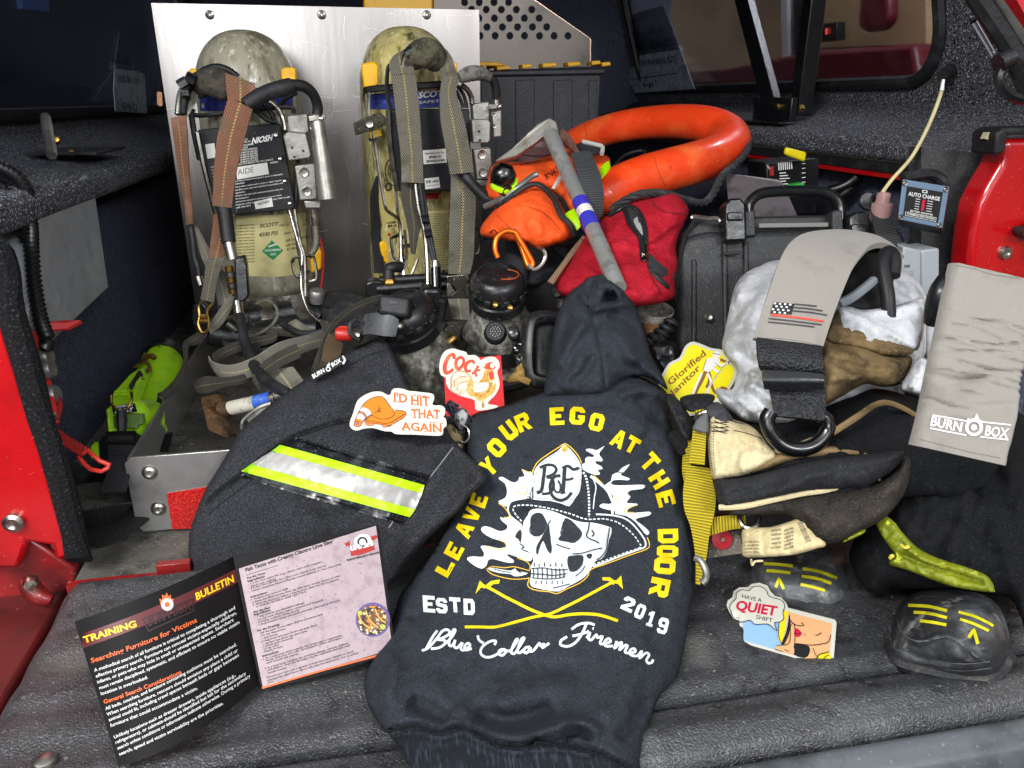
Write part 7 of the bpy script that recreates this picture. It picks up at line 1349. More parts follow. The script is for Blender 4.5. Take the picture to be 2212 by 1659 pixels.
b=MB();b.tube(pxs([(1112,748,1.105),(1124,744,1.10),(1132,752,1.10),(1128,766,1.10),(1115,768,1.10),(1120,778,1.10),(1134,776,1.10)],4),.0022,6);b.build('strap_buckle',STEEL,mt1)
b=MB();b.tube(pxs([(1120,790,1.10),(1128,800,1.10),(1122,812,1.10),(1104,818,1.10),(1095,822,1.10)],5),[.007,.010,.010,.006,.004],8);b.tube(pxs([(1118,815,1.09),(1135,822,1.09),(1145,826,1.09)],4),.005,8);b.build('strap_knot',mk('tan_suede','#9a7c40',.9,var=[(80,'#6d5628',.45,.7)],bump=[('noise',200,.002)]),mt1)
c2=P(880,692,1.13);mt2,u2,w2,a2=facemask('face mask with a grey rubber flap and red purge knob, behind the pouch',c2,np.array([-.38,-.30,1.0]),.0425,.13,.070,None)
b=MB();ctr=P(856,664,1.075);ux,uy=RT*.98+UP*-.1,UP*.97+RT*.08
b.box(ctr,ux*.022,uy*.0145,FW*.024);b.build('battery_box',BLKM,mt2,bevel=.006,seg=3)
b=MB();b.box(ctr-FW*.0245+uy*.004,ux*.006,uy*.0015,FW*.0008);b.build('box_mark',BLKG,mt2)
b=MB();b.strip(prow([(790,680,776,726,1.09),(812,676,800,722,1.065),(840,678,830,726,1.055),(861,690,854,727,1.06)]),.005,5);b.build('rubber_flap',mk('grey_rubber','#4a4c50',.5,var=[(40,'#33353a',.5,.75),(220,'#6d6f72',.62,.74)],bump=[('noise',140,.0006)]),mt2)
b=MB();b.lathe([(.007,0),(.0095,.002),(.0100,.020),(.0075,.024),(0,.024)],P(762,722,1.08),-RT*.95-FW*.2,12);b.build('purge_knob',mk('red_knob','#b3231a',.35),mt2)
for k in range(7):
    a=k*.45-1.3;dd=(UP*math.cos(a)-FW*math.sin(a)*.9)*.0102;p_=P(762,722,1.08)+dd;b=MB();b.tube([p_-RT*.003,p_-RT*.019],.0014,6);b.build('knob_grip',mk('red_knob_ridge','#c8382c',.35),mt2)
b=MB();b.tube([P(762,722,1.082),P(780,728,1.08)],[.0085,.0095],12);b.build('knob_collar',STEEL,mt2)
ctube(mt2,[(775,735,1.07),(758,722,1.065),(757,700,1.065),(768,690,1.07),(780,694,1.075)],.0032,BLKM,'small_tube')
b=MB();b.lathe([(.001,.001),(.003,.003),(.005,.001),(.005,-.003)],P(864,704,1.06),-FW,12);b.build('clamp_screw',STEEL,mt2)
# visor frame and odds behind the hood
b=MB();b.tube(pxs([(1215,690,1.12),(1180,684,1.115),(1155,688,1.11),(1143,705,1.105),(1138,760,1.10),(1141,805,1.10),(1156,822,1.10),(1195,830,1.10)],5),.0095,10,flat=1.6);vs=b.build('goggle_frame',mk('worn_black_plastic','#1c1d1f',.4,var=[(60,'#3c3b36',.5,.7),(200,'#77746a',.68,.76)]),label='worn black goggle frame half hidden behind the hood',cat_='goggles')
pillow('goggle_lens',[(1150,700),(1165,692),(1215,692),(1215,826),(1165,816),(1150,800)],[(1150,700,1.12),(1215,700,1.125),(1180,820,1.11)],BLK,thick=.004,R=20,step=10,parent=vs)
b=MB();b.lathe([(.024,-.05),(.028,-.01),(.029,.0),(.027,.001),(.026,-.008)],P(1415,668,1.16),(0,-.25,1),24);b.build('clear_cup',FROST,label='clear plastic cup with dark red contents behind the hood',cat_='cup')
q=resample(pxs([(1398,742,1.12),(1420,728,1.12),(1440,710,1.12),(1456,690,1.12)],6),.0006);a=np.arange(len(q))*.34;T_=np.gradient(q,axis=0);T_ /= np.linalg.norm(T_,axis=1)[:,None];u=np.cross(T_,FW);u /= np.linalg.norm(u,axis=1)[:,None];w=np.cross(T_,u)
b=MB();b.tube(q+.009*(np.cos(a)[:,None]*u+np.sin(a)[:,None]*w),.0034,6);b.build('coil_cord',BLKM,label='short black coiled cord right of the hood',cat_='cord')
pillow('leather_glove',[(1385,700),(1400,690),(1425,695),(1432,715),(1410,726),(1390,722)],[(1390,710,1.15),(1425,710,1.15),(1405,700,1.16)],mk('brown_leather','#7a5634',.8,var=[(60,'#4f3820',.45,.7)]),thick=.02,R=15,step=5,nz=(.006,14),label='bit of brown leather glove poking out right of the hood',cat_='glove',angle=180)
pillow('radio_case',[(1400,745),(1430,735),(1462,745),(1462,800),(1432,806),(1418,790)],[(1400,770,1.12),(1460,770,1.12),(1430,740,1.13)],BLK,thick=.025,R=12,step=5,nz=(.004,18),label='black radio case wedged between the hood and the hard case',cat_='radio',angle=120)
# frayed cords by the hoodie's left shoulder
tgl_=thing('frayed_lanyard','tangle of frayed dark cord and tan suede beside the cone sticker','lanyard',P(990,930,.99))
random.seed(3);b=MB()
for k in range(30):
    x0,y0=random.uniform(958,985),random.uniform(868,885);pts=[(x0,y0,.985)]
    for j in range(4):pts.append((pts[-1][0]+random.uniform(2,14),pts[-1][1]+random.uniform(-4,20),.98+random.uniform(-.006,.006)))
    b.tube(pxs(pts,4),.0012,4)
b.build('frayed_cord',mk('dark_blue_cord','#1d2230',.8,var=[(90,'#6a6e78',.55,.7)]),tgl_)
pillow('suede_tab',[(960,925),(972,915),(990,930),(1000,950),(998,970),(985,966),(968,950)],[(965,930,.985),(995,960,.975),(985,920,.985)],mk('mottled_suede','#8a7a54',.9,var=[(90,'#1e1b16',.45,.6),(160,'#c9bf9a',.62,.72)],bump=[('noise',200,.003)]),thick=.008,R=10,step=4,nz=(.004,12),parent=tgl_,angle=180)
pillow('cord_wrap',[(985,885),(1002,882),(1012,892),(1010,912),(998,930),(985,918),(980,900)],[(985,890,.985),(1010,890,.985),(995,925,.98)],mk('pale_cord_wrap','#9a9a98',.8,var=[(120,'#34373e',.48,.6)]),thick=.012,R=10,step=4,nz=(.004,10),parent=tgl_,angle=180)
ctube(tgl_,[(998,918,.968),(1010,926,.966),(1013,944,.966),(1004,956,.966),(994,952,.968)],.0016,STEEL,'split_ring')
# ================================================================ turnout trousers, boots, braces
PCX=lambda q:[(1474+p[0]/3,552.7+p[1]/3)+tuple(p[2:]) for p in q]
P9=lambda q:[(1474+p[0]/2.995,1105.5+p[1]/2.995)+tuple(p[2:]) for p in q]
SIL=mk('silver_grey_cloth','#cfd1d4',.8,var=[(18,'#a3a6ab',.48,.66),(30,'#dcdee1',.54,.72),(9,'#a8a598',.56,.74)],bump=[('noise',30,.004),('noise',300,.0008)])
TAN=mk('tan_cloth','#85704e',.88,spec=.2,var=[(12,'#4b3d2a',.42,.66),(6,'#2e261b',.50,.72),(420,'#8a7450',.55,.7,2)],bump=[('noise',420,.001)])
CREAM=mk('cream_canvas','#d2c39a',.85,var=[(10,'#b29c6a',.5,.75),(6,'#8f7445',.62,.8),(420,'#b8a67a',.56,.7,2)],bump=[('noise',380,.0012)])
DENIM=mk('black_canvas_leg','#141517',.92,spec=.15,var=[(420,'#292a2f',.56,.7,2),(14,'#1c1c1f',.5,.75),(6,'#221f1c',.55,.75)],bump=[('noise',420,.0012)])
SOOT=mk('sooty_canvas','#38332f',.92,spec=.2,var=[(12,'#1c1a18',.45,.68),(420,'#4c4742',.55,.7,2),(6,'#544c45',.58,.78)],bump=[('noise',380,.0012)])
LIMEC=mk('lime_reflective_cloth','#727c0e',.55,var=[(20,'#8e9612',.45,.7),(90,'#dbe23a',.58,.75)],bump=[('noise',120,.0012)])
pt=thing('turnout_trousers','rolled-down turnout trousers with silver lining and cream waistband, over the boots','trousers',P(1800,1300,.95)*[1,1,0])
random.seed(31);CRE=[]
for k in range(26):
    x0,y0=random.uniform(1570,1720),random.uniform(580,890);a=random.uniform(.3,1.9);L=random.uniform(30,90);CRE.append(([(x0,y0),(x0+L*.5*math.cos(a)+random.uniform(-8,8),y0+L*.5*math.sin(a)),(x0+L*math.cos(a+.4),y0+L*math.sin(a+.4))],random.uniform(2.5,6),random.choice((-1,1))*random.uniform(.004,.010)))
pillow('silver_lining',[(1680,562),(1640,575),(1610,590),(1588,618),(1576,665),(1566,715),(1560,745),(1566,768),(1590,793),(1588,820),(1580,842),(1550,838),(1546,850),(1562,876),(1590,896),(1612,912),(1665,918),(1720,915),(1800,880),(1880,850),(1960,800),(1996,770),(2012,700),(2006,655),(1988,615),(1950,582),(1900,566),(1800,560)],
       [(1600,600,1.10),(1700,570,1.14),(1950,590,1.12),(2000,700,1.06),(1570,740,1.04),(1560,860,.99),(1700,900,.95),(1900,830,.98),(1750,700,1.02)],SIL,thick=.085,R=95,step=7,
       folds=[(PCX([(330,560),(420,680),(520,740),(600,800)]),12,-.014),(PCX([(320,640),(400,740),(480,760)]),8,.012),(PCX([(360,860),(480,940),(580,1020)]),7,-.014),(PCX([(330,900),(420,980),(540,1070)]),8,.012),(PCX([(400,820),(520,880),(590,950)]),7,.012),(PCX([(440,790),(540,830),(590,880)]),5,-.012),(PCX([(270,880),(360,960),(430,1060)]),6,-.008),(PCX([(340,420),(330,540),(340,620)]),12,.010),(PCX([(600,130),(520,250),(480,380)]),14,.008),(PCX([(560,110),(470,160),(380,200)]),10,-.006),(PCX([(1360,120),(1480,180),(1560,280)]),8,.010),(PCX([(1350,200),(1450,240),(1540,330)]),6,-.010),(PCX([(1400,60),(1500,120),(1580,200)]),6,-.006)]+CRE,nz=(.009,40),back=.06,parent=pt,angle=180)
# dark opening and folded collar
pillow('dark_opening',PCX([(1030,300),(1060,150),(1120,20),(1200,-60),(1330,-60),(1380,60),(1360,200),(1330,320),(1160,360)]),[(1820,600,1.0),(1930,600,1.02),(1870,670,.97)],mk('black_lining','#0b0c0f',.8),thick=.01,R=20,step=9,parent=pt,angle=180)
ctube(pt,PCX([(1340,400,.95),(1330,250,.95),(1300,80,.96),(1310,0,.97),(1345,-25,.98),(1372,20,.97),(1366,130,.96)]),.0085,mk('black_leather_edge','#17181a',.5,spec=.4),'leather_binding',n=10)
ctube(pt,PCX([(1020,310,.945),(1100,270,.945),(1180,210,.95),(1240,160,.96)]),.006,mk('grey_binding','#7c8286',.4),'lining_edge')
pillow('folded_collar',PCX([(1005,335),(1090,330),(1165,350),(1300,335),(1430,310),(1550,270),(1575,330),(1570,460),(1545,560),(1525,610),(1470,620),(1380,620),(1280,600),(1150,560),(1040,520),(975,470)]),[(1810,670,.945),(1990,645,1.0),(1990,750,.95),(1880,750,.915),(1830,720,.92)],SIL,thick=.03,R=40,step=7,folds=[(PCX([(1010,345),(1150,400),(1330,500),(1500,590)]),5,.010,1),(PCX([(1180,370),(1350,350),(1540,290)]),4,.008,1),(PCX([(1200,400),(1380,400),(1540,360)]),8,-.008)],nz=(.006,30),back=.02,parent=pt,angle=180)
pillow('collar_facing',PCX([(1000,352),(1060,370),(1200,450),(1340,530),(1490,600),(1470,640),(1330,650),(1150,600),(960,560),(930,500)]),[(1800,690,.925),(1960,760,.915),(1850,755,.90)],TAN,thick=.02,R=30,step=6,nz=(.005,28),parent=pt,folds=[(PCX([(950,520),(1100,540),(1250,560)]),5,-.006)],angle=180)
pillow('tan_shell',PCX([(900,530),(1000,545),(1150,560),(1330,620),(1470,650),(1490,690),(1430,820),(1300,850),(1200,830),(1120,860),(1000,930),(900,960),(850,800)]),[(1780,740,.925),(1960,780,.94),(1850,830,.89),(1780,860,.89)],TAN,thick=.05,R=50,step=7,nz=(.008,36),folds=[(PCX([(920,660),(1100,720),(1350,740)]),8,-.012),(PCX([(930,800),(1060,790),(1200,780)]),8,.008),(PCX([(1150,560),(1250,620),(1440,650)]),5,-.008)],parent=pt,angle=180)
pillow('silver_sleeve',PCX([(1590,330),(1640,310),(1700,330),(1710,560),(1650,720),(1590,700),(1580,520)]),[(2010,670,.95),(2040,700,.93),(2010,780,.92)],SIL,thick=.03,R=30,step=6,nz=(.008,24),parent=pt,angle=180)
pillow('silver_cuff',PCX([(1500,690),(1540,655),(1600,680),(1640,760),(1600,930),(1500,900),(1415,870),(1420,810),(1460,760)]),[(1960,790,.92),(2010,800,.90),(1980,850,.89)],SIL,thick=.03,R=30,step=6,nz=(.010,22),folds=[(PCX([(1460,860),(1520,780),(1560,700)]),6,.010)],parent=pt,angle=180)
# lower body of the trousers: dark, falls to both legs
pillow('trouser_seat',PCX([(380,1080),(560,1085),(800,1000),(1050,920),(1250,860),(1450,900),(1560,930),(1700,900),(1900,1000),(2240,1050),(2240,1500),(2100,1560),(1800,1600),(1500,1560),(1300,1600),(1000,1660),(600,1640),(300,1560),(220,1300)]),[(1600,920,.96),(1560,1060,.91),(1800,880,.93),(2000,860,.93),(2210,920,.92),(2200,1040,.88),(1900,1060,.86),(1700,1080,.875)],DENIM,thick=.05,R=70,step=10,nz=(.010,60),folds=[(PCX([(940,1170),(1150,1020),(1300,950),(1420,970),(1520,1040)]),7,.012)],back=.10,parent=pt,angle=180)
wv=None
b=MB();b.strip([(P(*l),P(*r)) for l,r in [(PCX([(930,1150,.838)])[0],PCX([(945,1185,.838)])[0]),(PCX([(1100,1040,.84)])[0],PCX([(1120,1075,.84)])[0]),(PCX([(1240,950,.845)])[0],PCX([(1250,985,.845)])[0]),(PCX([(1330,935,.85)])[0],PCX([(1340,970,.85)])[0]),(PCX([(1450,980,.86)])[0],PCX([(1440,1010,.86)])[0]),(PCX([(1540,1040,.87)])[0],PCX([(1530,1065,.87)])[0])]],.004,5);b.build('tan_piping',TAN,pt)
cr=pillow('cream_waistband',PCX([(165,1040),(250,1042),(400,1082),(480,1130),(560,1230),(610,1290),(560,1340),(470,1390),(380,1425),(280,1440),(200,1450),(180,1380),(160,1200)]),[(1530,905,.92),(1535,1030,.885),(1680,985,.855),(1600,920,.90),(1610,1010,.865)],CREAM,thick=.02,R=30,step=6,nz=(.005,34),folds=[(PCX([(350,1160),(450,1220),(560,1280)]),5,-.005),(PCX([(400,1400),(380,1330),(420,1250)]),7,.005),(PCX([(200,1060),(195,1250),(215,1430)]),4,.004,1)],parent=pt,angle=180)
crv=bvh(cr);dc=Decal(crv,.0006);dc.dash(PCX([(178,1050),(172,1200),(188,1350),(205,1440)]),1.2,4,2);dc.dash(PCX([(205,1110),(200,1250),(215,1430)]),1.2,4,2);dc.stroke(PCX([(210,1052),(300,1062),(400,1090)]),1.4);dc.stroke(PCX([(330,1130),(420,1150),(520,1185)]),1.3)
for y in (1080,1110,1135):dc.stroke(PCX([(188,y),(240,y+2),(300,y-4)]),1.8);dc.stroke(PCX([(200,y-14),(250,y+6),(290,y+14)]),1.4)
dc.build('dark_stitching',SEAM,cr)
pillow('tan_under_band',PCX([(400,1410),(600,1290),(760,1260),(950,1230),(1250,1275),(1200,1300),(900,1310),(700,1330),(520,1390)]),[(1620,1015,.862),(1780,965,.85),(1890,980,.845)],TAN,thick=.012,R=20,step=7,nz=(.004,30),parent=pt,angle=180)
pillow('tan_under_band',PCX([(600,1240),(700,1225),(850,1170),(940,1140),(950,1180),(900,1230),(760,1262),(620,1285)]),[(1680,970,.862),(1780,935,.85),(1720,975,.85)],CREAM,thick=.010,R=20,step=6,nz=(.004,30),parent=pt,angle=180)
bw=pillow('black_waistband',PCX([(205,1455),(300,1445),(420,1430),(600,1390),(800,1340),(1000,1310),(1250,1282),(1420,1262),(1440,1290),(1380,1370),(1300,1430),(1180,1490),(1000,1510),(800,1530),(600,1570),(400,1615),(250,1625)]),[(1545,1040,.876),(1560,1090,.862),(1990,970,.80),(1870,1050,.815),(1700,1050,.835),(1900,990,.812)],mk('black_waist_cloth','#191a1e',.85,var=[(420,'#3a3b42',.58,.7,2)],bump=[('noise',420,.0012)]),thick=.018,R=26,step=6,nz=(.004,40),folds=[(PCX([(560,1560),(800,1440),(1000,1400)]),10,.006),(PCX([(300,1550),(500,1500),(700,1420)]),8,-.004)],parent=pt,angle=180)
ctube(pt,PCX([(240,1630,.855),(400,1622,.842),(600,1578,.832),(800,1536,.826),(1000,1514,.824),(1180,1494,.828),(1300,1424,.83),(1385,1345,.838)]),.0035,CREAM,'waist_piping')
for px,py in PCX([(348,1494),(383,1573)]):q=P(px,py,.852);b=MB();b.lathe([(0,.0025),(.003,.003),(.0055,.001),(.006,-.003)],q,-FW+UP*.2,14);b.build('snap',BRASS,pt)
pillow('rolled_leg',PCX([(280,1640),(480,1610),(700,1570),(1000,1525),(1250,1470),(1380,1375),(1430,1300),(1480,1330),(1470,1450),(1420,1570),(1310,1700),(1150,1790),(1000,1860),(880,1850),(700,1690),(480,1680),(330,1680)]),[(1580,1105,.868),(1900,1040,.83),(1990,1020,.82),(1960,1070,.82),(1820,1160,.81),(1700,1100,.835)],SOOT,thick=.03,R=40,step=8,nz=(.007,44),back=.08,parent=pt,angle=180)
lb=pillow('care_label',P9([(400,105),(560,100),(700,60),(815,18),(860,80),(930,210),(860,240),(740,275),(600,290),(470,295),(390,285),(385,200)]),[(1605,1145,.852),(1745,1115,.822),(1780,1180,.80),(1610,1200,.835),(1690,1160,.815)],mk('stained_label_cloth','#c9b98c',.75,var=[(10,'#9a8355',.5,.75),(16,'#6d5228',.64,.76)],bump=[('noise',90,.002)]),thick=.008,R=14,step=5,nz=(.003,24),folds=[(P9([(520,110),(515,200),(525,290)]),5,-.003),(P9([(660,90),(670,180),(690,270)]),5,-.003)],parent=pt,angle=180)
dc=Decal(bvh(lb),.0008)
for i,t in enumerate(('INSPECT EACH TIME','THE MOISTURE','TIME IS MOST','WEAR OR','EXCLUDES')):dc.text(t,P9([(575,128+i*28)])[0],P9([(640,120+i*28)])[0],(-.5,-4),.01)
for i,t in enumerate(('MODEL','CUT NO','SIZE 36 W','WATER','SEMTX','ONE LAYER')):dc.text(t,P9([(660,128+i*24)])[0],P9([(720,108+i*24)])[0],(-.5,-4),.02)
for i in range(4):dc.text(random.choice(('BODY FABRIC','OUTER SHELL','LINER')),P9([(400,200+i*22)])[0],P9([(500,198+i*22)])[0],(0,-3.4),.01)
for i in range(14):dc.stroke([P9([(742+i*4.4,72+i*9.5)])[0],P9([(775+i*4.4,60+i*9.5)])[0]],random.choice((.8,1.4,2.0)),1)
dc.build('label_lettering',mk('faded_ink','#5d5a50',.7),lb)
ctube(pt,P9([(445,310,.81),(452,345,.80),(470,322,.80),(520,318,.80)]),.0012,CREAM,'loose_thread')
# right leg hanging in shade
pillow('trouser_leg',P9([(1080,300),(1150,120),(1260,20),(1400,-120),(1700,-250),(2240,-300),(2240,760),(2190,680),(2120,560),(2010,540),(1700,500),(1450,500),(1330,480),(1200,520)]),[(1850,1180,.90),(1930,1100,.90),(2200,1050,.86),(2210,1300,.82),(2000,1260,.86)],DENIM,thick=.05,R=60,step=9,nz=(.010,50),back=.10,parent=pt,angle=180)
lt=pillow('lime_cuff_tape',P9([(1250,55),(1310,28),(1365,60),(1430,140),(1520,230),(1640,295),(1800,345),(1950,400),(2000,450),(2018,500),(2010,520),(1850,505),(1700,470),(1540,410),(1430,370),(1345,345),(1345,300),(1380,285),(1320,200),(1270,120)]),[(1910,1120,.828),(1930,1220,.815),(2140,1270,.765),(2020,1210,.79),(2130,1250,.77)],LIMEC,thick=.005,R=10,step=5,nz=(.004,18),folds=[(P9([(1370,260),(1540,330),(1750,400),(1980,470)]),4,-.010),(P9([(1420,220),(1600,330),(1800,380)]),5,.006)],back=.008,parent=pt,angle=180)
pillow('lime_cuff_tape',P9([(1042,190),(1090,150),(1150,115),(1190,115),(1170,140),(1100,175),(1045,196)]),[(1822,1168,.80),(1870,1143,.81),(1850,1165,.80)],LIMEC,thick=.006,R=8,step=4,parent=pt,angle=180)
b=MB();b.tube(pxs(P9([(1415,215,.80),(1440,232,.795),(1465,225,.795)]),4),.0018,6);b.tube(pxs(P9([(1345,300,.81),(1352,288,.808),(1365,285,.808)]),3),.002,6);b.build('tape_snap',mk('pale_yellow_plastic','#d8c94a',.4),pt)
# boots
BOOT=mk('scuffed_rubber_boot','#2b2c2f',.5,var=[(14,'#5a5c5f',.44,.64,6),(50,'#8a8a87',.54,.72,8),(9,'#1c1d1f',.52,.72)],bump=[('noise',160,.0010)],spec=.5,rv=(20,.3,.6))
BYEL=mk('boot_yellow','#d8cf20',.5,var=[(80,'#a39a18',.55,.75),(300,'#4a4816',.70,.78)])
def boot(label,out,dp,sole,dec,fl,base,seam=()):
    t=thing('fire_boot',label,'boot',base,'rubber boots under the trousers')
    o=pillow('boot_toe',out,dp,BOOT,thick=.062,R=85,step=6,folds=fl,nz=(.003,40),back=.10,parent=t,angle=180)
    v_=bvh(o);dc=Decal(v_,.0010)
    for s_ in dec:dc.stroke(s_[0],s_[1],s_[2] if len(s_) > 2 else 3,step=6)
    dc.build('yellow_stripe',BYEL,o)
    dc=Decal(v_,.0010)
    for s_ in seam:dc.stroke(s_,1.6)
    dc.build('toe_seam',mk('worn_rubber_edge','#77787a',.6,var=[(60,'#3a3b3d',.45,.65)]),o)
    ctube(t,sole,.009,mk('sole_rubber','#202124',.6,var=[(40,'#54524c',.5,.72)],bump=[('noise',120,.002)]),'sole',n=8)
    return t
boot('black rubber boot with yellow stripes, behind the hushing-woman sticker',P9([(440,310),(430,380),(432,480),(470,560),(560,620),(700,660),(850,680),(960,690),(1060,640),(1090,540),(1085,420),(1050,300),(960,240),(800,235),(640,270),(520,290)]),[(1620,1240,.965),(1640,1330,.935),(1800,1340,.93),(1835,1260,.955),(1720,1190,1.0)],
     P9([(434,500,.925),(480,585,.905),(620,640,.89),(800,672,.885),(960,682,.885),(1070,630,.90)]),
     [(P9([(525,335),(620,340),(716,352)]),6.6),(P9([(543,380),(620,386),(700,396)]),6.6),(P9([(604,490),(624,432),(656,500)]),6.5,1),(P9([(778,368),(890,388),(1002,430)]),6.8),(P9([(772,416),(870,432),(964,464)]),6.6),(P9([(764,470),(840,486),(922,510)]),6.6)],
     [(P9([(640,560),(760,570),(820,600),(900,640)]),6,.004),(P9([(470,430),(560,520),(660,540)]),8,-.003)],P(1730,1340,.87)*[1,1,0],[P9([(560,570),(660,575),(760,570),(830,600),(960,660)])])
boot('black rubber boot with yellow stripes at the right, toe on the tailgate lip',P9([(1358,740),(1346,880),(1375,950),(1440,985),(1560,1015),(1720,1055),(1900,1075),(2010,1050),(2085,980),(2115,880),(2105,750),(2060,630),(1960,540),(1800,500),(1620,495),(1480,530),(1395,620)]),[(1930,1370,.845),(1945,1430,.82),(2110,1460,.775),(2170,1400,.78),(2110,1290,.83),(1990,1280,.87)],
     P9([(1350,880,.825),(1382,950,.805),(1470,990,.795),(1620,1025,.785),(1800,1058,.775),(1950,1064,.772),(2040,1025,.775),(2100,920,.785)]),
     [(P9([(1460,605),(1590,612),(1712,640)]),6.8),(P9([(1496,650),(1600,658),(1712,686)]),6.6),(P9([(1536,705),(1620,715),(1708,732)]),6.6),(P9([(1786,648),(1900,680),(2012,738)]),6),(P9([(1796,694),(1890,726),(1982,770)]),6),(P9([(1852,815),(1886,762),(1912,855)]),7.5,1)],
     [(P9([(1420,760),(1480,830),(1560,840),(1680,800),(1780,830),(1880,920),(1960,960)]),5,.006),(P9([(1400,880),(1560,950),(1780,980),(1950,975)]),6,-.005)],P(2040,1460,.80)*[1,1,0],[P9([(1390,700),(1420,780),(1490,830),(1580,835),(1700,810),(1790,840),(1890,930),(1960,965)]),P9([(1380,890),(1500,930),(1640,965),(1820,985),(1990,970)]),P9([(1400,940),(1560,995),(1800,1030),(2000,1010)])])
# braces
PAD=mk('grey_padded_cloth','#8d8880',.9,var=[(20,'#7c776f',.5,.75)],bump=[('noise',520,.0008)],sheen=.15)
su=thing('padded_braces','grey padded braces with embroidered flag and lettering, draped over the trousers','braces',P(1850,960,.85))
b=MB();b.strip([(P(*l),P(*r)) for l,r in [((1626,733,.865),(1777,750,.85)),((1640,690,.87),(1788,715,.855)),((1660,630,.88),(1805,665,.87)),((1680,572,.895),(1825,615,.885)),((1700,535,.915),(1842,580,.90)),((1730,512,.945),(1862,552,.93)),((1775,503,.985),(1880,535,.965)),((1830,502,1.03),(1905,530,1.0)),((1880,512,1.07),(1930,540,1.04)),((1915,535,1.10),(1950,560,1.07))]],.014,6);p1_=b.build('shoulder_pad',PAD,su)
pr2=[((2062,566,.775),(2235,606,.75)),((2046,640,.76),(2230,668,.735)),((2030,720,.745),(2226,745,.72)),((2012,800,.735),(2218,820,.71)),((1994,890,.73),(2203,915,.705)),((1976,962,.725),(2182,1008,.70))]
random.seed(12);CRS=[(random.gauss(.52,.15),random.uniform(-.05,.09),random.uniform(.006,.013),random.choice((-1,-1,1))*random.uniform(.0012,.0042),random.choice((-.2,random.uniform(0,.5))),random.choice((1.2,random.uniform(.5,1)))) for _ in range(26)]
A=cat(np.array([np.r_[P(*l),P(*r)] for l,r in pr2]),24);b=MB();nu=26;V=[];
for i,r in enumerate(A):
    for j in range(nu+1):
        u=j/nu;w_=i/(len(A)-1)
        crs=sum(A0*math.exp(-((w_-w0-sl*(u-.5)-.012*math.sin(u*7+w0*40))/wd)**2)*min(1,max(0,(u-ua)*9))*min(1,max(0,(ub-u)*9)) for w0,sl,wd,A0,ua,ub in CRS)+.0016*noise.fractal(Vector((u*5,w_*7,3)),.7,2,3)
        e=min(u,1-u)*26;rnd=-.006*max(0,1-e/2)**2
        V.append(r[:3]*(1-u)+r[3:]*u-FW*(crs+rnd))
n=len(V);F_=[]
for i in range(len(A)-1):
    for j in range(nu):k=i*(nu+1)+j;F_.append([k,k+1,k+nu+2,k+nu+1]);F_.append([n+k,n+k+nu+1,n+k+nu+2,n+k+1])
V2=[r[:3]*(1-j/nu)+r[3:]*(j/nu)+FW*.012 for r in A for j in range(nu+1)]
rg=list(range(nu+1))+[i*(nu+1)+nu for i in range(1,len(A))]+[(len(A)-1)*(nu+1)+j for j in range(nu-1,-1,-1)]+[i*(nu+1) for i in range(len(A)-2,0,-1)]
F_ +=[[rg[i],n+rg[i],n+rg[(i+1) % len(rg)],rg[(i+1) % len(rg)]] for i in range(len(rg))]
b.add(V+V2,F_);p2_=b.build('shoulder_pad',PAD,su,angle=60)
v1_,v2_=bvh(p1_),bvh(p2_);p6=lambda x,y:(1474+x/3,552.7+y/3)
TH=mk('charcoal_thread','#3c3c3e',.8,bump=[('noise',400,.001)]);THW=mk('white_thread','#e4e4e2',.7,bump=[('noise',400,.001)]);THR=mk('red_thread','#d2462f',.7)
PX6=lambda q:np.c_[1474+np.asarray(q)[:,0]/3,552.7+np.asarray(q)[:,1]/3]
def art6(nm,mat,tgt,polys=(),strokes=(),parent=None,off=.001):return art(nm,mat,off,polys,strokes,sm=1,parent=parent,cx=PX6,tgt=tgt,step=20)
fg=art6('flag_patch',INK,v1_,[[(592,298),(728,310),(708,380),(570,372)]],parent=p1_)
st=[]
for j in range(4):
    for i in range(4 if j % 2 == 0 else 3):
        x=600+i*33+(16 if j % 2 else 0)-j*6;y=308+j*19+i*2.5;st.append(ringpoly(x,y,8.5,8,.75))
art6('flag_stars',THW,v1_,st,parent=fg,off=.0016)
art6('flag_stripes',TH,v1_,(),[([(730,312),(800,318),(872,326)],9),([(724,334),(820,342),(910,356)],9),([(718,356),(830,366),(938,384)],9),([(560,405),(740,425),(905,446)],9),([(556,428),(720,444),(856,460)],9)],p1_)
art6('flag_red_line',THR,v1_,(),[([(572,382),(700,394),(820,410),(920,424)],13)],p1_)
dc=Decal(v1_,.0006);dc.dash([p6(470,532),p6(620,535),p6(760,552),p6(895,580)],1.2,4,2);dc.build('pad_stitching',TH,p1_)
dc=Decal(v2_,.0012);dc.text('BURN',p6(1606,1098),p6(1806,1140),(4,-21),.028);dc.text('BOX',p6(1958,1160),p6(2110,1182),(4,-21),.028)
dc.stroke([p6(1622,1032),p6(1740,1052),p6(1850,1072)],3,1);dc.stroke([p6(1940,1076),p6(2130,1096)],3,1);dc.stroke([p6(1604,1116),p6(1720,1140),p6(1840,1162)],3,1);dc.stroke([p6(1930,1172),p6(2112,1192)],3,1)
dc.poly([p6(1890+58*math.cos(a),1110+58*math.sin(a)) for a in np.linspace(0,6.2832,17)[:-1]],[[p6(1890+38*math.cos(a),1112+38*math.sin(a)) for a in np.linspace(0,6.2832,13)[:-1]]],12);dc.poly([p6(*q) for q in [(1840,1090),(1850,1050),(1872,1065),(1890,1055),(1908,1020),(1925,1060),(1945,1070),(1942,1100),(1920,1080),(1890,1075),(1860,1078)]],step=12)
dc.poly([p6(1890+20*math.cos(a),1112+20*math.sin(a)) for a in np.linspace(0,6.2832,11)[:-1]],step=12);dc.build('embroidered_lettering',THW,p2_)
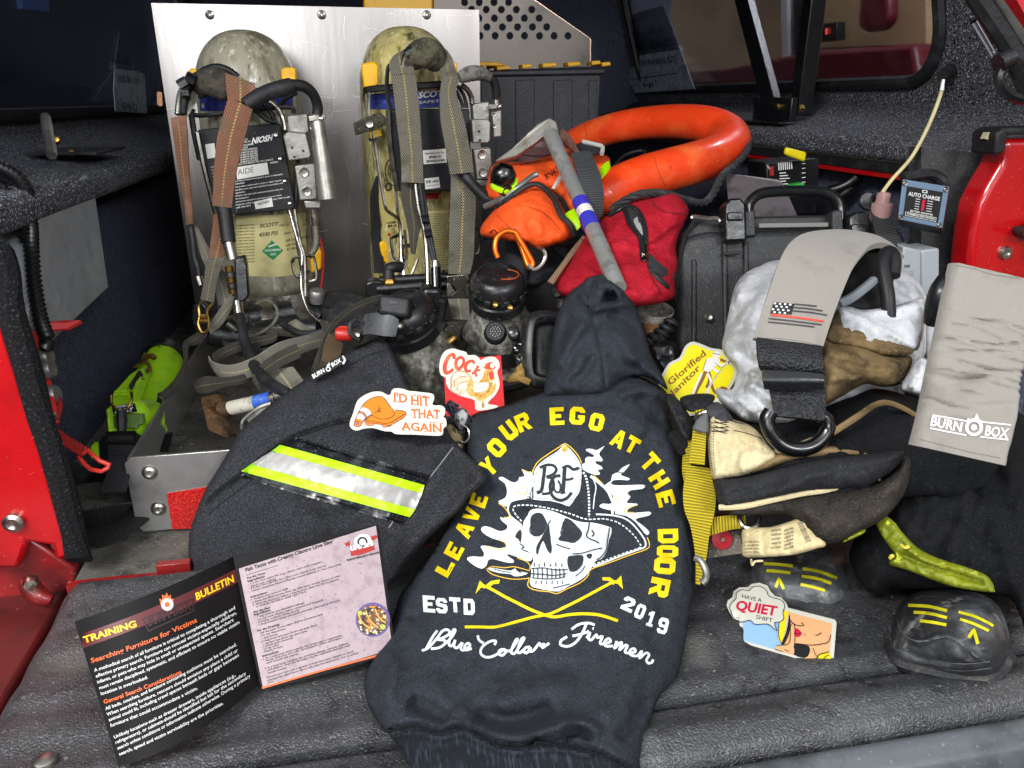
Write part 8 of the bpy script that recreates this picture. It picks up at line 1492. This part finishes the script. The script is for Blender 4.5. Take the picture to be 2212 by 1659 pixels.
dc=Decal(v2_,.0006);dc.dash([p6(1545,1190),p6(1700,1230),p6(1860,1270),p6(2060,1310)],1.4,4,2);dc.dash([p6(1775,60),p6(1900,85),p6(2010,120),p6(2200,145)],1.2,4,2);dc.build('pad_stitching',TH,p2_)
BW=mk('black_honeycomb_webbing','#15161a',.6,bump=[('vor',300,.002)],var=[(300,'#26282e',.5,.7,2)])
b=MB();b.strip([(P(*l),P(*r)) for l,r in [((*p6(480,540),.862),(*p6(905,600),.85)),((*p6(484,620),.845),(*p6(905,680),.835)),((*p6(490,690),.842),(*p6(912,740),.833)),((*p6(512,745),.852),(*p6(922,760),.842)),((*p6(560,860),.85),(*p6(925,880),.84)),((*p6(585,960),.845),(*p6(925,980),.835)),((*p6(590,1040),.842),(*p6(915,1070),.832))]],.010,6);b.build('brace_webbing',BW,su)
b=MB();b.strip([(P(*l),P(*r)) for l,r in [((*p6(515,745),.835),(*p6(912,770),.825)),((*p6(518,800),.83),(*p6(915,810),.822)),((*p6(530,860),.835),(*p6(915,860),.826))]],.006,4);b.build('ladder_slider',BLK,su)
b=MB();b.tube([P(*p6(*q),.842) for q in cat([(575,1010),(548,1060),(565,1130),(615,1200),(690,1245),(780,1252),(860,1225),(920,1170),(945,1110),(930,1060),(905,1040)],6)],.0085,12);b.build('brace_ring',BLKG,su)
ctube(su,[(*p6(1640,420),.80),(*p6(1650,330),.79),(*p6(1680,230),.785),(*p6(1720,170),.79)],.012,mk('black_leather_loop','#1a1b1d',.3),'leather_loop',n=10)
b=MB();b.strip([(P(*l),P(*r)) for l,r in [((*p6(1660,190),.80),(*p6(1750,150),.795)),((*p6(1645,300),.79),(*p6(1740,300),.785)),((*p6(1640,430),.79),(*p6(1720,420),.785))]],.008,5);b.build('leather_tab',mk('black_leather_tab','#1c1d1f',.3),su)
# yellow webbing and hardware at the left of the trousers
YW=mk('yellow_webbing','#c9b416',.7,web=dict(rib=1,pv=.0034,dark=C_('#857410')),bump=[('web',1,.0014)],var=[(20,'#a08f1a',.55,.78)])
yw=thing('yellow_harness','yellow ribbed harness webbing beside the hoodie and cream waistband','harness',P(1510,1260,.90))
for r in ([((1497,925,.905),(1526,932,.90)),((1493,965,.895),(1524,970,.89)),((1488,1000,.888),(1522,1004,.884))],[((1484,1006,.905),(1532,1012,.90)),((1476,1055,.892),(1545,1070,.885)),((1478,1100,.885),(1543,1108,.878)),((1492,1140,.88),(1533,1150,.874)),((1502,1200,.872),(1526,1205,.868)),((1503,1262,.862),(1512,1264,.86))],[((1530,1118,.892),(1532,1158,.888)),((1570,1114,.884),(1572,1146,.88)),((1610,1108,.878),(1612,1140,.872))],[((1478,950,.925),(1500,945,.92)),((1474,1010,.91),(1492,1010,.905)),((1478,1040,.905),(1486,1040,.902))]):
    b=MB();b.strip([(P(*l),P(*q)) for l,q in r],.005,5);b.build('yellow_webbing',YW,yw)
b=MB();b.tube(pxs([(1600,1112,.86),(1598,1122,.855),(1606,1136,.85),(1622,1140,.848),(1636,1132,.85),(1639,1112,.856),(1628,1103,.86),(1610,1104,.862)],4),.0028,8,closed=True);b.build('d_ring',STEEL,yw)
b=MB();b.prism([P(*q) for q in P9([(185,150,.91),(300,128,.905),(372,118,.90),(392,270,.892),(165,302,.90)])],FW*.006);cpz=b.build('canvas_patch',mk('grey_canvas_patch','#6d655c',.85,var=[(300,'#a39c90',.55,.7,2)],bump=[('noise',400,.002)]),yw,bevel=.001)
b=MB();b.lathe([(.0022,.004),(.003,.004),(.0035,.0025),(.0120,.002),(.0125,-.001)],P(*P9([(254,176,.898)])[0]),-FW,24);b.build('red_disc',mk('red_disc_plastic','#b31526',.35),yw)
b=MB();b.lathe([(.0012,.003),(.0024,.0045),(.003,.002)],P(*P9([(254,176,.897)])[0]),-FW,12);b.build('disc_rivet',STEEL,yw)
b=MB();b.tube(pxs(P9([(85,300,.85),(120,320,.845),(150,380,.84),(150,430,.84),(125,460,.84)]),5),.004,8);b.build('hem_ring',GREYM,yw)
pillow('grey_tab',[(1500,915),(1505,905),(1526,890),(1530,905),(1528,935),(1497,928)],[(1500,920,.895),(1528,930,.89),(1520,895,.90)],mk('grey_cloth_tab','#5c5d5e',.85,bump=[('noise',300,.001)]),thick=.005,R=8,step=4,parent=yw,angle=180)
kn=thing('knotted_straps','black knotted straps between the hoodie shoulder and the trousers','straps',P(1470,960,.95))
pillow('dark_strap',[(1436,858),(1450,850),(1470,868),(1488,895),(1500,925),(1492,950),(1476,945),(1462,920),(1446,885)],[(1440,860,.955),(1495,935,.925),(1470,890,.945)],mk('black_strap_cloth','#131417',.7,bump=[('noise',200,.002)]),thick=.010,R=12,step=4,nz=(.004,14),parent=kn,angle=180)
pillow('loop_fastener',[(1443,940),(1460,928),(1478,935),(1490,955),(1482,985),(1470,985),(1455,965)],[(1445,940,.945),(1485,950,.93),(1470,980,.925)],mk('black_fleece','#0f1013',.95,bump=[('noise',300,.005)]),thick=.012,R=12,step=4,nz=(.006,8),parent=kn,angle=180)
pillow('grey_fabric',[(1508,905),(1520,880),(1548,868),(1570,885),(1586,912),(1560,922),(1540,918),(1520,920)],[(1510,905,.93),(1580,910,.91),(1545,875,.94)],mk('grey_black_fabric','#3c3e42',.85,bump=[('noise',260,.002)]),thick=.016,R=16,step=4,nz=(.006,16),parent=kn,angle=180)
pillow('dark_bunch',[(1468,862),(1490,852),(1530,850),(1545,858),(1530,880),(1500,890),(1482,885)],[(1470,865,.97),(1540,860,.96),(1500,885,.94)],mk('black_bunch','#15161a',.8),thick=.014,R=12,step=4,nz=(.008,12),parent=kn,angle=180)
ctube(kn,[(1500,905,.925),(1512,893,.92),(1530,890,.92),(1536,905,.915)],.0025,STEEL,'wire_hook');ctube(kn,[(1500,892,.935),(1515,888,.93),(1530,894,.93)],.003,YW,'yellow_cord')
# ================================================================ left side of the bed
T4p=lambda x,y:(x/3,552.7+y/3)
cnd=thing('corrugated_conduit','black corrugated conduit hanging down beside the left grey box','conduit',P(95,740,1.0))
for i,pth in enumerate(([(-30,352,1.02),(0,362,1.02),(38,384,1.02),(60,420,1.02),(66,480,1.02),(68,540,1.0),(75,620,.99),(88,690,.98),(103,735,.97),(96,752,.97)],[(-30,372,1.04),(0,380,1.04),(26,395,1.04),(44,420,1.04),(52,450,1.04),(58,500,1.03),(66,560,1.02)],[(-30,395,1.0),(0,400,1.0),(24,430,1.0),(44,460,1.0),(52,500,1.0),(50,520,1.0)])):
    b=MB();b.corr(pxs(pth,8),.0098 if i != 2 else .007,.0068,.0028,12);b.build('conduit_run',RUBBERL,cnd)
b=MB();b.prism([PX(x,y,-.425) for x,y in [(86,435),(190,378),(206,420),(235,622),(110,742),(60,700)]],(-.06,0,0));b.build('side_box',mk('grey_side_box','#8e9296',.6,var=[(20,'#7d8185',.45,.7),(9,'#9da1a5',.52,.75)],bump=[('noise',200,.0008)]),label='plain grey metal box hanging under the left bed rail',cat_='box',bevel=.003)
rd_=thing('tie_down','red ratchet tie-down with lever, webbing and triangular ring, by the left pillar','strap',P(100,950,1.0))
REDS=mk('red_strap_steel','#c0282a',.4,var=[(40,'#8c1a1c',.5,.75),(160,'#e0706a',.66,.76)]);REDW=mk('red_webbing','#b3201f',.6,web=dict(rib=1,pv=.003,dark=C_('#7a1010')),bump=[('web',1,.001)])
def p4(x,y,d):return P(x/3,552.7+y/3,d)
b=MB();b.prism([p4(172,455,1.0),p4(260,430,1.01),p4(420,418,1.03),p4(520,414,1.05),p4(526,424,1.05),p4(440,468,1.03),p4(180,486,1.0)],UP*-.003+FW*.004);b.build('lever',REDS,rd_,bevel=.001)
b=MB();b.tube([p4(200,480,1.01),p4(215,540,1.01),p4(235,640,1.0),p4(262,740,1.0),p4(280,830,.99),p4(300,900,.98),p4(318,1010,.97),p4(330,1090,.97)],.010,8);b.build('ratchet_arm',REDS,rd_)
for y,x in ((660,268),(740,285),(905,315)):b=MB();b.lathe([(.010,-.012),(.013,-.008),(.013,.008),(.010,.012)],p4(x,y,.985),RT+UP*.2,14);b.build('ratchet_drum',GREYM,rd_)
b=MB();b.lathe([(0,.004),(.006,.003),(.007,0),(.007,-.004)],p4(325,1045,.955),-FW,12);b.build('pivot_bolt',STEEL,rd_)
b=MB();b.strip([(p4(*l),p4(*r)) for l,r in [((318,1080,.96),(345,1180,.95)),((400,1140,.965),(430,1240,.955)),((490,1200,.97),(530,1300,.96)),((560,1240,.975),(520,1300,.965))]],.003,4);b.build('red_webbing',REDW,rd_)
b=MB();b.strip([(p4(*l),p4(*r)) for l,r in [((345,865,.99),(372,880,.99)),((380,920,.985),(405,960,.985)),((362,1000,.98),(395,1030,.98)),((340,1085,.975),(370,1110,.975))]],.003,5);b.build('red_webbing',REDW,rd_)
b=MB();b.tube(np.array([p4(*q) for q in [(512,1302,.965),(540,1280,.965),(572,1258,.965),(585,1275,.963),(650,1330,.96),(712,1355,.96),(700,1372,.958),(660,1396,.958),(590,1385,.96),(545,1348,.962)]]),.0028,8,closed=True);b.build('triangle_ring',mk('red_coated_ring','#c8382c',.35),rd_)
# lime lamp
LG=mk('lime_green_plastic','#9ed31a',.35,var=[(30,'#86b814',.5,.75),(160,'#5c7a12',.70,.78)],spec=.6)
lp=thing('box_lamp','lime green hand lamp with black straps, between the left wall and the tray','lamp',p4(820,1330,1.2))
a,c=p4(1030,720,1.33),p4(930,1120,1.17);axl=c-a
b=MB();b.tube([p4(1055,690,1.42),p4(1042,730,1.40),p4(1012,830,1.37),p4(975,960,1.32),p4(945,1060,1.28),p4(930,1120,1.26)],[.036,.038,.037,.034,.031,.028],24);lbr=b.build('lamp_barrel',LG,lp,angle=50)
for a_,c_2,r_ in (((1012,830,1.37),(1004,850,1.365),.0365),((960,1010,1.30),(955,1030,1.295),.032)):b=MB();b.tube([p4(*a_),p4(*c_2)],r_,24);b.build('barrel_band',mk('dark_lime_band','#6f9612',.45),lbr)
b=MB();b.strip([(p4(*l),p4(*r)) for l,r in [((1010,900,1.30),(1060,880,1.30)),((990,960,1.28),(1040,950,1.28)),((960,1040,1.24),(1010,1035,1.24))]],.003,4);b.build('lamp_strap',WEBK,lp)
b=MB();b.tube([p4(1072,645,1.44),p4(1056,688,1.42)],[.037,.0405],24);b.build('lamp_bezel',BLK,lp)
b=MB();b.prism([p4(*q) for q in [(925,720,1.28),(880,735,1.27),(830,780,1.25),(725,890,1.18),(722,950,1.165),(735,1000,1.155),(800,1010,1.15),(850,930,1.16),(905,800,1.24),(940,760,1.27)]],FW*.035);b.build('lamp_handle',LG,lp,bevel=.005,seg=3)
b=MB();b.prism([p4(*q) for q in [(895,740,1.262),(925,765,1.262),(915,830,1.235),(850,880,1.20),(830,840,1.205)]],FW*.012);b.build('handle_grip',BLKM,lp,bevel=.003)
b=MB();b.prism([p4(*q) for q in [(675,1000,1.17),(720,960,1.17),(830,925,1.17),(930,960,1.17),(960,1010,1.165),(955,1090,1.15),(975,1130,1.17),(965,1250,1.16),(700,1270,1.12),(690,1080,1.15),(680,1040,1.16)]],FW*.06);b.build('lamp_base',LG,lp,bevel=.005,seg=3)
b=MB();b.prism([p4(*q) for q in [(730,1040,1.148),(785,1020,1.148),(920,1022,1.148),(920,1090,1.14),(885,1100,1.14),(885,1120,1.138),(735,1110,1.14)]],FW*.01);b.build('switch_plate',mk('dull_green_plate','#5f7a3c',.5),lp,bevel=.002)
tgp=MB().prism([p4(*q) for q in [(722,975,1.146),(870,955,1.146),(885,1010,1.142),(738,1030,1.142)]],FW*.002).build('property_tag',BLK,lp,smooth=False)
dc=Decal(bvh(tgp),.0006);dc.text('PROPERTY OF',T4p(755,985),T4p(860,972),(0,-4),.02);dc.text('F.D.N.Y',T4p(745,1022),T4p(862,1005),(.5,-9),.04);dc.build('tag_lettering',INKW,tgp)
for x in (752,795):
    for y in (875,895):b=MB();b.tube([p4(x-8,y+5,1.15),p4(x+26,y-2,1.15)],.0015,6);b.build('moulded_bar',LG,lp)
b=MB();b.tube(np.array([p4(*q) for q in cat([(722,905,1.14),(725,960,1.135),(760,1000,1.13),(785,1010,1.13),(830,985,1.13),(855,930,1.135),(850,885,1.145)],5)]),.002,8);b.build('wire_bail',BRASS,lp)
b=MB();b.tube([p4(785,1000,1.128),p4(790,1060,1.125),p4(790,1150,1.12)],[.007,.008,.006],8);b.build('strap_tail',BLKM,lp)
b=MB();b.prism([p4(*q) for q in [(630,1200,1.125),(660,1160,1.13),(965,1160,1.16),(925,1300,1.12),(640,1330,1.09)]],FW*.09);b.build('lamp_cradle',BLK,lp,bevel=.004)
b=MB();b.prism([p4(*q) for q in [(578,1240,1.12),(605,1205,1.13),(632,1210,1.13),(635,1310,1.10),(580,1315,1.10)]],FW*.03);b.build('cradle_end',LG,lp,bevel=.003)
b=MB();b.strip([(p4(*l),p4(*r)) for l,r in [((702,1150,1.10),(875,1150,1.10)),((702,1220,1.075),(870,1215,1.075)),((705,1300,1.065),(862,1290,1.065)),((715,1370,1.065),(855,1360,1.065))]],.006,4);b.build('cradle_strap',WEBK,lp)
b=MB();b.strip([(p4(*l),p4(*r)) for l,r in [((700,1320,1.055),(850,1310,1.055)),((690,1420,1.04),(840,1400,1.04)),((670,1480,1.03),(830,1470,1.03)),((655,1545,1.02),(815,1530,1.02))]],.005,4);b.build('cradle_strap',mk('black_tail_strap','#1d1e20',.7,bump=[('noise',300,.001)]),lp)
b=MB();b.tube(np.array([p4(*q) for q in [(690,1150,1.085),(870,1142,1.085),(885,1158,1.08),(878,1210,1.07),(700,1210,1.07)]]),.0028,6,closed=True);b.build('strap_buckle',BLK,lp)
b=MB();b.prism([p4(*q) for q in [(915,590,1.40),(1040,578,1.40),(1056,600,1.40),(1050,630,1.38),(940,650,1.37)]],FW*.06);b.build('lamp_bumper',BLK,lp,bevel=.006)
b=MB();b.tube(np.array([p4(*q) for q in cat([(870,720,1.27),(920,690,1.27),(960,700,1.27),(972,740,1.265),(950,750,1.265)],4)]),.003,8);b.tube(np.array([p4(*q) for q in cat([(920,690,1.275),(950,655,1.29),(985,650,1.30),(1000,665,1.30)],4)]),.005,8);b.build('handle_clip',BRASS,lp)
# black floor strap
fs=thing('floor_strap','black ribbed strap looped on the bed floor left of the tray lip','strap',PZ(240,1150,0))
b=MB();b.strip([(PZ(a_,b_,.012),PZ(c2_,d2_,.006)) for a_,b_,c2_,d2_ in [(324,1088,322,1122),(290,1098,300,1140),(250,1108,262,1165),(205,1122,218,1182),(170,1120,180,1180)]],.004,5);b.build('strap_band',WEBK,fs)
b=MB();b.strip([(PZ(a_,b_,.05),PZ(c2_,d2_,.012)) for a_,b_,c2_,d2_ in [(168,1105,172,1135),(200,1100,205,1140),(240,1092,225,1135),(285,1085,262,1115)]],.004,5);b.build('strap_band',WEBK,fs)
b=MB();b.tube([p4(470,1450,1.05),p4(560,1400,1.08),p4(640,1350,1.10)],.010,8);b.tube([p4(430,1370,1.06),p4(480,1375,1.07),p4(500,1395,1.07),p4(470,1420,1.06)],.008,8);b.build('dark_hose',BLKM,label='short dark hose end on the floor below the lime lamp',cat_='hose')
b=MB();b.prism([PZ(500/3,552.7+1470/3,.004),PZ(900/3,552.7+1420/3,.004),PZ(900/3,552.7+1440/3,.004),PZ(500/3,552.7+1480/3,.004)],(0,0,.012));b.build('mounting_rail',BLK,label='thin black rail on the floor under the lime lamp',cat_='rail',bevel=.001)
# halligan in the tray
ha=thing('forcing_tool','rusty forked forcing tool with white and blue taped shaft lying in the tray','tool',p4(1450,1100,1.2))
RUST=mk('rusty_forging','#6e5238',.55,metal=.4,var=[(30,'#3e2e20',.45,.65),(90,'#9a7648',.55,.72),(200,'#b59a70',.66,.75)],bump=[('noise',150,.0015)])
b=MB();b.prism([p4(*q) for q in [(1295,915,1.19),(1405,892,1.20),(1450,950,1.19),(1470,1000,1.185),(1455,1040,1.175),(1400,1060,1.165),(1335,985,1.17),(1310,1000,1.165)]],FW*.02);b.build('adze',RUST,ha,bevel=.003)
b=MB();b.prism([p4(*q) for q in [(1310,985,1.155),(1345,975,1.16),(1440,1060,1.15),(1490,1175,1.12),(1470,1182,1.12),(1345,1130,1.13)]],FW*.03);b.build('fork',RUST,ha,bevel=.003)
b=MB();b.tube([p4(1450,1005,1.185),p4(1500,985,1.18)],[.016,.013],12);b.build('collar',RUST,ha)
b=MB();b.tube([p4(1480,990,1.18),p4(1660,950,1.17)],.0112,14);b.build('white_tape',mk('grimy_white_tape','#cfcabb',.6,var=[(40,'#8f887a',.48,.68),(160,'#5d564a',.62,.72)]),ha)
b=MB();b.tube([p4(1655,951,1.17),p4(1760,925,1.165)],.0114,14);b.build('blue_tape',mk('bright_blue_tape','#2f5fc0',.5,var=[(60,'#7c98d8',.55,.75)]),ha)
b=MB();b.tube([p4(1750,928,1.165),p4(1850,905,1.16)],.010,14);b.build('shaft',DSTEEL,ha)
b=MB();b.tube(np.array([p4(*q) for q in [(1740,900,1.14),(1770,890,1.14),(1780,940,1.14),(1750,955,1.14)]]),.0015,6);b.tube(np.array([p4(*q) for q in cat([(1760,960,1.12),(1680,990,1.12),(1590,1060,1.11),(1570,1100,1.105),(1575,1135,1.10),(1600,1145,1.10)],5)]),.0045,8);b.build('steel_bar',STEEL,label='bent bright steel bar beside the forcing tool in the tray',cat_='bar')
b=MB();b.strip([(p4(*l),p4(*r)) for l,r in [((1600,1060,1.108),(1640,1130,1.10)),((1680,1000,1.115),(1720,1080,1.105)),((1760,965,1.12),(1810,1010,1.11))]],.003,4);b.build('clear_shield',FROST,label='clear curved plastic shield edge in the tray by the pouch',cat_='shield')
# ================================================================ small clutter in the tray
random.seed(21)
GRIT=mk('grit','#8d8676',.9,var=[(200,'#4a4538',.4,.6)])
b=MB()
for k in range(420):
    x=random.uniform(-.32,.46);y=random.uniform(1.03,1.7);r=random.uniform(.0006,.0022)
    b.box((x,y,.0285+r*.4),(r*random.uniform(.6,1.6),r*.4,0),(-r*.3,r,0),(0,0,r*.5))
b.build('grit',GRIT,label='crumbs of grit scattered over the tray floor',cat_='grit',kind='stuff')
b=MB()
for k in range(170):
    x=random.uniform(-.36,.9);y=random.uniform(.57,.885);r=random.uniform(.0004,.0012)
    b.box((x,y,tg(x,y)+r*.4),(r*random.uniform(.6,2),r*.4,0),(-r*.3,r,0),(0,0,r*.5))
b.build('grit',GRIT,label='pale specks of dirt on the tailgate liner',cat_='grit',kind='stuff')
ds=thing('loose_webbing','loose worn webbing and black hose heaped between the two air packs','webbing',P(740,790,1.25)*[1,1,0]+[0,0,.03])
for r,mt in (([(690,690,720,700,1.33),(700,730,735,735,1.28),(690,770,728,778,1.24),(672,800,705,815,1.21)],WEBD),([(640,742,650,772,1.25),(600,760,612,790,1.23),(560,790,575,815,1.20),(545,820,560,842,1.18)],WEBD),([(480,735,490,755,1.32),(520,745,525,770,1.30),(560,740,566,765,1.29)],WEBK),([(620,700,640,690,1.36),(650,725,675,712,1.34),(690,745,710,730,1.32)],STRAPG)):
    band(ds,r,mt,'webbing_piece',.0035,y=False)
for p in ([(610,700,1.36),(650,720,1.33),(700,715,1.32),(740,690,1.33)],[(960,700,1.30),(945,740,1.27),(955,780,1.22),(985,800,1.18)],[(905,720,1.22),(930,760,1.2),(940,800,1.16)],[(1015,700,1.32),(1005,740,1.26),(985,770,1.2)]):
    hose(ds,p,.006,BLKM,'loose_hose',y=False)
for p in ((742,720),(1000,760),(975,735)):
    b=MB();q=P(*p,1.25);b.lathe([(.006,-.012),(.009,-.01),(.009,.006),(.006,.010)],q,RT*.6+UP*.5,12);b.build('brass_fitting',BRASS,ds)
pillow('black_pad',[(690,640),(740,628),(800,640),(830,680),(800,720),(740,730),(700,700)],[(700,660,1.45),(820,660,1.42),(760,720,1.38)],mk('black_harness_pad','#1b1c1f',.7,var=[(60,'#38383a',.5,.7)],bump=[('noise',200,.002)]),thick=.03,R=25,step=6,nz=(.006,24),parent=ds,angle=180)
pillow('black_pad',[(940,700),(985,690),(1030,700),(1050,760),(1010,800),(960,800),(930,760)],[(940,720,1.30),(1045,720,1.30),(990,795,1.22)],mk('dusty_harness_pad','#33312c',.8,var=[(40,'#5d584a',.5,.7),(160,'#8a836c',.62,.72)],bump=[('noise',200,.002)]),thick=.02,R=25,step=6,nz=(.008,20),parent=ds,angle=180)
b=MB();b.prism([PY(x,y,1.80) for x,y in [(785,-8),(935,-8),(935,120),(785,120)]],(0,.05,0));b.build('yellow_case',YEL,label='strip of bright yellow plastic showing above the mounting board',cat_='case',bevel=.004)
